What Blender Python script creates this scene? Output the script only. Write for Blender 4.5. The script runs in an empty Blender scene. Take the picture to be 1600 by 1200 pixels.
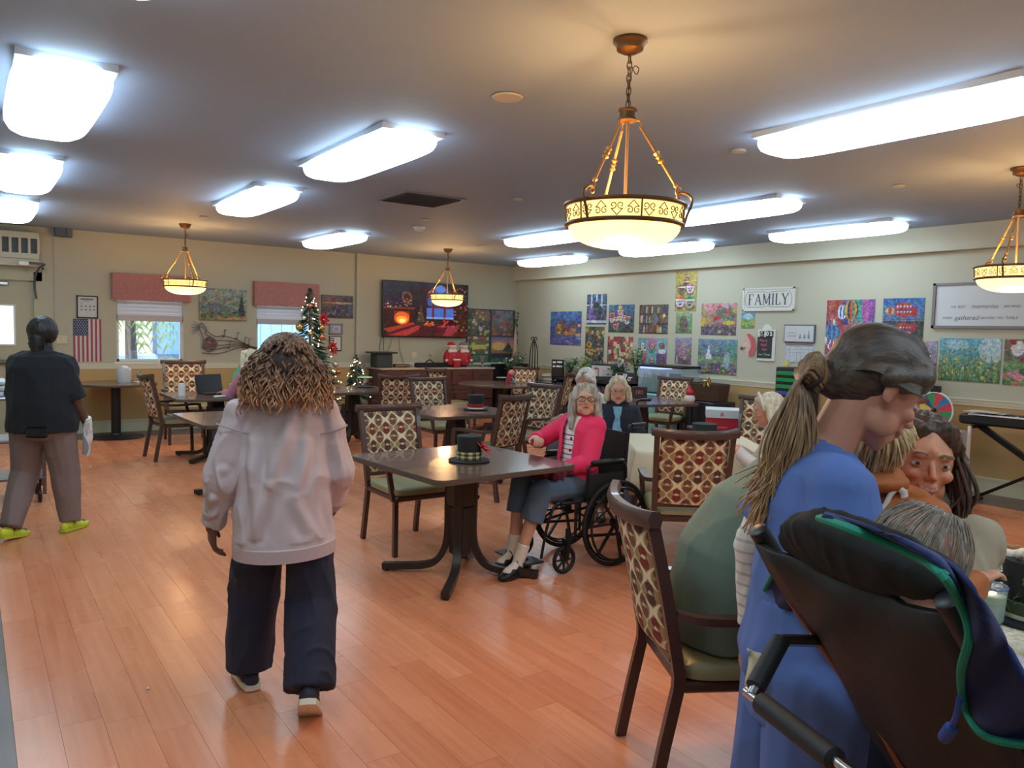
import bpy, bmesh, math, random
import numpy as np
from mathutils import Vector, Matrix, noise

# ---------------------------------------------------------------- scene, camera, world, exposure
SC = bpy.context.scene
COL = SC.collection
ROOM_W, ROOM_D, ROOM_L, ROOM_B, CEIL = 8.897, 12.503, -0.5, -3.0, 2.883
FPX, PITCH, YAW, ROLL, CAMH = 1204.9, 0.0671, 0.6142, 0.0245, 1.6
_f = Vector((math.sin(YAW)*math.cos(PITCH), math.cos(YAW)*math.cos(PITCH), -math.sin(PITCH)))
_r = Vector((math.cos(YAW), -math.sin(YAW), 0)); _u = _r.cross(_f)
_R = _r*math.cos(ROLL) + _u*math.sin(ROLL); _U = -_r*math.sin(ROLL) + _u*math.cos(ROLL)
cd = bpy.data.cameras.new('camera'); cam = bpy.data.objects.new('camera', cd); COL.objects.link(cam)
cam.matrix_world = Matrix(((_R.x, _U.x, -_f.x, 0), (_R.y, _U.y, -_f.y, 0), (_R.z, _U.z, -_f.z, CAMH), (0, 0, 0, 1)))
cd.sensor_width = 36; cd.lens = FPX*36/1600; cd.clip_start = 0.05; cd.clip_end = 200
SC.camera = cam
SC.view_settings.view_transform = 'Standard'; SC.view_settings.look = 'None'
SC.view_settings.gamma = 1; SC.view_settings.use_curve_mapping = False
SC.view_settings.exposure = 0.06
SC.cycles.max_bounces = 6; SC.cycles.diffuse_bounces = 4; SC.cycles.transparent_max_bounces = 12
SC.cycles.sample_clamp_indirect = 6
W = bpy.data.worlds.new('world'); SC.world = W; W.use_nodes = True
W.node_tree.nodes['Background'].inputs[0].default_value = (0.62, 0.80, 1.0, 1)
W.node_tree.nodes['Background'].inputs[1].default_value = 4.0
FIX_EMIT = 9.0            # ceiling fixtures, cool white
FIX_COL = (0.67, 0.88, 1.0)
PEND_W = 26.0; BOWL_FILL_W = 16.0             # bulb in every pendant bowl and an added fill lamp below it, warm
PEND_COL = (1.0, 0.62, 0.25)
def ray(x, y): return _f + _R*((x-800)/FPX) - _U*((y-600)/FPX)

# ---------------------------------------------------------------- materials
def lin(c): return tuple(((v/12.92) if v <= 0.04045 else ((v+0.055)/1.055)**2.4) for v in c)
def rgb(r, g, b): return lin((r/255, g/255, b/255))
MATS = {}
def mat(name, col=(.5,.5,.5), rough=.5, metal=0, emit=None, es=0, alpha=1, trans=0, spec=.5, noise_=0, nscale=20, bump=0, bscale=80, stretch=None, coat=0, sheen=0, sss=0):
    if name in MATS: return MATS[name]
    m = bpy.data.materials.new(name); m.use_nodes = True; nt = m.node_tree
    b = nt.nodes['Principled BSDF']
    c = rgb(*col) if max(col) > 1 else col
    b.inputs['Base Color'].default_value = (*c, 1); b.inputs['Roughness'].default_value = rough
    b.inputs['Metallic'].default_value = metal; b.inputs['Specular IOR Level'].default_value = spec
    b.inputs['Transmission Weight'].default_value = trans; b.inputs['Alpha'].default_value = alpha
    b.inputs['Coat Weight'].default_value = coat; b.inputs['Sheen Weight'].default_value = sheen
    if sss: b.inputs['Subsurface Weight'].default_value = sss; b.inputs['Subsurface Scale'].default_value = .01; b.inputs['Subsurface Radius'].default_value = (1,.4,.2)
    if emit: b.inputs['Emission Color'].default_value = (*emit, 1); b.inputs['Emission Strength'].default_value = es
    tc = None
    if noise_ or bump:
        tc = nt.nodes.new('ShaderNodeTexCoord'); mp = nt.nodes.new('ShaderNodeMapping'); nt.links.new(tc.outputs['Object'], mp.inputs[0])
        if stretch: mp.inputs['Scale'].default_value = stretch
    if noise_:
        n = nt.nodes.new('ShaderNodeTexNoise'); n.inputs['Scale'].default_value = nscale; n.inputs['Detail'].default_value = 5
        nt.links.new(mp.outputs[0], n.inputs['Vector'])
        mx = nt.nodes.new('ShaderNodeMix'); mx.data_type = 'RGBA'
        mx.inputs[6].default_value = (*[v*(1-noise_) for v in c], 1); mx.inputs[7].default_value = (*[min(1, v*(1+noise_)) for v in c], 1)
        nt.links.new(n.outputs['Fac'], mx.inputs[0]); nt.links.new(mx.outputs[2], b.inputs['Base Color'])
    if bump:
        n = nt.nodes.new('ShaderNodeTexNoise'); n.inputs['Scale'].default_value = bscale; n.inputs['Detail'].default_value = 3
        nt.links.new(mp.outputs[0], n.inputs['Vector'])
        bp = nt.nodes.new('ShaderNodeBump'); bp.inputs['Strength'].default_value = bump; bp.inputs['Distance'].default_value = .01
        nt.links.new(n.outputs['Fac'], bp.inputs['Height']); nt.links.new(bp.outputs[0], b.inputs['Normal'])
    MATS[name] = m; return m
def attr_mat(name, rough=.5, emis=0, spec=.3, attr='paint'):
    if name in MATS: return MATS[name]
    m = bpy.data.materials.new(name); m.use_nodes = True; nt = m.node_tree; b = nt.nodes['Principled BSDF']
    a = nt.nodes.new('ShaderNodeVertexColor'); a.layer_name = attr
    nt.links.new(a.outputs[0], b.inputs['Base Color']); b.inputs['Roughness'].default_value = rough; b.inputs['Specular IOR Level'].default_value = spec
    if emis:
        nt.links.new(a.outputs[0], b.inputs['Emission Color']); b.inputs['Emission Strength'].default_value = emis
    MATS[name] = m; return m

# ---------------------------------------------------------------- mesh builder
class MB:
    def __init__(s): s.v = []; s.f = []
    def add(s, vs, fs):
        k = len(s.v); s.v += [tuple(v) for v in vs]; s.f += [tuple(i+k for i in f) for f in fs]; return s
    def box(s, c, size, rz=0, M=None, bev=0):
        x, y, z = [v/2 for v in size]
        if bev:
            b = min(bev, x*.9, y*.9, z*.9); pts = []; 
            vs = []
            for sz, ins in ((-z, b), (-z+b, 0), (z-b, 0), (z, b)):
                X, Y = x-ins, y-ins
                for a in ((-X, -Y+b), (-X+b, -Y), (X-b, -Y), (X, -Y+b), (X, Y-b), (X-b, Y), (-X+b, Y), (-X, Y-b)): vs.append(Vector((a[0], a[1], sz)))
            fs = [tuple(range(7, -1, -1)), tuple(range(24, 32))]
            for l in range(3):
                for i in range(8): j = (i+1) % 8; fs.append((l*8+i, l*8+j, l*8+8+j, l*8+8+i))
        else:
            vs = [Vector((a, b_, d)) for d in (-z, z) for a, b_ in ((-x, -y), (x, -y), (x, y), (-x, y))]
            fs = [(3, 2, 1, 0), (4, 5, 6, 7), (0, 1, 5, 4), (1, 2, 6, 5), (2, 3, 7, 6), (3, 0, 4, 7)]
        R = M if M is not None else Matrix.Rotation(rz, 3, 'Z')
        return s.add([R @ v + Vector(c) for v in vs], fs)
    def box2(s, a, b): return s.box([(p+q)/2 for p, q in zip(a, b)], [abs(q-p) for p, q in zip(a, b)])
    def cone(s, p0, p1, r0, r1=None, n=12, cap=True):
        return s.tube([p0, p1], [r0, r0 if r1 is None else r1], n, cap)
    def tube(s, pts, r, n=8, cap=True, closed=False, flat=1.0, up=None):
        pts = [Vector(p) for p in pts]; N = len(pts); rs = r if isinstance(r, (list, tuple)) else [r]*N
        vs = []; fs = []; side = None
        for i, p in enumerate(pts):
            if closed: d = pts[(i+1) % N]-pts[i-1]
            else: d = pts[min(i+1, N-1)]-pts[max(i-1, 0)]
            d = d.normalized() if d.length > 1e-9 else Vector((0, 0, 1))
            if side is None:
                a = Vector(up) if up is not None else (Vector((0, 0, 1)) if abs(d.z) < .95 else Vector((1, 0, 0)))
                side = d.cross(a).normalized()
            else:
                side = (side - d*side.dot(d))
                side = side.normalized() if side.length > 1e-6 else d.orthogonal().normalized()
            w = d.cross(side)
            for k in range(n):
                t = 2*math.pi*k/n + (math.pi/n)
                vs.append(p + side*(math.cos(t)*rs[i]) + w*(math.sin(t)*rs[i]*flat))
        M_ = N if closed else N-1
        for i in range(M_):
            j = (i+1) % N
            for k in range(n): l = (k+1) % n; fs.append((i*n+k, i*n+l, j*n+l, j*n+k))
        if cap and not closed: fs.append(tuple(range(n-1, -1, -1))); fs.append(tuple((N-1)*n+k for k in range(n)))
        return s.add(vs, fs)
    def bar(s, p0, p1, w, h, up=(0, 0, 1)):
        p0, p1 = Vector(p0), Vector(p1); d = (p1-p0); L = d.length; d.normalize(); u = Vector(up)
        sd = d.cross(u); sd = sd.normalized() if sd.length > 1e-6 else Vector((1, 0, 0)); u = sd.cross(d)
        M = Matrix((d, sd, u)).transposed(); return s.box((p0+p1)/2, (L, w, h), M=M)
    def path_bar(s, pts, w, h, side=(0, 1, 0)):
        """rectangular section swept along pts lying in a plane normal to side"""
        pts = [Vector(p) for p in pts]; sd = Vector(side).normalized(); vs = []; fs = []; N = len(pts)
        ws = w if isinstance(w, (list, tuple)) else [w]*N
        for i, p in enumerate(pts):
            d = (pts[min(i+1, N-1)]-pts[max(i-1, 0)]).normalized(); u = sd.cross(d).normalized()
            for a, b in ((-1, -1), (1, -1), (1, 1), (-1, 1)): vs.append(p + sd*(a*ws[i]/2) + u*(b*h/2))
        for i in range(N-1):
            for k in range(4): l = (k+1) % 4; fs.append((i*4+k, i*4+l, i*4+4+l, i*4+4+k))
        fs += [(3, 2, 1, 0), tuple((N-1)*4+k for k in range(4))]
        return s.add(vs, fs)
    def lathe(s, prof, c=(0, 0, 0), n=24, cap=True, M=None):
        vs = []; fs = []; c = Vector(c)
        for r, z in prof:
            for k in range(n):
                t = 2*math.pi*k/n; v = Vector((r*math.cos(t), r*math.sin(t), z)); vs.append((M @ v if M is not None else v)+c)
        for i in range(len(prof)-1):
            for k in range(n): l = (k+1) % n; fs.append((i*n+k, i*n+l, i*n+n+l, i*n+n+k))
        if cap: fs += [tuple(range(n-1, -1, -1)), tuple((len(prof)-1)*n+k for k in range(n))]
        return s.add(vs, fs)
    def ell(s, c, r, M=None, n=16, m=10):
        c = Vector(c); r = (r, r, r) if not isinstance(r, (tuple, list)) else r; vs = []; fs = []
        for i in range(1, m):
            a = math.pi*i/m
            for k in range(n):
                t = 2*math.pi*k/n; v = Vector((r[0]*math.sin(a)*math.cos(t), r[1]*math.sin(a)*math.sin(t), r[2]*math.cos(a)))
                vs.append((M @ v if M is not None else v)+c)
        for q in (1, -1):
            v = Vector((0, 0, q*r[2])); vs.append((M @ v if M is not None else v)+c)
        for i in range(m-2):
            for k in range(n): l = (k+1) % n; fs.append((i*n+l, i*n+k, i*n+n+k, i*n+n+l))
        T = (m-1)*n
        for k in range(n): l = (k+1) % n; fs.append((T, k, l)); fs.append((T+1, (m-2)*n+l, (m-2)*n+k))
        return s.add(vs, fs)
    def cap(s, p0, p1, r0, r1=None, n=12):
        """tapered capsule"""
        r1 = r0 if r1 is None else r1; p0, p1 = Vector(p0), Vector(p1); d = p1-p0; L = d.length
        if L < 1e-5: return s.ell(p0, r0)
        d.normalize(); side = d.orthogonal().normalized(); w = d.cross(side); vs = []; fs = []; rings = []
        for k in range(1, 5): a = math.pi/2*k/4; rings.append((p0-d*(r0*math.cos(a)), r0*math.sin(a)))
        for k in range(0, 4): a = math.pi/2*k/4; rings.append((p1+d*(r1*math.sin(a)), r1*math.cos(a)))
        for c, r in rings:
            for k in range(n): t = 2*math.pi*k/n; vs.append(c+side*(r*math.cos(t))+w*(r*math.sin(t)))
        vs += [p0-d*r0, p1+d*r1]; R = len(rings)
        for i in range(R-1):
            for k in range(n): l = (k+1) % n; fs.append((i*n+k, i*n+l, i*n+n+l, i*n+n+k))
        for k in range(n): l = (k+1) % n; fs.append((R*n, l, k)); fs.append((R*n+1, (R-1)*n+k, (R-1)*n+l))
        return s.add(vs, fs)
    def loft(s, rings, n=20, cap=True):
        """rings: (centre, radius_a, radius_b, axis_a, axis_b)"""
        vs = []; fs = []
        for c, ra, rb, ax, bx in rings:
            c = Vector(c); ax = Vector(ax); bx = Vector(bx)
            for k in range(n): t = 2*math.pi*k/n; vs.append(c+ax*(ra*math.cos(t))+bx*(rb*math.sin(t)))
        for i in range(len(rings)-1):
            for k in range(n): l = (k+1) % n; fs.append((i*n+k, i*n+l, i*n+n+l, i*n+n+k))
        if cap: fs += [tuple(range(n-1, -1, -1)), tuple((len(rings)-1)*n+k for k in range(n))]
        return s.add(vs, fs)
    def prism(s, poly, z0, z1, M=None, o=(0, 0, 0)):
        n = len(poly); o = Vector(o)
        vs = [Vector((x, y, z)) for z in (z0, z1) for x, y in poly]
        vs = [(M @ v if M is not None else v)+o for v in vs]
        return s.add(vs, [tuple(range(n-1, -1, -1)), tuple(range(n, 2*n))] + [(i, (i+1) % n, n+(i+1) % n, n+i) for i in range(n)])
    def sheet(s, grid, th=0.004):
        """grid[i][j] of points, given thickness along its own normals"""
        g = [[Vector(p) for p in row] for row in grid]; n, m = len(g), len(g[0]); vs = []; 
        def nor(i, j):
            a = g[min(i+1, n-1)][j]-g[max(i-1, 0)][j]; b = g[i][min(j+1, m-1)]-g[i][max(j-1, 0)]; c = a.cross(b)
            return c.normalized() if c.length > 1e-9 else Vector((0, 0, 1))
        N = [[nor(i, j) for j in range(m)] for i in range(n)]
        for sg in (1, -1):
            for i in range(n):
                for j in range(m): vs.append(g[i][j]+N[i][j]*(sg*th/2))
        fs = []; K = n*m
        for i in range(n-1):
            for j in range(m-1):
                a, b, c, d = i*m+j, (i+1)*m+j, (i+1)*m+j+1, i*m+j+1
                fs.append((a, b, c, d)); fs.append((K+d, K+c, K+b, K+a))
        bd = [(i, 0) for i in range(n)] + [(n-1, j) for j in range(1, m)] + [(i, m-1) for i in range(n-2, -1, -1)] + [(0, j) for j in range(m-2, 0, -1)]
        for q in range(len(bd)):
            a = bd[q]; b = bd[(q+1) % len(bd)]; A = a[0]*m+a[1]; B = b[0]*m+b[1]; fs.append((A, K+A, K+B, B))
        return s.add(vs, fs)
    def mesh(s, name='mesh'):
        me = bpy.data.meshes.new(name); me.from_pydata(s.v, [], s.f); me.update(); return me
    def build(s, name, m, parent=None, smooth=35, loc=None, rz=0, label=None):
        me = s.mesh(name)
        if m is not None: me.materials.append(m)
        return link(name, me, parent, smooth, loc, rz, label)
def link(name, me, parent=None, smooth=35, loc=None, rz=0, label=None):
    if smooth and len(me.polygons):
        me.polygons.foreach_set('use_smooth', [True]*len(me.polygons))
        if smooth < 180: me.set_sharp_from_angle(angle=math.radians(smooth))
    o = bpy.data.objects.new(name, me); COL.objects.link(o)
    if parent is not None: o.parent = parent
    if loc is not None: o.location = loc
    if rz: o.rotation_euler.z = rz
    if label: o['label'] = label
    return o
def thing(name, label, cat, loc=(0, 0, 0), rz=0, group=None):
    o = bpy.data.objects.new(name, None); COL.objects.link(o); o.empty_display_size = .1
    o.location = loc; o.rotation_euler = (0, 0, rz); return tag(o, label, cat, group)
def tag(o, label, cat, group=None):
    o['label'] = label; o['category'] = cat
    if group: o['group'] = group
    return o
def structure(o): o['kind'] = 'structure'; return o
def stuff(o): o['kind'] = 'stuff'; return o
def dup(root, loc=None, rz=None, label=None, group=None, scale=None, skip=()):
    r = root.copy(); COL.objects.link(r)
    if loc is not None: r.location = loc
    if rz is not None: r.rotation_euler = (0, 0, rz)
    if label: r['label'] = label
    if group: r['group'] = group
    if scale: r.scale = scale
    for ch in list(root.children):
        if ch.name.split('.')[0] in skip: continue
        c = ch.copy(); COL.objects.link(c); c.parent = r
        for g in list(ch.children):
            d = g.copy(); COL.objects.link(d); d.parent = c
    return r
# ---------------------------------------------------------------- painted flat surfaces
def vnoise(ny, nx, cells, seed):
    rs = np.random.RandomState(seed); cy = max(2, int(cells*ny/max(nx, ny))+2); cx = max(2, int(cells*nx/max(nx, ny))+2)
    g = rs.rand(cy+1, cx+1); y = np.linspace(0, cy-1e-4, ny); x = np.linspace(0, cx-1e-4, nx)
    yi = y.astype(int); xi = x.astype(int); fy = (y-yi)[:, None]; fx = (x-xi)[None]; fy = fy*fy*(3-2*fy); fx = fx*fx*(3-2*fx)
    return (g[yi][:, xi]*(1-fy)*(1-fx)+g[yi+1][:, xi]*fy*(1-fx)+g[yi][:, xi+1]*(1-fy)*fx+g[yi+1][:, xi+1]*fy*fx)
class Pic:
    """a small painting in 0..1 coordinates, v up"""
    def __init__(s, nx, ny, col=(255, 255, 255)):
        s.nx, s.ny = nx, ny; s.a = np.ones((ny, nx, 3))*np.array(col)/255.
        s.u = np.linspace(0, 1, nx)[None]*np.ones((ny, 1)); s.v = np.linspace(0, 1, ny)[:, None]*np.ones((1, nx))
    def put(s, mask, col, al=1.0):
        k = (mask.astype(float)*al)[..., None]; s.a = s.a*(1-k)+np.array(col)/255.*k; return s
    def grad(s, c0, c1, v0=0, v1=1):
        t = np.clip((s.v-v0)/(v1-v0), 0, 1)[..., None]; m = ((s.v >= v0) & (s.v <= v1))[..., None]
        s.a = np.where(m, np.array(c0)/255.*(1-t)+np.array(c1)/255.*t, s.a); return s
    def ell(s, cx, cy, rx, ry, col, al=1.0): return s.put(((s.u-cx)/rx)**2+((s.v-cy)/ry)**2 < 1, col, al)
    def rect(s, x0, y0, x1, y1, col, al=1.0): return s.put((s.u >= x0) & (s.u <= x1) & (s.v >= y0) & (s.v <= y1), col, al)
    def tri(s, pts, col, al=1.0):
        m = np.ones_like(s.u, bool); P = pts; A = sum(P[i][0]*P[(i+1) % len(P)][1]-P[(i+1) % len(P)][0]*P[i][1] for i in range(len(P)))
        for i in range(len(P)):
            a, b = P[i], P[(i+1) % len(P)]; c = (b[0]-a[0])*(s.v-a[1])-(b[1]-a[1])*(s.u-a[0]); m &= (c*(1 if A > 0 else -1) >= 0)
        return s.put(m, col, al)
    def line(s, pts, w, col, al=1.0):
        for a, b in zip(pts, pts[1:]):
            dx, dy = b[0]-a[0], b[1]-a[1]; L = dx*dx+dy*dy+1e-9; t = np.clip(((s.u-a[0])*dx+(s.v-a[1])*dy)/L, 0, 1)
            s.put((s.u-a[0]-t*dx)**2+(s.v-a[1]-t*dy)**2 < w*w, col, al)
        return s
    def noise(s, cells, amt, seed=0, chroma=True):
        for c in range(3):
            n = vnoise(s.ny, s.nx, cells, seed*7+(c if chroma else 0))-.5; s.a[..., c] += n*amt
        s.a = np.clip(s.a, 0, 1); return s
    def blobs(s, n, cols, r0, r1, seed=0, box=(0, 0, 1, 1), al=.9, asp=1):
        rs = random.Random(seed)
        for i in range(n):
            r = rs.uniform(r0, r1); s.ell(rs.uniform(box[0], box[2]), rs.uniform(box[1], box[3]), r, r*asp, rs.choice(cols), al)
        return s
    def cells(s, nx, ny, cols, seed=0, box=(0, 0, 1, 1), al=1, jit=.3):
        rs = random.Random(seed)
        for i in range(nx):
            for j in range(ny):
                x0 = box[0]+(box[2]-box[0])*(i+rs.uniform(-jit, jit)*.5)/nx; y0 = box[1]+(box[3]-box[1])*(j+rs.uniform(-jit, jit)*.5)/ny
                s.rect(x0, y0, x0+(box[2]-box[0])/nx, y0+(box[3]-box[1])/ny, rs.choice(cols), al)
        return s
def picmesh(name, pic, o, U, V, th=.004):
    """flat print: grid of vertices coloured by pic, spanning o, o+U, o+V, with a thin edge"""
    o, U, V = Vector(o), Vector(U), Vector(V); nx, ny = pic.nx, pic.ny; N = U.cross(V).normalized()
    me = bpy.data.meshes.new(name); vs = [o+U*(i/(nx-1))+V*(j/(ny-1)) for j in range(ny) for i in range(nx)]
    fs = [(j*nx+i, j*nx+i+1, (j+1)*nx+i+1, (j+1)*nx+i) for j in range(ny-1) for i in range(nx-1)]
    K = len(vs); c = [o, o+U, o+U+V, o+V]; vs += [p-N*th for p in c]; q = [0, nx-1, ny*nx-1, (ny-1)*nx]
    for i in range(4): j = (i+1) % 4; fs.append((K+i, K+j, q[j], q[i]))
    fs.append((K+3, K+2, K+1, K)); me.from_pydata(vs, [], fs)
    a = me.color_attributes.new('paint', 'FLOAT_COLOR', 'POINT'); s = np.clip(pic.a, 0, 1); l = np.where(s <= .04045, s/12.92, ((s+.055)/1.055)**2.4)
    d = np.ones((len(vs), 4), np.float32); d[:K, :3] = l.reshape(-1, 3); d[K:, :3] = l.reshape(-1, 3).mean(0)*.6+.2
    a.data.foreach_set('color', d.ravel()); me.update(); return me
PRINT = attr_mat('print_paper', rough=.45)
def poster(name, pic, o, U, V, label, cat='poster', parent=None, th=.004, m=None):
    if m is None: g_ = pic.a.mean(2, keepdims=True); pic.a = (pic.a*.78+g_*.22)*.82+.085; (pic.noise(min(pic.nx, 60)*.8, .24, 77, False), pic.noise(min(pic.nx, 60)*.5, .09, 78)) if cat in ('poster', 'painting') and label else 0
    me = picmesh(name, pic, o, U, V, th); me.materials.append(m or PRINT); ob = link(name, me, parent, 0)
    if parent is None: tag(ob, label, cat)
    elif label: ob['label'] = label
    return ob
def words(txt, size, loc, U, V, m, parent, align='CENTER', ext=.0008, name='lettering', bold=0, shear=0):
    c = bpy.data.curves.new(name, 'FONT'); c.body = txt; c.size = size; c.align_x = align; c.align_y = 'CENTER'; c.extrude = ext; c.offset = bold; c.shear = shear
    c.materials.append(m); o = bpy.data.objects.new(name, c); COL.objects.link(o); o.parent = parent
    U = Vector(U).normalized(); V = Vector(V).normalized(); N = U.cross(V)
    dg = bpy.context.evaluated_depsgraph_get(); me = bpy.data.meshes.new_from_object(o.evaluated_get(dg), depsgraph=dg); bpy.data.objects.remove(o)
    o = bpy.data.objects.new(name, me); COL.objects.link(o); o.parent = parent
    o.matrix_local = Matrix(((U.x, V.x, N.x, loc[0]), (U.y, V.y, N.y, loc[1]), (U.z, V.z, N.z, loc[2]), (0, 0, 0, 1))); return o
def catmull(pts, k=6):
    pts = [Vector(p) for p in pts]; out = []
    for i in range(len(pts)-1):
        p0, p1, p2, p3 = pts[max(i-1, 0)], pts[i], pts[i+1], pts[min(i+2, len(pts)-1)]
        for j in range(k):
            t = j/k; out.append(.5*((2*p1)+(p2-p0)*t+(2*p0-5*p1+4*p2-p3)*t*t+(3*p1-p0-3*p2+p3)*t**3))
    return out+[pts[-1]]
# ================================================================ ROOM
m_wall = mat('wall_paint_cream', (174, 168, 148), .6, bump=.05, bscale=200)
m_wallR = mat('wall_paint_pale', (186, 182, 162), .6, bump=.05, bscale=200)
m_dado = mat('dado_paint_mustard', (184, 150, 98), .6, bump=.05, bscale=200)
m_trim = mat('trim_white', (220, 214, 190), .4)
m_base = mat('baseboard_cream', (205, 200, 172), .45)
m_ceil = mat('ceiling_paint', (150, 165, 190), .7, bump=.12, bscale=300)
m_white = mat('white_metal', (225, 225, 222), .4)
m_black = mat('black_plastic', (22, 22, 24), .4)
m_dark = mat('charcoal_metal', (40, 38, 40), .4, metal=.3)
m_chrome = mat('chrome', (200, 200, 205), .2, metal=1)
RAIL = 1.002
m_out = mat('outside_white_wall', (170, 200, 225), .7)

def wall_with_holes(name, m, x0, x1, y, th, z0, z1, holes):
    """wall along X at y (front) made of boxes round its window and door openings"""
    mb = MB(); xs = sorted({x0, x1, *[h[0] for h in holes], *[h[1] for h in holes]})
    for a, b in zip(xs, xs[1:]):
        cut = [h for h in holes if h[0] < (a+b)/2 < h[1]]
        zz = z0
        for h in sorted(cut, key=lambda h: h[2]):
            if h[2] > zz: mb.box2((a, y, zz), (b, y+th, h[2]))
            zz = h[3]
        if zz < z1: mb.box2((a, y, zz), (b, y+th, z1))
    return structure(mb.build(name, m, smooth=0))
WIN = [(1.76, 2.67, 1.03, 2.12), (3.78, 4.70, 1.03, 2.12)]
holes = [(a, b, c, d) for a, b, c, d in WIN]+[(-.42, .80, 0, 2.2)]
wb = wall_with_holes('wall_back', m_wall, ROOM_L, ROOM_W, ROOM_D, .2, 0, CEIL, holes)
def dado(name, boxes, par):
    mb = MB(); [mb.box2(a, b) for a, b in boxes]; return structure(mb.build(name, m_dado, par, smooth=0))
dado('wall_back_dado', [((.86, ROOM_D-.004, 0), (5.5, ROOM_D, RAIL-.03)), ((5.56, ROOM_D-.004, 0), (ROOM_W, ROOM_D, RAIL-.03))], wb)
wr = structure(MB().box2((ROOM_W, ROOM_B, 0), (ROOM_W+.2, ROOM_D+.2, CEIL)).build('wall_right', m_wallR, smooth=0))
dado('wall_right_dado', [((ROOM_W-.004, ROOM_B, 0), (ROOM_W, ROOM_D, RAIL-.03))], wr)
structure(MB().box2((ROOM_L-.2, ROOM_B, 0), (ROOM_L, ROOM_D+.2, CEIL)).build('wall_left', m_wall, smooth=0))
structure(MB().box2((ROOM_L, ROOM_B-.2, 0), (ROOM_W, ROOM_B, CEIL)).build('wall_front', m_wall, smooth=0))
structure(MB().box2((ROOM_L-.2, ROOM_B-.2, CEIL), (ROOM_W+.2, ROOM_D+.2, CEIL+.15)).build('ceiling', m_ceil, smooth=0))
# soffit along the right wall, a slim chase on the back wall
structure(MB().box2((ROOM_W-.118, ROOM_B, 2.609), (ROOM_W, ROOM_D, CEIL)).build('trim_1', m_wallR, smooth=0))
structure(MB().box2((5.47, ROOM_D-.05, 0), (5.58, ROOM_D, CEIL)).box2((5.58, ROOM_D-.025, 0), (5.66, ROOM_D, CEIL)).build('trim_2', m_wall, smooth=0))
def rail(name, a, b, axis):
    mb = MB()
    for z0, z1, d in ((-.075, -.045, .012), (-.045, -.012, .022), (-.012, .0, .034)):
        if axis == 'x': mb.box2((a, ROOM_D-d, RAIL+z0), (b, ROOM_D, RAIL+z1))
        else: mb.box2((ROOM_W-d, a, RAIL+z0), (ROOM_W, b, RAIL+z1))
    return structure(mb.build(name, m_trim, smooth=0))
rail('trim_3', .86, 5.47, 'x'); rail('trim_4', 5.66, ROOM_W, 'x'); rail('trim_5', ROOM_B, ROOM_D, 'y')
def baseb(name, a, b, axis):
    mb = MB()
    for z0, z1, d in ((0, .15, .012), (.15, .175, .02)):
        if axis == 'x': mb.box2((a, ROOM_D-d, z0), (b, ROOM_D, z1))
        else: mb.box2((ROOM_W-d, a, z0), (ROOM_W, b, z1))
    return structure(mb.build(name, m_base, smooth=0))
baseb('baseboard_back', .86, 5.47, 'x'); baseb('baseboard_back', 5.66, ROOM_W, 'x'); baseb('baseboard_right', ROOM_B, ROOM_D, 'y')

# ---- floor: border boards round a field of reddish wood-look planks
def plank_mat(name, c1, c2, rough):
    m = bpy.data.materials.new(name); m.use_nodes = True; nt = m.node_tree; b = nt.nodes['Principled BSDF']
    tc = nt.nodes.new('ShaderNodeTexCoord'); mp = nt.nodes.new('ShaderNodeMapping'); mp.inputs['Scale'].default_value = (20, .9, 1)
    geo = nt.nodes.new('ShaderNodeNewGeometry'); nt.links.new(geo.outputs['Position'], mp.inputs[0])
    oi = nt.nodes.new('ShaderNodeObjectInfo')
    n = nt.nodes.new('ShaderNodeTexNoise'); n.noise_dimensions = '4D'; n.inputs['Scale'].default_value = 1.4; n.inputs['Detail'].default_value = 6; n.inputs['Distortion'].default_value = .15
    nt.links.new(mp.outputs[0], n.inputs['Vector'])
    mu = nt.nodes.new('ShaderNodeMath'); mu.operation = 'MULTIPLY'; mu.inputs[1].default_value = 9; nt.links.new(oi.outputs['Random'], mu.inputs[0]); nt.links.new(mu.outputs[0], n.inputs['W'])
    ad = nt.nodes.new('ShaderNodeMath'); ad.operation = 'MULTIPLY_ADD'; ad.inputs[1].default_value = .3; nt.links.new(oi.outputs['Random'], ad.inputs[0]); nt.links.new(n.outputs['Fac'], ad.inputs[2])
    sb = nt.nodes.new('ShaderNodeMath'); sb.operation = 'SUBTRACT'; sb.inputs[1].default_value = .18; nt.links.new(ad.outputs[0], sb.inputs[0])
    mx = nt.nodes.new('ShaderNodeMix'); mx.data_type = 'RGBA'; mx.inputs[6].default_value = (*rgb(*c1), 1); mx.inputs[7].default_value = (*rgb(*c2), 1)
    nt.links.new(sb.outputs[0], mx.inputs[0]); nt.links.new(mx.outputs[2], b.inputs['Base Color'])
    n2 = nt.nodes.new('ShaderNodeTexNoise'); n2.inputs['Scale'].default_value = 2.2; nt.links.new(geo.outputs['Position'], n2.inputs['Vector'])
    mr = nt.nodes.new('ShaderNodeMapRange'); mr.inputs[3].default_value = rough-.05; mr.inputs[4].default_value = rough+.09; nt.links.new(n2.outputs['Fac'], mr.inputs[0]); nt.links.new(mr.outputs[0], b.inputs['Roughness'])
    b.inputs['Specular IOR Level'].default_value = .55
    return m
m_plank = plank_mat('floor_plank_red', (198, 112, 74), (238, 160, 118), .25)
m_border = plank_mat('floor_border_brown', (86, 68, 62), (126, 102, 92), .3)
FL = structure(MB().box2((ROOM_L, ROOM_B, -.1), (ROOM_W, ROOM_D, -.004)).build('floor', mat('floor_joint', (130, 76, 54), .6), smooth=0))
BX0, BX1, BY1 = .115, 8.27, 11.86
rnd = random.Random(5); PW, PL, GAP = .15, 1.22, .0006; allp = []
nx = int(math.ceil((BX1-BX0)/PW))
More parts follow.
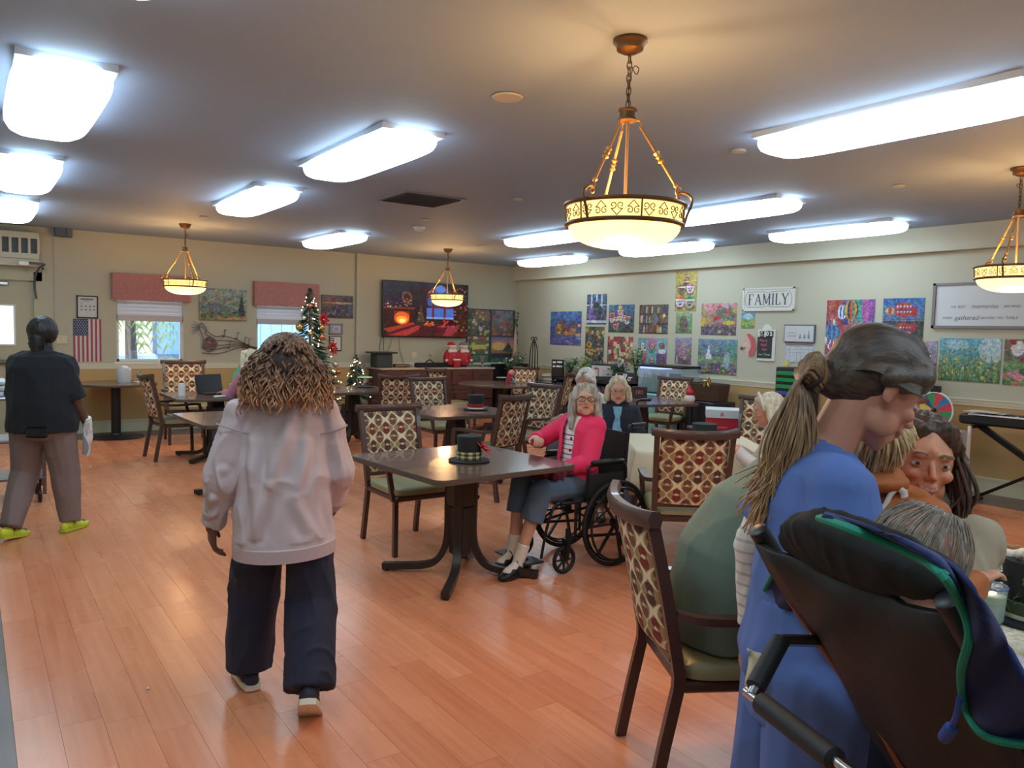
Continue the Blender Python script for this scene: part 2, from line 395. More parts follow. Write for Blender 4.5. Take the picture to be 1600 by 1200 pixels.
for i in range(nx):
    x0 = BX0+i*PW; x1 = min(BX0+(i+1)*PW, BX1); y = ROOM_B-rnd.uniform(0, PL)
    while y < BY1:
        a, b = max(y, ROOM_B+.01), min(y+PL, BY1)
        if b-a > .05: allp.append((x0+GAP, x1-GAP, a+GAP, b-GAP))
        y += PL
def inview(p):
    c = Vector(((p[0]+p[1])/2, (p[2]+p[3])/2, 0))-Vector((0, 0, CAMH)); z = c.dot(_f)
    if z < .6: return 0
    px, py = 800+FPX*c.dot(_R)/z, 600-FPX*c.dot(_U)/z
    return (1/z) if -250 < px < 1850 and py < 1650 else 0
allp.sort(key=lambda p: -inview(p))
base_me = {}
for k, p in enumerate(allp[:300]):
    key = (round(p[1]-p[0], 3), round(p[3]-p[2], 2))
    if key not in base_me:
        base_me[key] = MB().box((0, 0, -.002), (p[1]-p[0], p[3]-p[2], .004)).mesh('plank'); base_me[key].materials.append(m_plank)
    o = link('plank', base_me[key], FL, 0, ((p[0]+p[1])/2, (p[2]+p[3])/2, 0))
mb = MB()
for p in allp[300:]: mb.box2((p[0], p[2], -.004), (p[1], p[3], 0))
me = mb.mesh('far_planks'); 
# small tone changes between joined planks
ms = []
for q, (c1, c2) in enumerate([((198, 112, 74), (238, 160, 118)), ((190, 107, 72), (230, 154, 114)), ((204, 118, 80), (242, 166, 124))]): ms.append(plank_mat('floor_plank_far', c1, c2, .25))
for m in ms: me.materials.append(m)
me.polygons.foreach_set('material_index', [rnd.randrange(3) if 0 else (i//6*7) % 3 for i in range(len(me.polygons))])
stuff(link('far_planks', me, FL, 0))
mb = MB()
for x in np.arange(ROOM_L, ROOM_W, 1.2): mb.box2((x+.001, BY1+.001, -.004), (min(x+1.199, ROOM_W), BY1+.31, 0)); mb.box2((x-.6, BY1+.313, -.004), (min(x+.598, ROOM_W), ROOM_D, 0))
for y in np.arange(ROOM_B, BY1, 1.2):
    yy = min(y+1.198, BY1)
    mb.box2((BX0-.305, y, -.004), (BX0-.001, yy, 0)); mb.box2((ROOM_L, y, -.004), (BX0-.31, yy, 0)); mb.box2((BX1+.001, y, -.004), (BX1+.31, yy, 0)); mb.box2((BX1+.313, y, -.004), (ROOM_W, yy, 0))
stuff(mb.build('border_planks', m_border, FL, 0))

# ---- windows, blinds, valances
m_glass = mat('window_glass', (1, 1, 1), 0, trans=1, alpha=.12)
m_frame = mat('window_vinyl', (214, 222, 232), .35)
m_blind = mat('blind_white', (205, 205, 212), .5)
m_val = mat('valance_pink', (168, 112, 106), .8, noise_=.35, nscale=45, bump=.3, bscale=60)
for wi, (x0, x1, z0, z1) in enumerate(WIN):
    wt = bpy.data.objects.new('window_%d' % (wi+1), None); COL.objects.link(wt); structure(wt)
    mb = MB(); t = .035; Y = ROOM_D+.06
    for a, b in (((x0, z0), (x0+t, z1)), ((x1-t, z0), (x1, z1)), ((x0, z0), (x1, z0+t)), ((x0, z1-t), (x1, z1))): mb.box2((a[0], Y, a[1]), (b[0], Y+.05, b[1]))
    mb.build('frame', m_frame, wt, 0)
    MB().box2((x0+t, Y+.02, z0+t), (x1-t, Y+.025, z1-t)).build('pane', m_glass, wt, 0)
    MB().box2((x0-.04, ROOM_D-.03, z0-.03), (x1+.04, ROOM_D+.06, z0)).build('sill', m_trim, wt, 0)
    bl = thing('window_blind', ('white slatted blind pulled halfway in the window beside the flag', 'white slatted blind in the window behind the tall tree')[wi], 'blind', (x0, ROOM_D+.03, 0))
    zt = z1; zb = 1.685; n = 7
    MB().box2((.01, -.02, zt-.04), (x1-x0-.01, .02, zt)).build('head_rail', m_blind, bl, 0)
    sm = None
    for k in range(n):
        z = zb+.03+(zt-.06-zb)*(k+.5)/n
        if sm is None:
            q = MB(); q.sheet([[(.012, -.014, -.028), (x1-x0-.012, -.014, -.028)], [(.012, -.002, .002), (x1-x0-.012, -.002, .002)], [(.012, .012, .026), (x1-x0-.012, .012, .026)]], .002); sm = q.mesh('slat'); sm.materials.append(m_blind)
        link('slat', sm, bl, 0, (0, 0, z))
    MB().box2((.012, -.028, zb-.055), (x1-x0-.012, .022, zb+.03)).build('bottom_stack', mat('blind_stack', (178, 170, 172), .5), bl, 0)
    MB().cone((.14, -.03, zt-.05), (.14, -.03, zb+.05), .003, n=6).build('wand', m_frame, bl)
    va = MB(); X0, X1 = (1.70, 2.765) if wi == 0 else (3.725, 4.79); ZT, ZB = 2.31, 1.93; nn = 46; grid = []
    for j in range(6):
        z = ZT+(ZB-ZT)*j/5; row = [(X0, ROOM_D-.005, z)]
        for i in range(nn+1):
            u = i/nn; pl = -.012*abs(math.sin(u*math.pi*4.0))**.25-.004*math.sin(u*31+j*.5); row.append((X0+(X1-X0)*u, ROOM_D-.09+pl*(.4+.6*j/5)+.012, z-(.006*math.sin(u*12) if j == 5 else 0)))
        row.append((X1, ROOM_D-.005, z)); grid.append(row)
    va.sheet(grid, .006); va.box2((X0, ROOM_D-.085, ZT-.004), (X1, ROOM_D-.001, ZT+.004))
    tag(va.build('valance', m_val, None, 50), ('dusty pink patterned pleated valance over the window beside the flag', 'dusty pink patterned pleated valance behind the top of the tall tree')[wi], 'valance')

# ---- outside: neighbouring wing, paving, palm
m_sash = mat('outside_sash', (120, 160, 205), .3)
ow = structure(MB().box2((-2, 17.6, -.5), (12, 17.8, 5)).build('wall_outside', mat('outside_siding', (205, 190, 170), .8), smooth=0))
structure(MB().box2((-3, ROOM_D+.2, -.3), (12, 18, -.1)).build('ground_outside', mat('outside_paving', (176, 170, 160), .9), smooth=0))
wn = thing('outside_window', 'blue framed double window in the building across the yard', 'window', (3.15, 17.55, .9))
mb = MB(); [mb.box2(a, b) for a, b in (((0, -.05, 0), (.06, .02, 1.9)), ((.52, -.05, 0), (.6, .02, 1.9)), ((1.06, -.05, 0), (1.12, .02, 1.9)), ((0, -.05, 0), (1.12, .02, .06)), ((0, -.05, 1.84), (1.12, .02, 1.9)))]
mb.build('frame', mat('outside_frame', (60, 96, 150), .4), wn, 0)
MB().box2((.06, -.01, .06), (.52, 0, 1.84)).build('pane', m_sash, wn, 0); MB().box2((.6, -.01, .06), (1.06, 0, 1.84)).build('pane', m_sash, wn, 0)
bx = thing('outdoor_unit', 'pale grey outdoor cooling unit beneath the window across the yard', 'machine', (2.62, 16.6, -.1))
MB().box((0, 0, .55), (.8, .5, 1.1), bev=.03).build('casing', mat('unit_grey', (150, 172, 190), .5), bx)
for k in range(6): MB().box((0, -.256, .3+k*.12), (.6, .015, .03)).build('louvre', m_dark, bx, 0)
m_cur = mat('outside_blue_siding', (150, 196, 226), .6)
sd = thing('blue_siding', 'pale blue boarded wall outside the window behind the tall tree', 'wall', (4.2, 16.2, 0))
for k in range(14): MB().box((k*.22, 0, 1.6), (.2, .05 if k % 2 else .1, 3.4)).build('board', m_cur, sd, 0)
pt = thing('palm', 'palm with drooping yellow green fronds outside the left window', 'palm', (2.22, 14.3, -.1))
MB().tube([(0, 0, 0), (.02, 0, .8), (.0, 0, 1.55), (0, 0, 2.0)], [.12, .1, .085, .07], 10).build('trunk', mat('palm_trunk', (92, 78, 74), .9, noise_=.4, nscale=30), pt)
m_fr = mat('palm_frond', (150, 176, 92), .5)
rf = random.Random(3)
for k in range(13):
    a = k*2.4; L = rf.uniform(.7, 1.05); mb = MB(); sp = [(math.cos(a)*L*t, math.sin(a)*L*t, 2.0+.30*math.sin(t*2.2)-1.0*t*t*L) for t in [i/12 for i in range(13)]]
    mb.tube(sp, [.012*(1-i/14) for i in range(13)], 5)
    for i in range(2, 13):
        p = Vector(sp[i]); d = (Vector(sp[i])-Vector(sp[i-1])).normalized(); s = d.cross(Vector((0, 0, 1))).normalized()
        for sg in (-1, 1):
            for q in (0, .5):
                l = .30*(1-abs(i-6)/13); e = p+s*sg*l*.75+d*l*.6+Vector((0, 0, -.12)); w = d*.014; p2 = p+d*q*.08
                mb.add([p2-w, p2+w, (p2+e)/2+w*1.2+Vector((0, 0, .03)), e, (p2+e)/2-w+Vector((0, 0, .03))], [(0, 1, 2, 3, 4)])
    mb.build('frond', m_fr, pt, 0)
sh = thing('shrub', 'small green shrub outside near the sill of the left window', 'shrub', (3.0, 15.2, -.1)); mb = MB()
for k in range(160):
    p = Vector((rf.gauss(0, .2), rf.gauss(0, .2), .75+rf.gauss(0, .2))); d = Vector((rf.gauss(0, 1), rf.gauss(0, 1), rf.gauss(0, 1))).normalized()*.07; e = d.orthogonal().normalized()*.02
    mb.add([p, p+d*.5+e, p+d, p+d*.5-e], [(0, 1, 2, 3)])
stuff(mb.build('foliage', mat('shrub_green', (96, 140, 96), .6), sh, 0)); MB().cone((0, 0, 0), (0, 0, .8), .03, .02, 8).build('stem', mat('palm_trunk'), sh)

# ---- exit door, closer, wall units
dr = bpy.data.objects.new('door_1', None); COL.objects.link(dr); structure(dr)
m_door = mat('door_cream', (176, 168, 140), .45)
mb = MB(); X0, X1 = -.36, .74; Y = ROOM_D+.03
gx0, gx1, gz0, gz1 = .0, .505, 1.27, 1.79
for a, b in (((X0, 0), (gx0, 2.14)), ((gx1, 0), (X1, 2.14)), ((gx0, 0), (gx1, gz0)), ((gx0, gz1), (gx1, 2.14))): mb.box2((a[0], Y, a[1]), (b[0], Y+.045, b[1]))
mb.build('door_leaf', m_door, dr, 0)
mb = MB(); [mb.box2(a, b) for a, b in (((gx0-.02, Y-.012, gz0-.02), (gx0, Y+.05, gz1+.02)), ((gx1, Y-.012, gz0-.02), (gx1+.02, Y+.05, gz1+.02)), ((gx0, Y-.012, gz0-.02), (gx1, Y+.05, gz0)), ((gx0, Y-.012, gz1), (gx1, Y+.05, gz1+.02)))]
mb.build('glazing_frame', mat('white_metal'), dr, 0)
MB().box2((gx0, Y+.018, gz0), (gx1, Y+.024, gz1)).build('pane', m_glass, dr, 0)
mb = MB(); [mb.box2(a, b) for a, b in (((.74, ROOM_D-.02, 0), (.84, ROOM_D+.12, 2.26)), ((-.46, ROOM_D-.02, 0), (-.36, ROOM_D+.12, 2.26)), ((-.46, ROOM_D-.02, 2.14), (.84, ROOM_D+.12, 2.26)))]
mb.build('door_frame', m_door, dr, 0)
MB().box2((.84, ROOM_D-.012, 0), (.86, ROOM_D, 2.33)).box2((-.46, ROOM_D-.012, 2.30), (.86, ROOM_D, 2.33)).build('door_casing', m_door, dr, 0)
MB().box((.30, Y-.03, 2.09), (.30, .05, .05), bev=.01).build('door_closer', m_chrome, dr)
MB().box((.2, Y-.05, 1.035), (.85, .05, .055), bev=.01).build('push_bar', mat('bar_grey', (120, 116, 112), .4, metal=.4), dr)
structure(MB().box2((.985, ROOM_D-.012, 1.0), (1.0, ROOM_D, CEIL)).build('trim_6', m_wall, smooth=0))
ac = thing('wall_air_unit', 'cream louvred air curtain mounted over the exit door', 'air conditioner', (0, ROOM_D, 0))
mb = MB(); [mb.box2(a, b) for a, b in (((-.3, -.18, 2.70), (.80, 0, 2.78)), ((-.3, -.18, 2.43), (.80, 0, 2.50)), ((-.3, -.12, 2.5), (.80, 0, 2.7)), ((-.3, -.14, 2.33), (.80, 0, 2.43)))]
mb.build('housing', mat('unit_cream', (190, 186, 168), .5), ac, 0)
for k in range(11): MB().box((-.28+k*.1075, -.155, 2.60), (.03, .05, .2)).build('louvre', MATS['unit_cream'], ac, 0)
MB().box2((-.28, -.125, 2.5), (.78, -.121, 2.7)).build('grille', mat('grille_dark', (92, 94, 98), .6), ac, 0)
MB().box((.62, -.19, 2.36), (.12, .05, .055), bev=.006).build('sensor', m_white, ac)
c1 = catmull([(.68, -.2, 2.375), (.80, -.2, 2.37), (.86, -.2, 2.36), (.80, -.15, 2.31), (.755, -.1, 2.2), (.75, -.05, 2.05), (.77, -.04, 1.9)], 6)
tag(MB().tube([(p[0], ROOM_D+p[1], p[2]) for p in c1], .014, 8).build('cable_conduit', mat('conduit', (78, 76, 84), .4), None), 'dark flexible conduit looping down beside the exit door', 'cable')
sp = thing('wall_speaker', 'small slate blue box mounted under the ceiling beside the air curtain', 'speaker', (1.10, ROOM_D, 2.83))
MB().box((-.04, -.06, 0), (.14, .12, .13), bev=.008).build('casing', mat('slate', (78, 86, 104), .5), sp); MB().box((.07, -.05, 0), (.075, .10, .13), bev=.008).build('side_box', mat('slate2', (92, 98, 112), .5), sp)
sw = thing('switch_plate', 'double light switch plate on the wall left of the flag', 'switch', (.985+.07, ROOM_D, 1.34))
MB().box((0, -.004, 0), (.155, .008, .12), bev=.003).build('plate', mat('plate_ivory', (196, 186, 156), .4), sw); [MB().box((q, -.012, 0), (.012, .014, .026)).build('toggle', m_trim, sw) for q in (-.03, .03)]
sn = bpy.data.lights.new('sun', 'SUN'); sn.energy = 3.5; sn.angle = .02; sn.color = (1, .96, .9); so_ = bpy.data.objects.new('sun', sn); COL.objects.link(so_); so_.rotation_euler = (math.radians(48), 0, math.radians(-25))
# ================================================================ CEILING FIXTURES
m_lens = mat('fixture_lens', (235, 245, 250), .3, emit=FIX_COL, es=FIX_EMIT)
m_lens_frame = mat('fixture_base', (200, 210, 220), .4)
fx = thing('ceiling_light', '', 'ceiling light', (0, 0, CEIL))
MB().box((0, 0, -.018), (.44, 1.52, .036)).build('base_plate', m_lens_frame, fx, 0)
mb = MB(); prof = [(1.0, .0), (1.02, -.018), (1.0, -.042), (.94, -.065), (.8, -.082), (.55, -.092), (.25, -.096), (.02, -.097)]; n = 56; vs = []; fs = []
for s_, z in prof:
    for k in range(n):
        t = 2*math.pi*k/n; e = .42; c, s = math.cos(t), math.sin(t)
        vs.append((.228*(abs(c)**e)*(1 if c > 0 else -1)*s_, (.785-.235*(1-s_))*(abs(s)**e)*(1 if s > 0 else -1), z-.036))
for i in range(len(prof)-1):
    for k in range(n): l = (k+1) % n; fs.append((i*n+l, i*n+k, i*n+n+k, i*n+n+l))
fs.append(tuple((len(prof)-1)*n+k for k in range(n))[::-1])
fs.append(tuple(range(n)))
mb.add(vs, fs); mb.build('lens', m_lens, fx, 60)
cols = {.42: 'above the left side of the room', 2.34: 'left of the big front pendant', 4.22: 'in the middle of the ceiling', 6.1: 'right of the middle', 8.05: 'beside the right wall soffit'}
rows = {-.4: 'unseen, added behind the camera', 2.42: 'nearest the camera', 5.15: 'second from the camera', 7.8: 'third from the camera', 10.42: 'farthest'}
spots = [(.42, 2.42), (.42, 5.15), (.42, 7.8), (.42, 10.42), (2.34, 5.22), (2.34, 7.8), (4.22, 10.42), (4.25, 2.42), (6.1, 5.1), (6.15, 8.0), (8.1, 10.42), (8.03, 7.75), (8.05, 5.15), (.42, -.4), (2.34, -.4), (4.25, -.4), (6.1, -.4)]  # the row behind the camera is unseen, added to brighten the foreground
for i, (x, y) in enumerate(spots):
    o = fx if i == 0 else dup(fx); o.location = (x, y, CEIL)
    cx = min(cols, key=lambda q: abs(q-x)); ry = min(rows, key=lambda q: abs(q-y))
    o['label'] = 'glowing ceiling light %s, %s' % (cols[cx], rows[ry]); o['group'] = 'fluorescent ceiling lights'
# ================================================================ PENDANTS
m_brz = mat('antique_bronze', (116, 84, 52), .4, metal=.6)
m_brz2 = mat('brushed_gold', (190, 140, 80), .35, metal=.6)
m_bowl = mat('pendant_bowl_glass', (255, 214, 140), .4, emit=(1.0, .60, .20), es=2.9)
m_bowl2 = mat('pendant_band_glass', (250, 210, 120), .4, emit=(1.0, .66, .22), es=1.6)
pd = thing('pendant_lamp', '', 'pendant lamp', (0, 0, CEIL))
MB().lathe([(.0, 0), (.073, 0), (.075, -.012), (.06, -.03), (.058, -.045), (.03, -.06), (.012, -.065), (.0, -.066)], n=28, cap=False).build('canopy', m_brz, pd)
mb = MB()
zc = -.066
for k in range(8):
    z = zc-.028*k-.014; ring = []
    for t in range(14):
        a = 2*math.pi*t/14; w, h = .011*math.cos(a), .021*math.sin(a); ring.append((w, 0, z+h) if k % 2 else (0, w, z+h))
    mb.tube(ring, .0028, 6, closed=True)
stuff(mb.build('chain', m_brz, pd))
MB().tube(catmull([(0, 0, -.07), (.012, .004, -.12), (.03, .01, -.15), (.045, 0, -.13), (.02, 0, -.12), (0, 0, -.2), (.004, 0, -.29)]), .002, 5).build('wire', m_dark, pd)
MB().lathe([(0, -.292), (.03, -.292), (.042, -.298), (.042, -.306), (.036, -.31), (.036, -.335), (.044, -.34), (.044, -.348), (.02, -.352), (0, -.352)], n=24, cap=False).build('hub', m_brz, pd)
MB().cone((0, 0, -.35), (0, 0, -.74), .007, n=10).build('center_rod', m_brz2, pd)
RB, ZR, ZB2 = .262, -.715, -.905
for k in range(3):
    a = math.radians(20+120*k); c, s = math.cos(a), math.sin(a); P = lambda r, z: (r*c, r*s, z)
    mb = MB(); mb.tube([P(.042, -.345), P(.055, -.35), P(.06, -.365), P(.055, -.38)], .004, 6); mb.cone(P(.058, -.375), P(.222, -.64), .0062, n=8)
    m = Vector(P(.14, -.508)); d = (Vector(P(.222, -.64))-Vector(P(.058, -.375))).normalized()
    mb.tube([m-d*.03, m-d*.022, m-d*.008, m, m+d*.008, m+d*.022, m+d*.03], [.007, .015, .008, .014, .008, .015, .007], 10)
    e = Vector(P(.222, -.64)); mb.tube([e-d*.02, e-d*.01, e], [.006, .011, .006], 8)
    mb.build('arm', m_brz2, pd)
    mb = MB(); mb.tube([P(.232+.014*math.cos(t), -.655+.018*math.sin(t)) for t in [2*math.pi*i/10 for i in range(10)]], .0035, 6, closed=True)
    mb.tube(catmull([P(.236, -.69), P(.226, -.682), P(.229, -.668), P(.247, -.662), P(.272, -.672), P(.288, -.69), P(.286, -.72), P(.272, -.755), P(.262, -.79), P(.255, -.81)], 5), .0062, 8)
    mb.build('hook', m_brz, pd)
mb = MB(); prof = [(RB+.006, ZR), (RB+.006, ZR-.012), (RB-.002, ZR-.014), (RB-.002, ZR)]
mb.lathe([(RB-.006, ZR+.004), (RB+.008, ZR+.004), (RB+.010, ZR-.004), (RB+.004, ZR-.012), (RB-.006, ZR-.012), (RB-.006, ZR+.004)], n=56, cap=False)
mb.lathe([(RB-.014, ZR-.082), (RB, ZR-.080), (RB+.003, ZR-.088), (RB-.004, ZR-.098), (RB-.018, ZR-.096), (RB-.014, ZR-.082)], n=56, cap=False)
mb.build('rim', m_brz, pd)
MB().lathe([(RB-.006, ZR-.002), (RB-.012, ZR-.09), (RB-.015, ZR-.09), (RB-.009, ZR-.002)], n=56, cap=False).build('band_glass', m_bowl2, pd)
mb = MB()
def ringp(a, z): r = RB+.001-(ZR-z)*.07; return (r*math.cos(a), r*math.sin(a), z)
for k in range(6):
    a0 = 2*math.pi*k/6+.2; mb.bar(ringp(a0, ZR-.01), ringp(a0, ZR-.085), .006, .005)
    for q in range(4):
        ac_ = a0+(q+.5)*(2*math.pi/6)/4; up = 1 if q % 2 == 0 else -1
        for sg in (1, -1):
            pts = [ringp(ac_, ZR-.047-up*.030)]
            for t in range(20): th = -2.2+t/19*7.0; rr = .0155*(1-.68*t/19); pts.append(ringp(ac_+sg*(.0155-rr*math.cos(th))/RB*1.0, ZR-.047+up*(.010+rr*math.sin(th))))
            mb.tube(pts, .0021, 5)
stuff(mb.build('scrollwork', m_brz, pd))
prof = [(RB-.016, ZR-.09)]
for i in range(1, 13): a = math.pi/2*i/12; prof.append(((RB-.016)*math.cos(a)**.8 if i < 12 else .002, ZR-.09-.098*math.sin(a)))
MB().lathe(prof+[(max(r-.004, .001), z+.004) for r, z in prof[::-1]], n=56, cap=False).build('bowl', m_bowl, pd)
pl = bpy.data.lights.new('bulb', 'POINT'); pl.energy = PEND_W; pl.color = PEND_COL; pl.shadow_soft_size = .05
lo = bpy.data.objects.new('bulb', pl); COL.objects.link(lo); lo.parent = pd; lo.location = (0.0, 0.03, ZR-.03)
pl2 = bpy.data.lights.new('bowl_fill', 'POINT'); pl2.energy = BOWL_FILL_W; pl2.color = (1, .60, .30); pl2.shadow_soft_size = .10  # fill lamp added under the bowl, brightens what stands below
lo = bpy.data.objects.new('bowl_fill', pl2); COL.objects.link(lo); lo.parent = pd; lo.location = (0, 0, -1.03)
for i, (x, y, rz, lb) in enumerate([(2.38, 2.545, -1.204, 'big scrolled bronze pendant with amber bowl hanging nearest the camera'), (2.30, 10.63, .3, 'small looking amber bowl pendant hanging in front of the left window'), (6.20, 10.63, .1, 'amber bowl pendant hanging in front of the television'), (6.285, 2.547, 2.9, 'amber bowl pendant cut off by the right edge, before the gathered sign')]):
    o = pd if i == 0 else dup(pd); o.location = (x, y, CEIL); o.rotation_euler.z = rz; o['label'] = lb; o['group'] = 'bronze bowl pendants'
# ---- ceiling vent, detectors
v = thing('ceiling_vent', 'dark square return air grille in the middle of the ceiling', 'vent', (3.66, 6.82, CEIL))
MB().box((0, 0, -.006), (.66, .62, .012)).build('frame', mat('vent_frame', (120, 118, 120), .5), v, 0)
for k in range(14): MB().box((0, -.26+k*.04, -.016), (.58, .022, .006), M=Matrix.Rotation(.5, 3, 'X')).build('slat', mat('vent_slat', (66, 68, 76), .5), v, 0)
for i, (x, y, r, lb) in enumerate([(2.42, 3.54, .085, 'round white ceiling cover left of the front pendant'), (4.335, 3.52, .05, 'small white ceiling sprinkler cap left of the long right light'), (4.34, 7.99, .055, 'white sprinkler cap just beyond the ceiling vent'), (4.34, 6.13, .05, 'white sprinkler cap right of the ceiling vent'), (4.53, 5.32, .06, 'white sprinkler cap seen beside the arm of the front pendant'), (6.27, 3.45, .05, 'white sprinkler cap below the long right ceiling light'), (6.26, 9.79, .05, 'white sprinkler cap near the television pendant'), (2.31, 9.71, .05, 'white sprinkler cap before the pendant at the left window')]):
    d = tag(MB().lathe([(r*.9, 0), (r, -.008), (r*.92, -.016), (r*.5, -.02), (.002, -.021)], (0, 0, 0), 24).build('sprinkler_cover', mat('cap_white', (190, 180, 170), .5), None, 40, (x, y, CEIL)), lb, 'sprinkler')
d = thing('smoke_detector', 'white round smoke detector on the ceiling beyond the vent', 'smoke detector', (4.62, 8.65, CEIL))
MB().lathe([(.075, 0), (.075, -.018), (.05, -.022), (.05, -.036), (.06, -.04), (.045, -.052), (.002, -.054)], n=24).build('body', m_white, d)
# ================================================================ CHAIRS
m_wood = mat('chair_frame_mahogany', (78, 52, 46), .35, noise_=.2, nscale=60, stretch=(1, 1, .1), coat=.2)
m_vinyl = mat('seat_vinyl_sage', (150, 146, 112), .38)
m_foot = mat('chair_glide', (130, 120, 110), .5)
def ogee_pic(w, h, res=.0035):
    nx, ny = int(w/res), int(h/res); P = Pic(nx, ny, (158, 134, 98)); X = P.u*w/.125; Y = P.v*h/.128
    rs = np.random.RandomState(3)
    for off in (0, 1):
        cx = np.floor(X+(.5 if off == 0 else 0)); x = X-cx-(0 if off == 0 else .5); Yo = Y+(0 if off == 0 else .5)
        cy = np.floor(Yo+.5); y = Yo-cy
        wd = .25+.25*np.cos(2*np.pi*y); ins = np.abs(x) < wd
        if off == 0:
            P.put(ins & (np.abs(x) > wd*.60), (228, 216, 184)); P.put(ins & (np.abs(x) > wd*.60) & (np.abs(x) < wd*.66), (200, 180, 138))
        par = (cy % 2 == 0)
        top = (x/.20)**2+((y-.17)/.17)**2 < 1
        drop = ((x/(.22*np.clip(1-(-.05-y)*0, .2, 1)))**2+((y+.14)/.2)**2 < 1)
        c1, c2 = ((108, 76, 62), (122, 82, 66)) if off == 0 else ((124, 54, 48), (74, 54, 54))
        P.put(top, c1); P.put(drop & ins, c2 if off == 0 else c1)
        if off == 1: P.put((drop | top) & ins & par, (86, 58, 56))
        P.put((x/.10)**2+((y-.03)/.055)**2 < 1, (205, 178, 150) if off == 0 else (226, 206, 180))
        P.put((np.abs(x) < .13) & (np.abs((y+.02)-.12*np.cos(x*9)*.3) < .016), (214, 196, 160))
    w0 = .25+.25*np.cos(2*np.pi*(Y-np.floor(Y+.5))); xx = X-np.floor(X+.5)
    P.put(np.abs(np.abs(xx)-w0) < .022, (226, 216, 186)); P.noise(60, .06, 4, False); return P
def curved_print(name, pic, fn, th_dir, m, parent):
    """both faces of an upholstered pad, coloured by pic, fn(u,v,side)->point"""
    nx, ny = pic.nx, pic.ny; vs = []; fs = []
    for sd in (0, 1): vs += [fn(i/(nx-1), j/(ny-1), sd) for j in range(ny) for i in range(nx)]
    K = nx*ny
    for j in range(ny-1):
        for i in range(nx-1):
            a, b, c, d = j*nx+i, j*nx+i+1, (j+1)*nx+i+1, (j+1)*nx+i; fs.append((a, b, c, d)); fs.append((K+d, K+c, K+b, K+a))
    bd = [i for i in range(nx)]+[j*nx+nx-1 for j in range(1, ny)]+[(ny-1)*nx+i for i in range(nx-2, -1, -1)]+[j*nx for j in range(ny-2, 0, -1)]
    for q in range(len(bd)): a, b = bd[q], bd[(q+1) % len(bd)]; fs.append((b, a, K+a, K+b))
    me = bpy.data.meshes.new(name); me.from_pydata(vs, [], fs); at = me.color_attributes.new('paint', 'FLOAT_COLOR', 'POINT')
    s = np.clip(pic.a, 0, 1); l = np.where(s <= .04045, s/12.92, ((s+.055)/1.055)**2.4).reshape(-1, 3)
    d = np.ones((2*K, 4), np.float32); d[:K, :3] = l; d[K:, :3] = l; at.data.foreach_set('color', d.ravel()); me.update(); me.materials.append(m)
    return link(name, me, parent, 60)
m_ogee = attr_mat('ogee_fabric', rough=.75)
def back_x(z): t = (z-.45)/.55; return -.235-.10*t-.02*t*t     # rake of the back
def bow(u): return -.045*(1-(2*u-1)**2)                          # horizontal curve
def make_chair():
    t = thing('dining_chair', '', 'chair')
    mb = MB(); mb.box((.015, 0, .405), (.48, .47, .04), bev=.008); mb.build('seat_frame', m_wood, t)
    mb = MB(); R = []
    for z, s_ in ((.425, .93), (.432, .985), (.455, 1.0), (.475, .985), (.488, .9), (.492, .6), (.494, .2)):
        ring = []
        for k in range(32):
            a = 2*math.pi*k/32; c, s = math.cos(a), math.sin(a); e = .3
            ring.append((.02+.25*s_*(abs(c)**e)*(1 if c > 0 else -1), (.245+.012*c)*s_*(abs(s)**e)*(1 if s > 0 else -1), z))
        R.append(ring)
    vs = [p for r in R for p in r]; fs = [(i*32+k, i*32+(k+1) % 32, i*32+32+(k+1) % 32, i*32+32+k) for i in range(6) for k in range(32)]+[tuple(range(31, -1, -1)), tuple(6*32+k for k in range(32))]
    mb.add(vs, fs); mb.build('seat', m_vinyl, t, 50)
    for s in (-1, 1):
        mb = MB(); mb.path_bar([(.25, s*.235, 0), (.245, s*.232, .22), (.235, s*.228, .40)], .032, .034); mb.build('leg', m_wood, t, 30)
        mb = MB(); mb.path_bar([(-.31, s*.225, 0), (-.275, s*.222, .2), (-.235, s*.222, .40), (-.235, s*.226, .47)], .03, .04); mb.build('leg', m_wood, t, 30)
        mb = MB(); pts = [(back_x(z), s*(.226+.012*(z-.45)/.5), z) for z in np.linspace(.44, .975, 9)]; mb.path_bar(pts, .032, [.04][0]); mb.build('back_post', m_wood, t, 30)
        mb = MB(); pts = catmull([(back_x(.66)+.02, s*.235, .665), (-.18, s*.262, .655), (-.05, s*.272, .652), (.10, s*.272, .66), (.185, s*.268, .655)], 5); mb.path_bar(pts, .045, .026, side=(0, 1, 0))
        mb.path_bar([(.175, s*.266, .655), (.19, s*.262, .6), (.205, s*.25, .5), (.225, s*.238, .39)], .034, .03); mb.build('armrest', m_wood, t, 30)
    mb = MB(); n = 18; vs = []; fs = []
    for i in range(n+1):
        u = i/n; y = -.275+.55*u; b = bow(u)*1.25-.0; lift = .014*(abs(2*u-1)**3)
        for dx, dz in ((-.016, -.03), (.018, -.03), (.026, .0), (.016, .024), (-.012, .026), (-.024, .0)): vs.append((back_x(.985)+b+dx, y, .985+lift+dz))
    for i in range(n):
        for k in range(6): l = (k+1) % 6; fs.append((i*6+k, i*6+l, i*6+6+l, i*6+6+k))
    fs += [tuple(range(5, -1, -1)), tuple(n*6+k for k in range(6))]; mb.add(vs, fs); mb.build('top_rail', m_wood, t, 40)
    P = ogee_pic(.43, .445)
    curved_print('back_panel', P, lambda u, v, sd: (back_x(.515+.445*v)+bow(u)+(.016 if sd else -.014)*min(1, 12*min(u, 1-u)+.2)*min(1, 12*min(v, 1-v)+.2), (u-.5)*.43 if 1 else 0, .515+.445*v), 0, m_ogee, t)
    MB().bar((back_x(.5)-.01, -.22, .505), (back_x(.5)-.01, .22, .505), .025, .025).build('lower_rail', m_wood, t, 0)
    return t
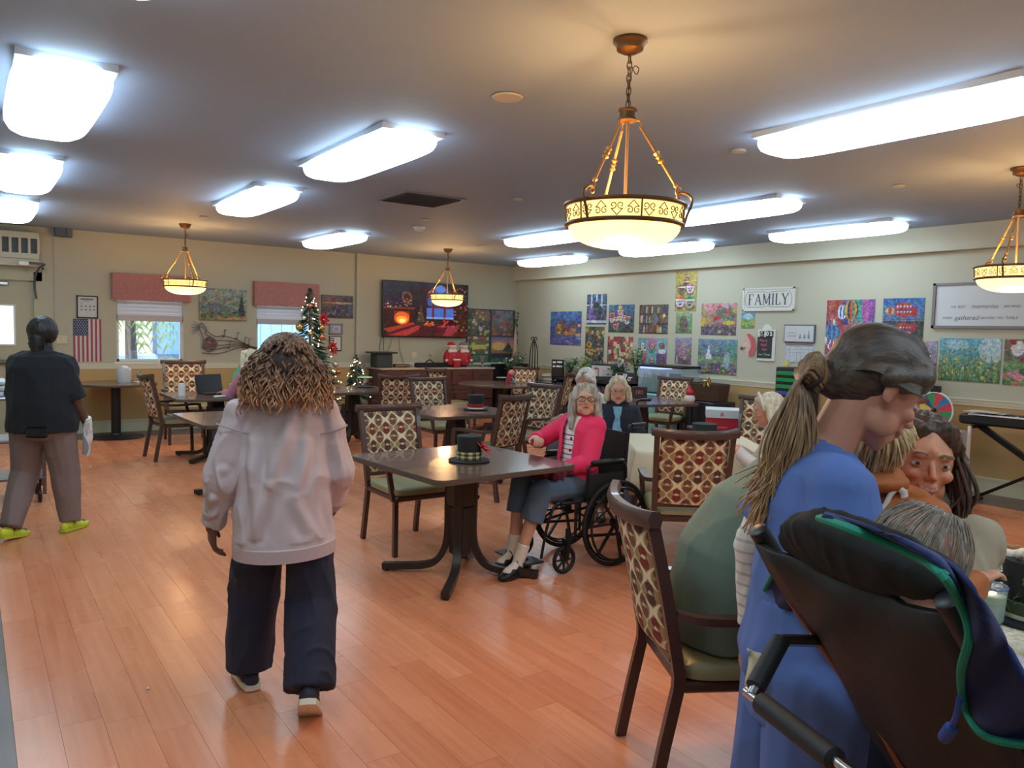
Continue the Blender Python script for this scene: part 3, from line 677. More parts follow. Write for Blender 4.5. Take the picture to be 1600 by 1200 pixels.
C0 = make_chair(); C0['group'] = 'ogee patterned dining chairs'
chairs = [
 (2.27, 1.83, -29, 1, 'nearest patterned armchair, large in the foreground, with the seated person in grey green'),
 (3.97, 3.57, 52, 1, 'patterned armchair seen square from behind, between the cloth table and the grey green top'),
 (2.66, 5.07, -90, 1, 'patterned armchair facing the camera behind the front square table'),
 (2.03, 9.85, 5, 1, 'patterned armchair seen side on, left of the tables under the left window'),
 (2.42, 11.1, -95, 1.08, 'tall patterned chair below the left window sill beside the laptop table'),
 (4.12, 6.28, 112, 1, 'patterned armchair turned away, right of the plaid hat on the front table'),
 (5.05, 6.95, 187, 1, 'patterned armchair facing left behind the woman in the pink cardigan'),
 (7.25, 9.35, 130, 1, 'patterned chair against the low bookcase, left of the white haired resident'),
 (4.66, 9.42, 78, 1, 'left of the two patterned chairs behind the chair at the front table'),
 (4.68, 8.10, -88, 1, 'right one of the two patterned chairs behind the front table, backed by the credenza'),
 (6.25, 10.45, 5, 1, 'patterned chair at the left of the round table, before the wooden credenza'),
 (7.85, 11.0, 205, .97, 'patterned chair at the right of the round table, below the pink cone'),
 (7.95, 7.6, 195, 1, 'patterned chair in front of the aquarium'),
 (6.95, 3.75, 235, 1, 'patterned chair behind the mother, beside the prize wheel'),
 (6.25, 4.75, 200, 1, 'dark framed chair just left of the white haired woman in the hair band')]
for i, (x, y, a, s, lb) in enumerate(chairs):
    o = C0 if i == 0 else dup(C0); o.location = (x, y, 0); o.rotation_euler.z = math.radians(a); o['label'] = lb; o.scale = (s, s, s)
# ================================================================ TABLES
m_top = mat('laminate_walnut', (98, 76, 72), .22, noise_=.22, nscale=8, stretch=(6, .6, 1), coat=.3)
m_edge = mat('table_edge', (86, 72, 64), .35)
m_tbase = mat('table_base_bronze', (52, 44, 42), .4, metal=.2)
def table_top(mb, sx, sy, z0, z1, r=.07, n=6):
    pts = []
    for cx, cy, a0 in ((sx/2-r, sy/2-r, 0), (-sx/2+r, sy/2-r, 90), (-sx/2+r, -sy/2+r, 180), (sx/2-r, -sy/2+r, 270)):
        for k in range(n+1): a = math.radians(a0+90*k/n); pts.append((cx+r*math.cos(a), cy+r*math.sin(a)))
    return pts
def make_square_table():
    t = thing('square_table', '', 'table'); pts = table_top(None, 1.07, 1.07, 0, 0)
    MB().prism(pts, .742, .762).build('tabletop', m_top, t, 30)
    mb = MB(); n = len(pts); vs = []
    for s, z in ((.995, .728), (1.006, .730), (1.010, .745), (1.004, .7605), (.99, .7615)): vs += [(x*s, y*s, z) for x, y in pts]
    fs = [(i*n+k, i*n+(k+1) % n, i*n+n+(k+1) % n, i*n+n+k) for i in range(4) for k in range(n)]+[tuple(range(n-1, -1, -1))]
    mb.add(vs, fs); mb.build('edge_band', m_edge, t, 50)
    MB().box((0, 0, .715), (.5, .5, .025)).build('support_plate', m_tbase, t, 0)
    mb = MB(); mb.box((0, 0, .575), (.17, .17, .27), bev=.03); mb.build('upper_column', m_tbase, t)
    MB().box((0, 0, .30), (.13, .13, .36), bev=.03).build('lower_column', m_tbase, t)
    MB().tube([(.08, 0, .50), (.12, 0, .50)], .008, 8).ell((.13, 0, .5), .016).build('knob', m_black, t)
    for k in range(4):
        a = math.radians(45+90*k); d = Vector((math.cos(a), math.sin(a), 0)); sd = Vector((-d.y, d.x, 0))
        path = catmull([d*.085+Vector((0, 0, z)) for z in (.62, .45, .28)]+[d*.105+Vector((0, 0, .17)), d*.16+Vector((0, 0, .085)), d*.25+Vector((0, 0, .05)), d*.40+Vector((0, 0, .037)), d*.52+Vector((0, 0, .030))], 4)
        mb = MB(); mb.path_bar(path, .052, .042, side=sd); mb.build('leg', m_tbase, t, 40)
        MB().cone(d*.49+Vector((0, 0, 0)), d*.49+Vector((0, 0, .014)), .018, n=10).build('foot_pad', m_black, t)
    return t
T0 = make_square_table(); T0['group'] = 'square pedestal dining tables'
for i, (x, y, a, lb) in enumerate([(2.62, 4.26, 4, 'square brown table in front holding the plaid banded top hat'), (2.10, 7.22, 2, 'square table left of the woman in the pale sweatshirt, with the poinsettia'), (2.42, 9.62, 0, 'square table holding the laptop and foam cups under the left window'), (4.22, 7.0, 0, 'square table in the middle holding the black hat with a red band'), (4.33, 9.95, 0, 'square table with the poinsettia hat right of the sweatshirt woman'), (7.08, 7.15, -12, 'dark table in front of the aquarium and teal cloth')]):
    o = T0 if i == 0 else dup(T0); o.location = (x, y, 0); o.rotation_euler.z = math.radians(a); o['label'] = lb
def round_table(x, y, r, lb):
    t = thing('round_table', lb, 'table', (x, y, 0))
    MB().lathe([(0, .73), (r-.02, .73), (r, .738), (r, .755), (r-.01, .762), (0, .762)], n=56, cap=False).build('tabletop', m_top, t)
    MB().lathe([(r-.004, .729), (r+.004, .735), (r+.004, .755), (r-.002, .7625)], n=56, cap=False).build('edge_band', m_edge, t)
    MB().box((0, 0, .70), (.10, .10, .06)).build('support_plate', m_tbase, t, 0) ; MB().cone((0, 0, .03), (0, 0, .73), .062, n=24).build('column', mat('base_black', (30, 30, 36), .4), t)
    MB().lathe([(0, 0), (.36, 0), (.365, .012), (.34, .03), (.08, .042), (.07, .06), (0, .06)], n=40, cap=False).build('base', mat('base_black'), t); return t
round_table(1.66, 11.93, .53, 'round dark table on a black disc base below the left window')
round_table(7.05, 10.35, .68, 'large round table before the credenza with the red centrepiece')
# ================================================================ CLOTH TABLES
m_cloth = mat('cloth_cream', (222, 210, 184), .8, bump=.15, bscale=30)
def cloth_table(x, y, rz, sx, sy, z, drop, lb, lc, m=None, seed=0):
    t = thing('folding_table', lb, 'table', (x, y, 0), rz)
    MB().box((0, 0, z-.025), (sx, sy, .03), bev=.008).build('tabletop', mat('folding_top', (190, 186, 176), .5), t)
    for a in (-1, 1):
        for b in (-1, 1): MB().cone((a*(sx/2-.12), b*(sy/2-.1), z-.04), (a*(sx/2-.10), b*(sy/2-.08), 0), .014, n=8).build('leg', m_dark, t)
    mb = MB(); G = []; n = 44
    perim = []
    for k in range(4):
        for q in range(n//4*2): perim.append((k, q/(n//4*2)))
    N = len(perim); L = [(sx/2, sy/2)]
    def pp(k, u, e):
        X, Y = sx/2+e, sy/2+e; c = [(-X, -Y), (X, -Y), (X, Y), (-X, Y)]; a, b = c[k], c[(k+1) % 4]; return a[0]+(b[0]-a[0])*u, a[1]+(b[1]-a[1])*u
    vs = []; fs = []; lev = [(0, 0), (.006, -.004), (.012, -.03), (.02, -.3*drop), (.03, -.65*drop), (.035, -drop)]
    for li, (e, dz) in enumerate(lev):
        for q, (k, u) in enumerate(perim):
            w = math.sin(q*.62+seed)*.5+math.sin(q*1.37+1+seed)*.5; ee = e+(.028*w*max(0, li-2)/3)
            px, py = pp(k, u, ee); corner = (1-min(u, 1-u)*5) if min(u, 1-u) < .2 else 0
            vs.append((px, py, z+.004+dz-(.06*drop*corner*max(0, li-2)/3)))
    for i in range(len(lev)-1):
        for q in range(N): r = (q+1) % N; fs.append((i*N+q, i*N+N+q, i*N+N+r, i*N+r))
    fs.append(tuple(range(N))); mb.add(vs, fs); o = mb.build('tablecloth', m or m_cloth, None, 70, (x, y, 0), rz)
    sol = o.modifiers.new('thick', 'SOLIDIFY'); sol.thickness = .003; sol.offset = 1
    tag(o, lc, 'tablecloth'); return t, o
cloth_table(4.72, 4.15, math.radians(-38), 1.02, 1.02, .745, .30, 'folding table hidden under the cream cloth in the middle', 'cream cloth hanging over the table before the navy cardigan', seed=1)
TB = cloth_table(2.92, .98, math.radians(32.7), 1.62, .80, .735, .32, 'folding table under the cloth at the right edge', 'cream tablecloth on the table at the right edge with candle and dishes', seed=4)
# ================================================================ PEOPLE
V = Vector
def blob(mb, voxel, smooth=2, wr=0, wscale=9, seed=0, dirn=(1, 1, .45), name='mesh', dent=None):
    """fuse overlapping closed shapes into one skin"""
    me = mb.mesh('tmp'); o = bpy.data.objects.new('tmp', me); COL.objects.link(o)
    r = o.modifiers.new('r', 'REMESH'); r.mode = 'VOXEL'; r.voxel_size = voxel; r.adaptivity = 0
    if smooth: q = o.modifiers.new('s', 'SMOOTH'); q.factor = .5; q.iterations = smooth
    dg = bpy.context.evaluated_depsgraph_get(); dg.update(); out = bpy.data.meshes.new_from_object(o.evaluated_get(dg), depsgraph=dg); out.name = name
    bpy.data.objects.remove(o); bpy.data.meshes.remove(me)
    # keep only the largest island
    bm = bmesh.new(); bm.from_mesh(out); bm.verts.ensure_lookup_table(); seen = [False]*len(bm.verts); isl = []
    for v in bm.verts:
        if seen[v.index]: continue
        st = [v]; seen[v.index] = True; g = []
        while st:
            x = st.pop(); g.append(x)
            for e in x.link_edges:
                y = e.other_vert(x)
                if not seen[y.index]: seen[y.index] = True; st.append(y)
        isl.append(g)
    isl.sort(key=len, reverse=True)
    if len(isl) > 1: bmesh.ops.delete(bm, geom=[x for g in isl[1:] if len(g) < .2*len(isl[0]) for x in g], context='VERTS')
    if wr:
        bm.normal_update(); S = V((seed*3.1, seed*1.7, seed*.9))
        for v in bm.verts:
            p = V((v.co.x*dirn[0], v.co.y*dirn[1], v.co.z*dirn[2]))*wscale+S
            n = 1-abs(noise.noise(p+V((noise.noise(p*.5)*1.5, 0, 0))))*2.2; n2 = noise.noise(p*2.3)
            k = wr if dent is None else wr*dent(v.co)
            v.co += v.normal*(k*(.75*n*n*(1 if n > 0 else -1)+.35*n2-.2))
    bm.to_mesh(out); bm.free(); return out
def elbow(a, b, l1, l2, pole):
    a, b = V(a), V(b); d = b-a; L = min(d.length, (l1+l2)*.995); d = d.normalized(); x = (l1*l1-l2*l2+L*L)/(2*L); h = math.sqrt(max(l1*l1-x*x, 0))
    p = V(pole); p = (p-d*p.dot(d)).normalized(); return a+d*x+p*h, a+d*L
def frame(up, left):
    up = V(up).normalized(); left = V(left); left = (left-up*left.dot(up)).normalized(); f = left.cross(up); return Matrix((f, left, up)).transposed()
def head_frame(fwd, tilt=0):
    f = V(fwd).normalized(); l = V((0, 0, 1)).cross(f).normalized(); l = Matrix.Rotation(tilt, 3, f) @ l; u = f.cross(l); return Matrix((f, l, u)).transposed()
def hand(mb, w, d, n, t, curl=.45, s=1.0, spread=.012):
    """palm, four jointed unequal fingers and a thumb"""
    w, d = V(w), V(d).normalized(); n = V(n); n = (n-d*n.dot(d)).normalized(); t = V(t); t = (t-d*t.dot(d)-n*t.dot(n)).normalized()
    mb.cap(w-d*.02, w+d*.03, .024*s, .026*s)
    for k, (off, L) in enumerate(((.032, .074), (.011, .084), (-.010, .078), (-.029, .060))):
        kn = w+d*(.088-.003*abs(k-1))*s+t*off*s; mb.cap(w+d*.015*s+t*off*.55*s, kn, .0155*s, .0115*s, 8)
        a1 = curl*.7; a2 = curl*1.7; a3 = curl*2.4; tt = t*((1.5-k)*spread*4)
        d1 = (d*math.cos(a1)+n*math.sin(a1)+tt*.4).normalized(); d2 = (d*math.cos(a2)+n*math.sin(a2)+tt*.2).normalized(); d3 = (d*math.cos(a3)+n*math.sin(a3)).normalized()
        p1 = kn+d1*L*.45*s; p2 = p1+d2*L*.32*s; p3 = p2+d3*L*.26*s
        mb.cap(kn, p1, .0103*s, .0092*s, 8); mb.cap(p1, p2, .0092*s, .0083*s, 8); mb.cap(p2, p3, .0083*s, .0072*s, 8)
    b = w+d*.022*s+t*.018*s+n*.006*s; m1 = b+(d*.55+t*.75+n*.35).normalized()*.038*s; m2 = m1+(d*.85+t*.4+n*.4).normalized()*.030*s; m3 = m2+(d*.95+t*.1+n*.4).normalized()*.022*s
    mb.cap(b, m1, .016*s, .0125*s, 8); mb.cap(m1, m2, .0120*s, .0102*s, 8); mb.cap(m2, m3, .0100*s, .0082*s, 8)
def head(mb, h, H, s=1.0, jaw=1.0, nose=1.0, old=0):
    q = lambda x, y, z: V(h)+H @ V((x*s, y*s, z*s)); E = lambda c, r, rot=None: mb.ell(q(*c), tuple(v*s for v in r), H if rot is None else H @ rot, 20, 14)
    E((-.022, 0, .030), (.094, .074, .083)); E((.012, 0, .005), (.074, .068, .082)); E((.034, 0, -.035), (.052, .054*jaw, .070))
    E((.048, 0, -.085), (.034, .034*jaw, .024)); E((.066, 0, -.098), (.017, .019, .015))
    for y in (-1, 1):
        E((.028, y*.040*jaw, -.062), (.036, .020, .032)); E((.062, y*.037, -.024), (.022, .021, .018)); E((.078, y*.028, .022), (.014, .024, .0075), Matrix.Rotation(y*.12, 3, 'X'))
        E((-.008, y*.074, -.008), (.016, .0085, .029), Matrix.Rotation(y*-.25, 3, 'Z')); E((-.003, y*.076, -.030), (.009, .006, .010))
        E((.093, y*.0115*nose, -.031), (.011, .0075*nose, .0075*nose))
    mb.cap(q(.080, 0, .012), q(.101*1, 0, -.020), .0075*s*nose, .0105*s*nose, 10); E((.104, 0, -.026), (.012, .0105*nose, .010*nose)); mb.cap(q(.078, 0, .02), q(.08, 0, .03), .012*s, .014*s, 8)
    E((.084, 0, -.052), (.013, .022, .014)); E((.0905, 0, -.0535), (.0085, .022, .0048)); E((.0885, 0, -.0625), (.0085, .019, .0055)); E((.076, 0, -.078), (.014, .022, .012))
    if old:
        for y in (-1, 1): E((.06, y*.044, -.062), (.016, .010, .02))
def paint_skin(me, base, h, H, s=1.0, lips=(150, 80, 76), brow=(90, 66, 50), seed=0, lid=None, smile=0):
    n = len(me.vertices); co = np.empty(n*3, np.float32); me.vertices.foreach_get('co', co); co = co.reshape(-1, 3)
    M = np.array(H); L = (co-np.array(V(h)))@M/s; x, y, z = L.T
    c = np.ones((n, 3))*np.array(base)/255.; rs = np.random.RandomState(seed)
    nz = np.array([noise.noise(V((float(a*14), float(b*14), float(d*14)))) for a, b, d in co[::1]]) if n < 60000 else np.zeros(n)
    c *= (1+.07*nz)[:, None]; inh = (np.abs(x) < .15) & (np.abs(y) < .12) & (np.abs(z) < .14)
    def put(m, col, al=1.0):
        k = (np.clip(m, 0, 1)*inh*al)[:, None]; c[:] = c*(1-k)+np.array(col)/255.*k
    g = lambda cx, cy, cz, rx, ry, rz: np.exp(-np.clip(((x-cx)/rx)**2+((np.abs(y)-cy)/ry)**2+((z-cz)/rz)**2, 0, 30))
    rd = np.array(base)*np.array([1.08, .80, .78]); put(g(.07, .038, -.03, .03, .02, .018), rd, .3); put(g(.11, 0, -.027, .02, .014, .012), rd, .45)
    zs = z-smile*(y/.024)**2; put(((x > .07) & (np.abs(y) < .025) & (np.abs(zs+.058) < .0080*(1-(y/.027)**2)+.001)).astype(float), lips, .85)
    put(((x > .075) & (np.abs(y) < .021) & (np.abs(zs+.0578) < (.0028 if smile else .0014))).astype(float), (226, 212, 200) if smile else (70, 34, 34), .7)
    put(((x > .05) & (np.abs(np.abs(y)-.030) < .019) & (np.abs(z-.026+6*(np.abs(y)-.032)**2) < .0034)).astype(float), brow, .8)
    put(g(.078, .031, .002, .02, .017, .009), np.array(base)*.78 if lid is None else lid, .55)  # eyelid shade painted into the skin colour
    a = me.color_attributes.new('paint', 'FLOAT_COLOR', 'POINT'); q = np.clip(c, 0, 1); q = np.where(q <= .04045, q/12.92, ((q+.055)/1.055)**2.4)
    d = np.ones((n, 4), np.float32); d[:, :3] = q; a.data.foreach_set('color', d.ravel())
m_skin = attr_mat('skin', rough=.5, spec=.35)
b_ = m_skin.node_tree.nodes['Principled BSDF']; b_.inputs['Subsurface Weight'].default_value = .12; b_.inputs['Subsurface Radius'].default_value = (.9, .35, .2); b_.inputs['Subsurface Scale'].default_value = .008
m_eye = attr_mat('eyeball', rough=.12, spec=.6)
def eyes(par, h, H, s=1.0, iris=(70, 90, 100), look=(1, 0, 0), r=.0122, col=None):
    for y in (1, -1):
        n, m = 20, 16; mb = MB().ell((0, 0, 0), r*s, None, n, m); me = mb.mesh('eye'); L = V(look).normalized(); cols = []
        for v in me.vertices:
            a = v.co.normalized().angle(L); cols += [*(lin((.03, .03, .03)) if a < .22 else rgb(*iris) if a < .52 else rgb(214, 206, 200)), 1]
        at = me.color_attributes.new('paint', 'FLOAT_COLOR', 'POINT'); at.data.foreach_set('color', cols); me.materials.append(m_eye)
        o = link('eye', me, par, 180); c = V(h)+H @ V((.0715*s, y*.031*s, .0015*s)); o.matrix_local = Matrix.Translation(c) @ H.to_4x4()
        if col is None: continue
        R = r*s*1.10; n, m = 22, 22; mb = MB().ell((0, 0, 0), R, None, n, m); me = mb.mesh('eyelid'); bm = bmesh.new(); bm.from_mesh(me); q = math.radians(22)
        lz = [f for f in bm.faces if -.34 < (f.calc_center_median().z/R) < .22 or f.calc_center_median().x < -R*.2]
        bmesh.ops.delete(bm, geom=lz, context='FACES'); bm.to_mesh(me); bm.free()
        at = me.color_attributes.new('paint', 'FLOAT_COLOR', 'POINT'); cc = rgb(*[v*.90 for v in col]); at.data.foreach_set('color', [*cc, 1]*len(me.vertices)); me.materials.append(m_skin)
        o = link('eyelid', me, par, 180); o.matrix_local = Matrix.Translation(c) @ H.to_4x4()
def body(P, s=1.0, fat=1.0, voxel=.007, skin=(200, 150, 125), hands=True, smooth=2, **kw):
    mb = MB(); g = lambda k: V(P[k]); up = g('neck')-g('pelvis'); left = g('shL')-g('shR'); T = frame(up, left); HF = P['H']
    mb.ell(g('pelvis'), (.10*s*fat, .15*s*fat, .12*s), T); mb.ell((g('pelvis')+g('chest'))/2, (.09*s*fat, .125*s*fat, .16*s), T); mb.ell(g('chest'), (.10*s*fat, .145*s*fat, .17*s), T)
    mb.cap(g('shL'), g('shR'), .052*s); mb.cap(g('neck'), g('chest'), .06*s, .09*s)
    mb.cap(g('neck')-up.normalized()*.02, V(P['head'])+HF @ V((-.025*s, 0, -.075*s)), .056*s, .050*s)
    head(mb, P['head'], HF, s*P.get('hs', 1), P.get('jaw', 1), P.get('nose', 1), P.get('old', 0))
    for sd in 'LR':
        mb.cap(g('sh'+sd), g('el'+sd), .048*s*fat, .036*s*fat); mb.cap(g('el'+sd), g('wr'+sd), .036*s*fat, .024*s)
        if hands and P.get('hand'+sd): d, n, t, c = P['hand'+sd]; hand(mb, P['wr'+sd], d, n, t, c, s*P.get('handk', 1))
        mb.cap(g('hip'+sd), g('kn'+sd), .080*s*fat, .054*s*fat); k, a = g('kn'+sd), g('an'+sd); mb.cap(k, k.lerp(a, .35), .050*s, .050*s); mb.cap(k.lerp(a, .35), a, .050*s, .034*s)
        td = V(P['toe'+sd]).normalized(); mb.cap(a-td*.03*s+V((0, 0, -.035*s)), a+td*.13*s+V((0, 0, -.045*s)), .034*s, .026*s)
    me = blob(mb, voxel, smooth, name='body'); me.materials.append(m_skin); paint_skin(me, skin, P['head'], HF, s*P.get('hs', 1), **kw); return me
def cloth_mat(name, col=(128,128,128), rough=.85, n=.08, ns=40, **k): return mat(name, col, rough, noise_=n, nscale=ns, sheen=.03, **k)
def sleeve(mb, P, sd, s, r0, r1, r2, upto=1.0, cuff=0):
    a, b, c = V(P['sh'+sd]), V(P['el'+sd]), V(P['wr'+sd]); mb.ell(a, r0*1.05)
    if upto <= .5: e = a.lerp(b, upto*2); mb.cone(a, e, r0, r1, 20); return
    mb.cap(a, b, r0, r1); e = b.lerp(c, (upto-.5)*2); mb.cone(b, e, r1, r2, 20)
    if cuff: d = (c-b).normalized(); mb.cone(e-d*cuff, e, r2*.92, r2*.9, 18)
def top(P, s, pad=.02, sl=1.0, hem=None, fat=1.0, voxel=.008, wr=.006, seed=1, belly=0, rr=(.068, .056, .045), m=None, name='shirt', cuff=0, extra=None, collar=.02, wscale=9, neckless=False, bust=0, dent=None):
    mb = MB(); g = lambda k: V(P[k]); up = (g('neck')-g('pelvis')); u = up.normalized(); left = g('shL')-g('shR'); T = frame(up, left); f = T @ V((1, 0, 0)); l = T @ V((0, 1, 0))
    rings = []; L = up.length; hemd = hem if hem is not None else .05
    A, B = .105*s*fat+pad, .150*s*fat+pad
    base = g('pelvis')-u*hemd
    for t, ka, kb in ((0, 1.0, 1.0), (.12, 1.04, 1.02), (.35, 1.0+belly*.5, .98), (.6, 1.0, .98), (.8, .98, 1.0), (.93, .78, .90), (1.0, .50, .55)):
        rings.append((base.lerp(g('neck'), t)+f*(belly*.04 if .1 < t < .6 else 0), A*ka, B*kb, f, l))
    mb.loft(rings, 28); mb.cap(g('shL'), g('shR'), (.055*s+pad*.6)); mb.cap(g('neck')-u*.03, g('neck')+u*collar, .062*s+pad*.35, .060*s+pad*.2)
    if bust:
        for q in (-1, 1): mb.ell(g('chest')+f*(A*.62)+l*q*.062*s-u*.01, (.075*bust, .07*bust, .075*bust))
    for sd in 'LR': sleeve(mb, P, sd, s, rr[0]*s, rr[1]*s, rr[2]*s, sl, cuff)
    if extra: extra(mb, g, f, l, u)
    me = blob(mb, voxel, 2, wr, wscale, seed, name=name, dent=dent); me.materials.append(m); return me
def trousers(P, s, pad=.015, upto=1.0, voxel=.009, wr=.006, seed=2, m=None, fat=1.0, rr=None, name='trousers', wscale=8, seat=0):
    mb = MB(); g = lambda k: V(P[k]); up = (g('neck')-g('pelvis')); u = up.normalized(); left = g('hipL')-g('hipR'); T = frame(up, left)
    mb.ell(g('pelvis'), (.115*s*fat+pad, .155*s*fat+pad, .13*s+pad), T); mb.cap(g('hipL'), g('hipR'), .10*s*fat+pad*.5)
    f = T @ V((1, 0, 0)); l = T @ V((0, 1, 0)); mb.loft([(g('pelvis')+u*.0, .11*s*fat+pad, .15*s*fat+pad, f, l), (g('pelvis')+u*.14*s, .10*s*fat+pad, .14*s*fat+pad, f, l)], 24)
    if seat: mb.ell(g('pelvis')-f*.05-u*.05, (.10*s*fat, .145*s*fat, .11*s))
    R = rr or (.095*s*fat, .072*s*fat, .062*s)
    for sd in 'LR':
        h, k, a = g('hip'+sd), g('kn'+sd), g('an'+sd); e = k.lerp(a, (upto-.5)*2); mb.cap(h, k, R[0], R[1]); mb.cone(k, e, R[1], R[2], 20)
    me = blob(mb, voxel, 2, wr, wscale, seed, name=name); me.materials.append(m); return me
def shoe(par, P, sd, s, m, m_sole, heel=0, name='shoe', tall=.05, strap=None, pitch=0):
    a = V(P['an'+sd]); td = V(P['toe'+sd]).normalized(); l = V((0, 0, 1)).cross(td)
    if l.length < .05: l = V((0, 1, 0))
    l.normalize(); u = td.cross(l); ic = a-u*.075*s
    mb = MB()
    for t, w, h in ((-.055, .030, .034), (-.02, .036, .036), (.04, .040, .03), (.09, .044, .024), (.135, .040, .018), (.165, .028, .014)):
        mb.ell(ic+td*t*s+u*(h+.004)*s, (w*s*1.1, w*s, h*s*1.15), Matrix((td, l, u)).transposed(), 14, 8)
    if tall: mb.cap(ic+u*.04*s-td*.015, ic+u*(.04+tall)*s-td*.02, .040*s, .038*s)
    me = blob(mb, .006, 2, name='shoe'); me.materials.append(m); sh = link(name, me, par, 180)
    pts = []; out = [(-.09, 0), (-.08, .03), (-.03, .04), (.03, .042), (.09, .048), (.14, .042), (.175, .022), (.183, 0)]; out = out+[(x, -y) for x, y in out[-2:0:-1]]
    n = len(out); vs = [ic+td*x*s+l*y*s+u*z for z in (0.0, .022*s) for x, y in out]; q = MB(); q.add(vs, [tuple(range(n-1, -1, -1)), tuple(range(n, 2*n))]+[(i, (i+1) % n, n+(i+1) % n, n+i) for i in range(n)])
    q.build('sole', m_sole, sh, 40); return sh
def capelets(): pass
def strands(n, root, tip, r0, r1, seed, jit=.01, k=8, mid=None, mb=None, sides=5):
    """tapering locks from points on root curve to points on tip curve"""
    rs = random.Random(seed); mb = mb or MB()
    for i in range(n):
        a = root(rs.random()); b = tip(rs.random()) if tip.__code__.co_argcount == 1 else tip(rs.random(), a); c = (mid(a, b) if mid else (a+b)/2)+V((rs.gauss(0, jit), rs.gauss(0, jit), rs.gauss(0, jit)))
        pts = catmull([a, a.lerp(c, .5)+V((rs.gauss(0, jit*.4), rs.gauss(0, jit*.4), 0)), c, c.lerp(b, .5)+V((rs.gauss(0, jit*.5), rs.gauss(0, jit*.5), 0)), b], 3)
        m = len(pts); mb.tube(pts, [r0+(r1-r0)*j/(m-1) for j in range(m)], sides)
    return mb
def hair_mat(name, c1, c2, rough=.45, axis=2, lo=None, hi=None, ns=70, stretch=(1, 1, .12)):
    """hair tone between c1 and c2 by fine streaks; lo..hi (object z) fades root to tip colour"""
    if name in MATS: return MATS[name]
    m = bpy.data.materials.new(name); m.use_nodes = True; nt = m.node_tree; b = nt.nodes['Principled BSDF']; b.inputs['Roughness'].default_value = rough
    tc = nt.nodes.new('ShaderNodeTexCoord'); mp = nt.nodes.new('ShaderNodeMapping'); mp.inputs['Scale'].default_value = stretch; nt.links.new(tc.outputs['Object'], mp.inputs[0])
    n = nt.nodes.new('ShaderNodeTexNoise'); n.inputs['Scale'].default_value = ns; n.inputs['Detail'].default_value = 4; nt.links.new(mp.outputs[0], n.inputs['Vector'])
    cr = nt.nodes.new('ShaderNodeMapRange'); cr.inputs[1].default_value = .35; cr.inputs[2].default_value = .65; nt.links.new(n.outputs['Fac'], cr.inputs[0])
    mx = nt.nodes.new('ShaderNodeMix'); mx.data_type = 'RGBA'; mx.inputs[6].default_value = (*rgb(*c1), 1); mx.inputs[7].default_value = (*rgb(*c2), 1)
    if lo is not None:
        sp = nt.nodes.new('ShaderNodeSeparateXYZ'); nt.links.new(tc.outputs['Object'], sp.inputs[0]); mr = nt.nodes.new('ShaderNodeMapRange'); mr.inputs[1].default_value = hi; mr.inputs[2].default_value = lo
        nt.links.new(sp.outputs[axis], mr.inputs[0]); ad = nt.nodes.new('ShaderNodeMath'); ad.operation = 'MULTIPLY_ADD'; ad.inputs[1].default_value = .75; nt.links.new(mr.outputs[0], ad.inputs[0])
        m2 = nt.nodes.new('ShaderNodeMath'); m2.operation = 'MULTIPLY'; m2.inputs[1].default_value = .45; nt.links.new(cr.outputs[0], m2.inputs[0]); nt.links.new(m2.outputs[0], ad.inputs[2]); nt.links.new(ad.outputs[0], mx.inputs[0])
    else: nt.links.new(cr.outputs[0], mx.inputs[0])
    nt.links.new(mx.outputs[2], b.inputs['Base Color'])
    bp = nt.nodes.new('ShaderNodeBump'); bp.inputs['Strength'].default_value = .5; bp.inputs['Distance'].default_value = .004; nt.links.new(n.outputs['Fac'], bp.inputs['Height']); nt.links.new(bp.outputs[0], b.inputs['Normal'])
    MATS[name] = m; return m
def seated(s=1.0, lean=0.05, headf=(1, 0, 0), seat=.50, tilt=0, knees=(.14, .12), feet=None, sw=1.0):
    c, sn = math.cos(lean), math.sin(lean); z0 = seat+.09*s
    up = V((sn, 0, c)); P = {'pelvis': V((0, 0, z0))}; P['chest'] = P['pelvis']+up*.31*s; P['neck'] = P['pelvis']+up*.49*s+V((.01, 0, 0))
    P['head'] = P['neck']+V((.035*s+sn*.04, 0, .135*s)); P['H'] = head_frame(headf, tilt)
    for k, y in (('L', 1), ('R', -1)):
        P['sh'+k] = P['neck']-up*.075*s+V((-.01, y*.145*s*sw, 0)); P['hip'+k] = P['pelvis']+V((.02, y*.085*s, -.02)); P['kn'+k] = V((.43*s, y*knees[0], z0-.03))
        P['an'+k] = V((.46*s, y*knees[1], .085)); P['toe'+k] = V((1, 0, 0))
    return P
def arms(P, s, wrL, wrR, poleL=(-.2, .6, -1), poleR=(-.2, -.6, -1)):
    P['elL'], P['wrL'] = elbow(P['shL'], wrL, .27*s, .245*s, poleL); P['elR'], P['wrR'] = elbow(P['shR'], wrR, .27*s, .245*s, poleR); return P
def person(label, loc, rz, name='person'): return thing(name, label, 'person', loc, math.radians(rz))
def haircap(mb, h, H, s, back=1.0, r=(.104, .086, .094), c=(-.024, 0, .034), cut=None):
    mb.ell(V(h)+H @ V([v*s for v in c]), tuple(v*s for v in r), H, 22, 14)
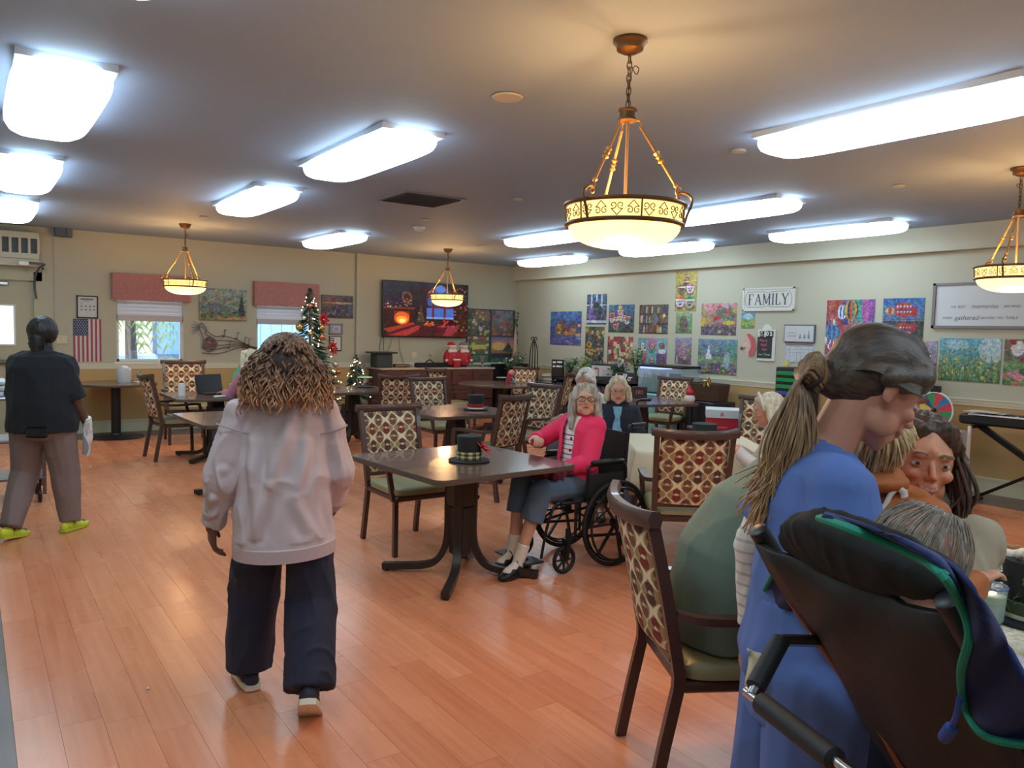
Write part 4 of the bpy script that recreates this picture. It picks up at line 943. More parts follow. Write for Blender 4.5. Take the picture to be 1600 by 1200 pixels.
def glasses(par, h, H, s=1.0, m=None, r=.021, xx=.101, name='glasses', w=.0016):
    m = m or mat('spectacle_frame', (60, 40, 40), .3, metal=.3); q = lambda x, y, z: V(h)+H @ V((x*s, y*s, z*s)); mb = MB()
    for y in (-1, 1):
        mb.tube([q(xx-.006*abs(math.cos(t)*r)/r*(1 if math.cos(t)*y > 0 else 0), y*.032+math.cos(t)*r*1.15, .0+math.sin(t)*r*.85) for t in [2*math.pi*i/18 for i in range(18)]], w*s, 6, closed=True)
        mb.tube([q(xx-.006, y*.056, .004), q(.06, y*.074, .004), q(0, y*.078, .002), q(-.02, y*.077, -.01)], w*s, 5)
    mb.tube([q(xx, -.009, .004), q(xx+.004, 0, .007), q(xx, .009, .004)], w*s, 5); return mb.build(name, m, par)
# ---------------- woman in the pale sweatshirt, walking away, head tipped back
m_sw = cloth_mat('sweatshirt_pale', (196, 178, 182), .9, .05, 60); m_navy = cloth_mat('navy_trousers', (32, 36, 60), .8)
m_solew = mat('sole_white', (226, 216, 196), .5); m_shoen = mat('shoe_navy', (34, 38, 54), .7)
p = person('woman in a pale lilac grey sweatshirt and navy trousers walking away', (1.085, 3.2, 0), 71)
H1 = head_frame((.80, -.05, .50), .03)
P = {'pelvis': V((0, 0, .80)), 'chest': V((-.01, 0, 1.08)), 'neck': V((.0, 0, 1.30)), 'head': V((-.035, -.005, 1.43)), 'H': H1,
 'shL': V((0, .16, 1.235)), 'shR': V((0, -.155, 1.235)), 'hipL': V((.02, .095, .77)), 'hipR': V((-.01, -.10, .77)), 'knL': V((.14, .125, .45)), 'knR': V((-.03, -.115, .43)),
 'anL': V((.16, .15, .085)), 'anR': V((-.24, -.105, .135)), 'toeL': V((1, .28, 0)), 'toeR': V((.78, -.08, -.62))}
P['elL'], P['wrL'] = V((-.03, .245, .98)), V((.05, .290, .775)); P['elR'], P['wrR'] = V((.0, -.215, .98)), V((.15, -.205, .80))
P['handL'] = ((.08, .03, -1), (.3, -1, 0), (1, .3, .1), .5); P['handR'] = ((.3, .1, -1), (.2, 1, 0), (1, 0, .3), .4); P['handk'] = 1.08
link('body', body(P, 1.0, 1.2, .007, (112, 76, 62), lips=(110, 60, 56), brow=(40, 28, 24)), p, 180)
def ex(mb, g, f, l, u):
    mb.loft([(V((-.035, -.005, .655)), .175, .210, V((1, 0, 0)), V((0, 1, 0))), (V((-.03, 0, .71)), .170, .207, V((1, 0, 0)), V((0, 1, 0))), (V((-.025, 0, .95)), .155, .192, V((1, 0, 0)), V((0, 1, 0))), (V((-.01, 0, 1.14)), .145, .182, V((1, 0, 0)), V((0, 1, 0))), (V((0, 0, 1.25)), .10, .17, V((1, 0, 0)), V((0, 1, 0)))], 30)
    mb.cap(V((-.06, 0, 1.14)), V((-.03, 0, 1.26)), .09, .07)
def hemdent(co): return .35 if co.z < .72 else 1.0
sw_ = link('sweatshirt', top(P, 1.0, .02, 1.0, .06, 1.12, .0075, .018, 5, rr=(.074, .076, .05), m=m_sw, name='sweatshirt', cuff=.06, extra=ex, collar=.03, wscale=8, dent=hemdent), p, 180)
bm = bmesh.new(); bm.from_mesh(sw_.data); bm.normal_update()
FO = [((-.12, .13, 1.17), (-.17, .10, .74), .022, .020), ((-.14, -.02, 1.22), (-.17, .06, .95), .024, .018), ((-.17, .06, .95), (-.17, .13, .74), .02, .016), ((-.14, -.10, 1.12), (-.17, -.04, .90), .02, .018), ((-.17, -.04, .90), (-.17, -.10, .76), .02, .014), ((-.02, .20, 1.15), (-.06, .27, .92), .018, .016), ((-.08, .24, 1.02), (-.02, .31, .90), .016, .018), ((-.06, .28, .90), (.04, .30, .86), .014, .016), ((-.06, .27, .84), (.05, .31, .80), .012, .016), ((-.05, -.2, 1.1), (-.02, -.24, .9), .018, .014)]
for v in bm.verts:
    k = 0
    for a, b, w_, am in FO:
        a, b = V(a), V(b); d = b-a; t = max(0, min(1, (v.co-a).dot(d)/d.length_squared)); ds = (v.co-a-d*t).length; k += am*(math.exp(-(ds/w_/1.3)**2)-.55*math.exp(-((ds-w_*2)/w_)**2))*math.sin(math.pi*min(1, .12+t*.88))**.4
    v.co += v.normal*k
bm.to_mesh(sw_.data); bm.free()
sw_.data.transform(Matrix(((1, 0, 0, 0), (0, 1, 0, 0), (.0, -.035, 1, 0), (0, 0, 0, 1))))
MB().loft([(V((-.035, -.005, z+0)), .172+d, .207+d, V((1, 0, -.0)), V((0, 1, -.035))) for z, d in ((.645, -.004), (.648, .004), (.70, .004), (.703, -.004))], 40).build('hem_band', cloth_mat('sweatshirt_rib', (190, 170, 172), .95, .1, 120), p)
for sd in 'LR':
    a, b = V(P['el'+sd]), V(P['wr'+sd]); d = (b-a).normalized(); MB().tube([b-d*.055, b-d*.05, b-d*.0, b+d*.012], [.044, .048, .042, .036], 20).build('cuff', MATS['sweatshirt_rib'], p)
# armhole seams
for y in (1, -1):
    a = V(P['sh'+('L' if y > 0 else 'R')]); el = V(P['el'+('L' if y > 0 else 'R')]); d = (el-a).normalized(); c = a+d*.075; s1 = d.orthogonal().normalized(); s2 = d.cross(s1)
    MB().tube([c+s1*.090*math.cos(t)+s2*.090*math.sin(t) for t in [2*math.pi*i/24 for i in range(24)]], .003, 5, closed=True).build('seam', mat('seam', (170, 150, 158), .9), p)
link('trousers', trousers(P, 1.0, .008, 1.0, .009, .014, 7, m=m_navy, fat=.90, rr=(.100, .108, .098), seat=0, wscale=8), p, 180)
for sd in 'LR': shoe(p, P, sd, 1.05, m_shoen, m_solew)
# curls: dark crown, light brown spiralling ends
mh = hair_mat('curls', (48, 33, 29), (206, 150, 110), .5, 2, 1.24, 1.43, 60, (1, 1, 1)); hc = P['head']
mb = MB(); haircap(mb, hc, H1, 1.12, r=(.104, .092, .096), c=(-.03, 0, .03)); rs = random.Random(11)
mb2 = MB(); n = 760
for i in range(n):
    az = rs.uniform(-2.55, 2.55); pol = rs.uniform(0.12, 1.75); ww = V((-math.cos(az)*math.sin(pol), math.sin(az)*math.sin(pol), math.cos(pol)))
    st = V(hc)+V((-.02, 0, .03))+V((ww.x*.105, ww.y*.098, ww.z*.10)); out = V((ww.x*1.0-.1, ww.y*1.15, 0)); L = rs.uniform(.07, .17)+(.02 if pol > 1 else .05); ph = rs.uniform(0, 6.28); rad0 = rs.uniform(.006, .012); pts = []; N = 20; sgn = rs.choice((-1, 1))
    for k in range(N):
        t = k/(N-1); q = st+out*(.055*math.sin(min(t*1.6, 1.57))*(.7+.7*abs(ww.y)))+V((0, 0, -L*t*(.55+.6*t))); q.z = max(q.z, 1.215+.03*math.sin(i)); rad = rad0*min(1, t*2.2); a = ph+sgn*t*L*110
        pts.append(q+V((rad*math.cos(a), rad*math.sin(a), rad*.4*math.sin(a*1.0))))
    mb2.tube(pts, [.0062*(1-.55*k/N) for k in range(N)], 4)
hb = link('hair', (lambda me: (me.materials.append(hair_mat('crown_dark', (38, 29, 28), (66, 48, 42), .85)), me)[1])(blob(mb, .008, 2, .006, 40, 3, name='hair')), p, 180)
for i in range(240):
    az = rs.uniform(-3.1, 3.1); p0, p1 = rs.uniform(.0, .35), rs.uniform(.7, 1.35); arc = []
    for t in range(9): pol = p0+(p1-p0)*t/8; w_ = V((-math.cos(az+.1*math.sin(t+i)), math.sin(az+.1*math.sin(t+i)), 0))*math.sin(pol)+V((0, 0, math.cos(pol))); arc.append(V(hc)+V((-.03, 0, .03))+V((w_.x*.122, w_.y*.110, w_.z*.112))*(1+.03*math.sin(t*2.1+i)))
    mb2.tube(arc, .0055, 4)
stuff(mb2.build('curls', mh, p, 180))
MB().tube([V(hc)+H1 @ V(q) for q in ((.06, .088, .03), (-.01, .10, .018), (-.05, .10, .0))], .0022, 6).build('glasses_temple', m_black, p)
# ---------------- staff member in black tee at far left
p = person('person in black tee, taupe trousers and lime shoes at the left edge', (.44, 6.72, 0), 60)
P = {'pelvis': V((0, 0, .86)), 'chest': V((.0, 0, 1.15)), 'neck': V((.02, 0, 1.37)), 'head': V((.05, .01, 1.485)), 'H': head_frame((.95, .25, -.22)),
 'shL': V((.0, .15, 1.265)), 'shR': V((-.0, -.15, 1.255)), 'hipL': V((0, .10, .83)), 'hipR': V((0, -.10, .83)), 'knL': V((.02, .14, .46)), 'knR': V((.06, -.13, .45)),
 'anL': V((-.20, .14, .09)), 'anR': V((.06, -.16, .08)), 'toeL': V((1, -.25, -.12)), 'toeR': V((1, -.25, 0)), 'elL': V((.10, .24, 1.03)), 'wrL': V((.32, .20, 1.0)), 'elR': V((.02, -.235, 1.01)), 'wrR': V((.12, -.27, .80))}
P['handL'] = ((1, -.2, 0), (0, 0, -1), (0, -1, 0), .4); P['handR'] = ((.25, 0, -1), (0, 1, 0), (1, 0, 0), .35)
link('body', body(P, 1.02, 1.2, .008, (104, 74, 62)), p, 180)
link('shirt', top(P, 1.0, .062, .5, .09, 1.22, .009, .012, 9, belly=.25, rr=(.070, .080, .06), m=cloth_mat('black_tee', (24, 28, 36), .9), collar=.01, wscale=6), p, 180)
link('trousers', trousers(P, 1.0, .012, 1.0, .009, .012, 12, m=cloth_mat('taupe_twill', (128, 108, 104), .85), fat=1.25, rr=(.125, .10, .072), seat=1, wscale=7), p, 180)
m_lime = mat('shoe_lime', (206, 214, 52), .5)
for sd in 'LR': shoe(p, P, sd, 1.0, m_lime, mat('sole_lime', (190, 196, 60), .5), tall=.01)
mb = MB(); haircap(mb, P['head'], P['H'], 1.05, r=(.112, .098, .106)); mb.cap(P['head']+V((-.08, 0, -.02)), P['head']+V((-.10, 0, -.12)), .06, .035)
me = blob(mb, .008, 2, .006, 30, name='hair'); me.materials.append(hair_mat('black_hair', (16, 16, 20), (34, 32, 36), .5)); hr = link('hair', me, p, 180)
mb = strands(40, lambda t: V(P['head'])+V((-.07, -.07*math.cos(t*3), -.05)), lambda t: V(P['head'])+V((-.08-.05*t, -.11+.07*t, -.17-.07*t)), .007, .002, 4, .01); stuff(mb.build('loose_strands', MATS['black_hair'], hr))
w = V(P['wrR']); mb = MB(); hand(mb, w, P['handR'][0], P['handR'][1], P['handR'][2], .35, 1.22); mb.cone(w+V((-.02, 0, .07)), w, .036, .034, 16); me = blob(mb, .006, 1, .002, 40, name='glove'); me.materials.append(mat('white_glove', (222, 222, 216), .5)); link('glove', me, p, 180)
MB().box((-.205, -.06, .79), (.02, .15, .075), bev=.012).build('pocket_phone', m_black, p)
bg = thing('plastic_pouch', 'clear white pouch held in the gloved hand at the left', 'pouch', (.72, 6.66, .58))
b_m = mat('pouch_clear', (210, 214, 224), .25, alpha=.75); MB().sheet([[(.02*math.sin(i+j), -.05+.1*i/5, .25*j/6+.004*math.sin(i*2)) for j in range(7)] for i in range(6)], .012).build('body', b_m, bg)
# ---------------- wheelchairs
m_blackf = cloth_mat('wheelchair_vinyl', (22, 22, 26), .6); m_tube = mat('wheelchair_tube', (26, 26, 30), .35, metal=.3); m_tire = mat('rubber', (20, 20, 22), .75); m_sil = mat('spoke_grey', (60, 62, 66), .4, metal=.4)
def ring(mb, c, R, r, n=36, k=10, axis='y'):
    mb.tube([V(c)+V((R*math.cos(t), 0, R*math.sin(t))) for t in [2*math.pi*i/n for i in range(n)]], r, k, closed=True)
def make_wheelchair(lb, loc, rz):
    t = thing('wheelchair', lb, 'wheelchair', loc, math.radians(rz))
    for y in (-1, 1):
        Y = y*.275; mb = MB(); ring(mb, (-.12, Y, .30), .287, .015, 40); w = mb.build('wheel', m_tire, t)
        mb = MB(); ring(mb, (-.12, Y+y*.035, .30), .25, .009, 36, 6); mb.build('hand_rim', m_tube, w)
        mb = MB(); ring(mb, (-.12, Y, .30), .262, .008, 36, 6)
        for k in range(7): a = 2*math.pi*k/7; mb.bar((-.12, Y, .30), (-.12+.262*math.cos(a), Y, .30+.262*math.sin(a)), .014, .02, up=(0, 1, 0))
        mb.build('spokes', m_tube, w, 0); MB().cone((-.12, Y-.03, .3), (-.12, Y+.03, .3), .035, n=16).build('hub', m_tube, w)
        mb = MB(); ring(mb, (.30, y*.235, .095), .082, .014, 28, 8); cw = mb.build('caster', m_tire, t)
        mb = MB(); [mb.bar((.30, y*.235, .095), (.30+.075*math.cos(a), y*.235, .095+.075*math.sin(a)), .012, .012, up=(0, 1, 0)) for a in [2*math.pi*k/8 for k in range(8)]]; mb.cone((.30, y*.235-.02, .095), (.30, y*.235+.02, .095), .02, n=12); mb.build('spokes', m_sil, cw, 0)
        mb = MB(); mb.bar((.30, y*.21, .095), (.28, y*.21, .22), .008, .03); mb.bar((.30, y*.26, .095), (.28, y*.26, .22), .008, .03); mb.box((.28, y*.235, .225), (.04, .065, .02)); mb.cone((.28, y*.235, .225), (.27, y*.225, .30), .012); mb.build('caster_fork', m_tube, t, 0)
        mb = MB(); mb.tube(catmull([(-.22, y*.225, .12), (-.22, y*.225, .5), (-.25, y*.225, .9), (-.26, y*.225, .955), (-.30, y*.225, .965)], 4), .011, 8)
        mb.tube([(-.22, y*.225, .47), (.22, y*.225, .47), (.33, y*.225, .47)], .011, 8); mb.tube([(-.22, y*.225, .20), (.27, y*.225, .24)], .011, 8); mb.tube([(.20, y*.225, .23), (.20, y*.225, .47)], .011, 8); mb.tube([(-.22, y*.225, .47), (.18, y*.225, .22)], .008, 8); mb.build('side_frame', m_tube, t)
        MB().tube([(-.29, y*.225, .965), (-.42, y*.225, .965)], [.016, .017], 12).build('push_handle', m_black, t)
        mb = MB(); mb.tube(catmull([(-.23, y*.245, .60), (-.22, y*.245, .695), (-.15, y*.245, .71), (.07, y*.245, .71), (.12, y*.245, .68), (.12, y*.245, .47)], 4), .010, 8); mb.build('arm_frame', m_tube, t)
        MB().box((-.05, y*.245, .73), (.30, .055, .035), bev=.012).build('armrest', m_black, t)
        mb = MB(); mb.box((-.05, y*.243, .57), (.32, .006, .16)); mb.build('side_panel', m_blackf, t, 0)
        mb = MB(); mb.tube(catmull([(.30, y*.20, .47), (.37, y*.20, .45), (.42, y*.19, .30), (.45, y*.18, .11)], 4), .010, 8); lg = mb.build('leg_rest', m_tube, t)
        MB().box((.50, y*.115, .085), (.15, .14, .014), bev=.004).build('footplate', m_black, lg)
    MB().tube([(.2, -.225, .235), (-.2, .225, .46)], .010, 8).tube([(.2, .225, .235), (-.2, -.225, .46)], .010, 8).build('cross_brace', m_tube, t)
    MB().sheet([[(-.23+.45*i/8, -.225+.45*j/8, .485-.022*math.sin(math.pi*j/8)) for j in range(9)] for i in range(9)], .02).build('seat', m_blackf, t)
    MB().sheet([[(-.235-.03*i/8-.03*math.sin(math.pi*j/8), -.225+.45*j/8, .53+.38*i/8) for j in range(9)] for i in range(9)], .015).build('backrest', m_blackf, t)
    return t
WC = make_wheelchair('black wheelchair carrying the woman in the bright pink cardigan', (3.52, 4.15, 0), 180); WC['group'] = 'black folding wheelchairs'
for x, y, a, lb in ((5.12, 5.70, 175, 'black wheelchair under the white haired resident in white'), (4.75, 3.28, 125, 'black wheelchair under the white haired woman in the hair band'), (2.74, 9.15, 112, 'black high backed wheelchair at the laptop table')):
    dup(WC, (x, y, 0), math.radians(a), lb)
m_hw = hair_mat('white_hair', (186, 182, 176), (226, 224, 220), .6, ns=40); m_hg = hair_mat('grey_hair', (120, 114, 108), (186, 180, 172), .5, ns=60); m_hc = hair_mat('cream_hair', (176, 164, 138), (216, 206, 182), .5, ns=50)
# ---------------- woman in pink cardigan
s = .97; p = person('woman in a bright pink cardigan and striped top in the nearest wheelchair', (3.50, 4.15, 0), 180)
P = seated(s, -.12, (.55, .80, .25), .47, knees=(.10, .06)); P['head'] += V((-.02, .03, -.035)); P['hs'] = 1.0; P['old'] = 1; P['nose'] = 1.05
P['anL'] = V((.56, .11, .105)); P['anR'] = V((.52, -.02, .13)); P['knL'] = V((.41, .13, .55)); P['knR'] = V((.43, -.06, .58)); P['toeL'] = V((.95, .3, -.1)); P['toeR'] = V((.95, .28, -.1))
arms(P, s, (.20, .10, .72), (.30, .02, .84), (-.3, .8, -.8), (-.2, -.9, -.5))
arms(P, s, (.20, .02, .66), (.27, -.14, .86), (-.3, .9, -.6), (-.1, -.9, -.5)); P['handL'] = ((.7, -.7, .05), (.2, 0, -1), (.6, .5, 0), .35); P['handR'] = ((.25, .9, .1), (.2, -.2, -1), (.9, 0, .1), 1.0)
link('body', body(P, s, 1.0, .0065, (206, 156, 132), lips=(168, 92, 84), brow=(130, 110, 96)), p, 180); eyes(p, P['head'], P['H'], s, col=(206, 156, 132))
m_pink = cloth_mat('cardigan_pink', (226, 48, 98), .85)
def strp(name, base, cols, n, lo, hi):
    m = bpy.data.materials.new(name); m.use_nodes = True; nt = m.node_tree; b = nt.nodes['Principled BSDF']; b.inputs['Roughness'].default_value = .85
    tc = nt.nodes.new('ShaderNodeTexCoord'); sp = nt.nodes.new('ShaderNodeSeparateXYZ'); nt.links.new(tc.outputs['Object'], sp.inputs[0]); mr = nt.nodes.new('ShaderNodeMapRange'); mr.inputs[1].default_value = lo; mr.inputs[2].default_value = hi; nt.links.new(sp.outputs[2], mr.inputs[0])
    cr = nt.nodes.new('ShaderNodeValToRGB'); cr.color_ramp.interpolation = 'CONSTANT'; e = cr.color_ramp.elements; e[0].color = (*rgb(*base), 1); e[1].position = .999; e[1].color = (*rgb(*base), 1); 
    for i in range(n):
        a = e.new((i+.6)/n); a.color = (*rgb(*cols[i % len(cols)]), 1); a = e.new((i+.85)/n); a.color = (*rgb(*base), 1)
    nt.links.new(mr.outputs[0], cr.inputs[0]); nt.links.new(cr.outputs[0], b.inputs['Base Color']); return m
link('striped_top', top(P, s, .004, .3, .02, 1.0, .008, .003, 3, rr=(.055, .05, .04), m=strp('striped_jersey', (232, 222, 222), [(60, 80, 150), (206, 90, 110), (90, 150, 180), (196, 120, 160)], 9, .6, .90), name='striped_top', collar=-.02), p, 180)
# cardigan: worn open, so its front strip is cut away
me = top(P, s, .028, .93, .03, 1.0, .008, .008, 4, rr=(.076, .064, .048), m=m_pink, name='cardigan', collar=.0)
bm = bmesh.new(); bm.from_mesh(me)
bmesh.ops.delete(bm, geom=[v for v in bm.verts if v.co.x > .02 and abs(v.co.y-.01) < (.055+(.5*max(0, .78-v.co.z))*0) and .55 < v.co.z < 1.2], context='VERTS'); bm.to_mesh(me); bm.free()
o = link('cardigan', me, p, 180); q = o.modifiers.new('t', 'SOLIDIFY'); q.thickness = .006
for z in (.72, .80, .88): MB().lathe([(0, 0), (.011, 0), (.011, .004), (.004, .006), (0, .005)], n=14, cap=False, M=Matrix.Rotation(math.pi/2, 3, 'Y'), c=(.142-(z-.72)*.1, .09, z)).build('button', mat('button_dark', (70, 40, 50), .3), o)
m_den = cloth_mat('denim', (84, 104, 128), .85)
link('denim_capris', trousers(P, s, .012, .72, .008, .006, 6, m=m_den, rr=(.088, .078, .078), name='denim_capris'), p, 180)
m_sock = cloth_mat('sock_white', (220, 208, 198), .9)
for sd in 'LR':
    a = V(P['an'+sd]); k = V(P['kn'+sd]); d = (k-a).normalized(); mb = MB(); mb.cone(a-d*.03, a+d*.105, .040, .043, 18); mb.cap(a-V((0, 0, .03)), a+V(P['toe'+sd]).normalized()*.125-V((0, 0, .048)), .038, .032); me = blob(mb, .006, 1, .002, 40, name='sock'); me.materials.append(m_sock); link('sock', me, p, 180)
    so = shoe(p, P, sd, 1.08, mat('shoe_black', (18, 18, 20), .5), m_black, tall=0); MB().tube([a+V((.03, .045*e, -.045+.055*(1-e*e))) for e in np.linspace(-1, 1, 9)], .008, 6).build('strap', mat('shoe_black'), so)
h, HH = V(P['head']), P['H']; q = lambda x, y, z: h+HH @ V((x, y, z)); mb = MB(); mb.ell(q(-.03, 0, .036), (.098, .088, .088), HH)
for y in (-1, 1): mb.cap(q(-.0, y*.080, .04), q(-.015, y*.088, -.06), .032, .034); mb.cap(q(-.015, y*.088, -.06), q(.01, y*.10, -.185), .036, .02); mb.cap(q(-.05, y*.06, -.02), q(-.05, y*.08, -.13), .05, .04); mb.cap(q(.03, y*.055, .085), q(.02, y*.078, .02), .028, .022); mb.cap(q(.03, y*.045, .095), q(.02, 0, .108), .028, .028)
mb.cap(q(-.07, 0, 0), q(-.07, 0, -.13), .075, .05); me = blob(mb, .007, 1, .006, 30, 2, (1, 1, .3), name='hair'); me.materials.append(m_hg); link('hair', me, p, 180)
glasses(p, h, HH, s, m_black, .022, .103, w=.0024)
bl = thing('lap_throw', 'burgundy knitted throw bundled on the lap of the woman in pink', 'blanket', (3.26, 4.08, .64)); mb = MB(); rs = random.Random(2)
for i in range(14): mb.cap((rs.uniform(-.16, .1), rs.uniform(-.12, .13), rs.uniform(-.02, .03)), (rs.uniform(-.16, .1), rs.uniform(-.12, .13), rs.uniform(-.03, .02)), .035, .03)
me = blob(mb, .008, 1, .01, 18, name='knit'); me.materials.append(cloth_mat('burgundy_knit', (96, 24, 44), .95)); link('knit', me, bl, 180)
# ---------------- resident with white hair, white jacket, seen from behind
def simple(label, loc, rz, s, lean, headf, wrL, wrR, skin, shirt, trou, hairf, seat=.5, fat=1.05, sl=.95, headoff=(0, 0, 0), gl=False, old=1, iris=(80, 100, 110), voxel=.009, handL=((1, -.2, -.1), (0, 0, -1), (0, -1, 0), .4), handR=((1, .2, -.1), (0, 0, -1), (0, 1, 0), .4), shirtname='cardigan', pad=.025, hair_m=None, tall_shoes=0, wr=.008, jaw=1.0, knees=(.14, .12), brow=(150, 140, 130), extra=None, hs=1):
    p = person(label, loc, rz); P = seated(s, lean, headf, seat, knees=knees); P['head'] += V(headoff); P['old'] = old; P['jaw'] = jaw; P['hs'] = hs; arms(P, s, wrL, wrR); P['handL'], P['handR'] = handL, handR
    link('body', body(P, s, fat, voxel, skin, brow=brow), p, 180); eyes(p, P['head'], P['H'], s*hs, iris, col=skin)
    link(shirtname, top(P, s, pad, sl, .04, fat, .009, wr, int(loc[0]*10), m=shirt, name=shirtname, collar=.01, extra=extra), p, 180)
    link('trousers', trousers(P, s, .015, .95, .010, .007, 3, m=trou, fat=fat), p, 180)
    for sd in 'LR': shoe(p, P, sd, .95, mat('shoe_black'), m_black, tall=.01)
    h, HH = V(P['head']), P['H']; q = lambda x, y, z: h+HH @ (V((x, y, z))*s); mb = MB(); hairf(mb, q, HH, s); me = blob(mb, .008, 1, .006, 34, int(loc[1]*10), (1, 1, .6), name='hair'); me.materials.append(hair_m); link('hair', me, p, 180)
    if gl: glasses(p, h, HH, s*hs)
    return p, P
def short_hair(mb, q, HH, s):
    mb.ell(q(-.034, 0, .040), (.100*s, .092*s, .092*s), HH); mb.ell(q(-.06, 0, -.03), (.075*s, .082*s, .07*s), HH)
    for y in (-1, 1): mb.cap(q(-.0, y*.082, .02), q(-.02, y*.080, -.045), .024*s, .02*s); mb.cap(q(.045, y*.04, .088), q(.035, y*.066, .045), .026*s, .02*s)
def bob_hair(mb, q, HH, s):
    short_hair(mb, q, HH, s)
    for y in (-1, 1): mb.cap(q(.0, y*.088, .02), q(-.005, y*.104, -.09), .030*s, .032*s); mb.cap(q(-.05, y*.07, -.02), q(-.05, y*.09, -.10), .045*s, .04*s)
    mb.cap(q(-.07, .04, -.02), q(-.07, -.04, -.10), .055*s, .05*s)
m_wj = cloth_mat('jacket_white', (208, 206, 206), .9); m_nv = cloth_mat('cardigan_navy', (34, 38, 56), .9); m_grt = cloth_mat('trousers_grey', (90, 92, 100), .85)
simple('white haired resident in a white jacket with the head turned left', (5.07, 5.70, 0), 178, 1.0, .2, (.75, .45, -.45), (.35, .15, .78), (.35, -.15, .78), (176, 126, 104), m_wj, m_grt, short_hair, hair_m=m_hw, headoff=(.02, 0, -.03), hs=1.12, seat=.46)
pp, PP = simple('woman in a navy cardigan and blue patterned blouse facing the camera', (4.82, 5.16, 0), 228, .95, .08, (.98, .03, -.12), (.30, .10, .70), (.30, -.10, .70), (208, 160, 138), m_nv, m_grt, bob_hair, gl=True, hair_m=m_hc, jaw=1.06, fat=1.12, seat=.43, hs=1.12)
P = PP; mb = MB(); mb.loft([(V(P['chest'])+V((.058+.01, 0, z)), .085, w_, V((1, 0, 0)), V((0, 1, 0))) for z, w_ in ((-.22, .075), (-.1, .07), (.0, .062), (.10, .05), (.15, .045))], 20)
mb.v = [(x-.0, y, z) for x, y, z in mb.v]; mb.build('blouse', mat('blouse_blue', (120, 170, 200), .7, noise_=.6, nscale=26), pp, 180)
# ---------------- woman with the hair band at the right of the cloth table
def band_hair(mb, q, HH, s): bob_hair(mb, q, HH, s); mb.cap(q(-.08, 0, 0), q(-.10, 0, -.12), .07*s, .04*s)
pp, P = simple('white haired woman in a hair band and cream jumper leaning on the cloth table', (4.80, 3.26, 0), 128, .95, .36, (.96, .1, -.25), (.42, .10, .80), (.44, -.05, .80), (206, 150, 130), cloth_mat('jumper_cream', (214, 200, 192), .9), m_grt, band_hair, hair_m=m_hc, shirtname='jumper', seat=.44, hs=1.05)
q = lambda x, y, z: V(P['head'])+P['H'] @ V((x, y, z)); MB().tube([q(.035, y, z) for y, z in [(.098*math.cos(t), .045+.092*math.sin(t)) for t in np.linspace(-.35, math.pi+.35, 20)]], .008, 6, flat=.5).build('hair_band', mat('band_white', (224, 220, 214), .5), pp)
MB().tube([q(.0, .085, -.02), q(-.03, .09, -.03)], .003, 5).build('glasses_temple', m_white, pp)
# ---------------- resident at the laptop table
def pp12(mb, g, f, l, u): mb.cap(g('shL'), g('shR'), .085)
simple('blond resident in dusty pink at the laptop table, half hidden by the curls', (2.72, 9.2, 0), 115, .98, .0, (1, 0, -.1), (.35, .10, .80), (.35, -.2, .80), (190, 140, 120), cloth_mat('jumper_rose', (176, 112, 132), .9), m_grt, bob_hair, hair_m=m_hc, shirtname='jumper')
# ================================================================ FOREGROUND GROUP
def at_t(px, py, t): return V((0, 0, CAMH))+ray(px, py)*t
# ---------------- seated person in grey green on the nearest chair
m_gg = cloth_mat('sweater_grey_green', (104, 122, 112), .9, .06, 50)
p = person('seated person in a grey green sweater, back bent forward, in the nearest chair', (2.27, 1.83, 0), -29)
P = seated(1.05, .62, (.8, .25, -.55), .49, knees=(.14, .13)); arms(P, 1.05, (.62, .12, .78), (.62, -.14, .78), (-.2, .6, -1), (-.2, -.6, -1)); P['handL'] = ((1, -.2, -.1), (0, 0, -1), (0, -1, 0), .4); P['handR'] = ((1, .2, -.1), (0, 0, -1), (0, 1, 0), .4)
link('body', body(P, 1.05, 1.2, .009, (196, 140, 116)), p, 180)
def exg(mb, g, f, l, u):
    ax = [V((math.cos(a), 0, -math.sin(a))) for a in (0, .1, .3, .6, .95, 1.2)]; mb.loft([(V((x, 0, z)), ra, rb, ax[i], V((0, 1, 0))) for i, (x, z, ra, rb) in enumerate(((-.02, .50, .155, .225), (-.03, .62, .165, .228), (.0, .80, .160, .222), (.09, .96, .145, .212), (.21, 1.06, .115, .19), (.31, 1.08, .07, .12)))], 30)
def dg(co): return 1.2 if co.z < .9 else .8
link('sweater', top(P, 1.05, .035, 1.0, .02, 1.2, .009, .010, 8, rr=(.092, .08, .06), m=m_gg, name='sweater', extra=exg, collar=.03, wscale=5, dent=dg), p, 180)
link('trousers', trousers(P, 1.05, .01, .98, .010, .007, 4, m=cloth_mat('trousers_khaki', (150, 130, 110), .85), fat=1.15), p, 180)
for sd in 'LR': shoe(p, P, sd, 1.0, m_shoen, m_solew, tall=.01)
q = lambda x, y, z: V(P['head'])+P['H'] @ V((x, y, z)); mb = MB(); short_hair(mb, q, P['H'], 1.0); me = blob(mb, .009, 1, .005, 30, name='hair'); me.materials.append(hair_mat('brown_hair', (50, 36, 30), (96, 70, 54), .5)); link('hair', me, p, 180)
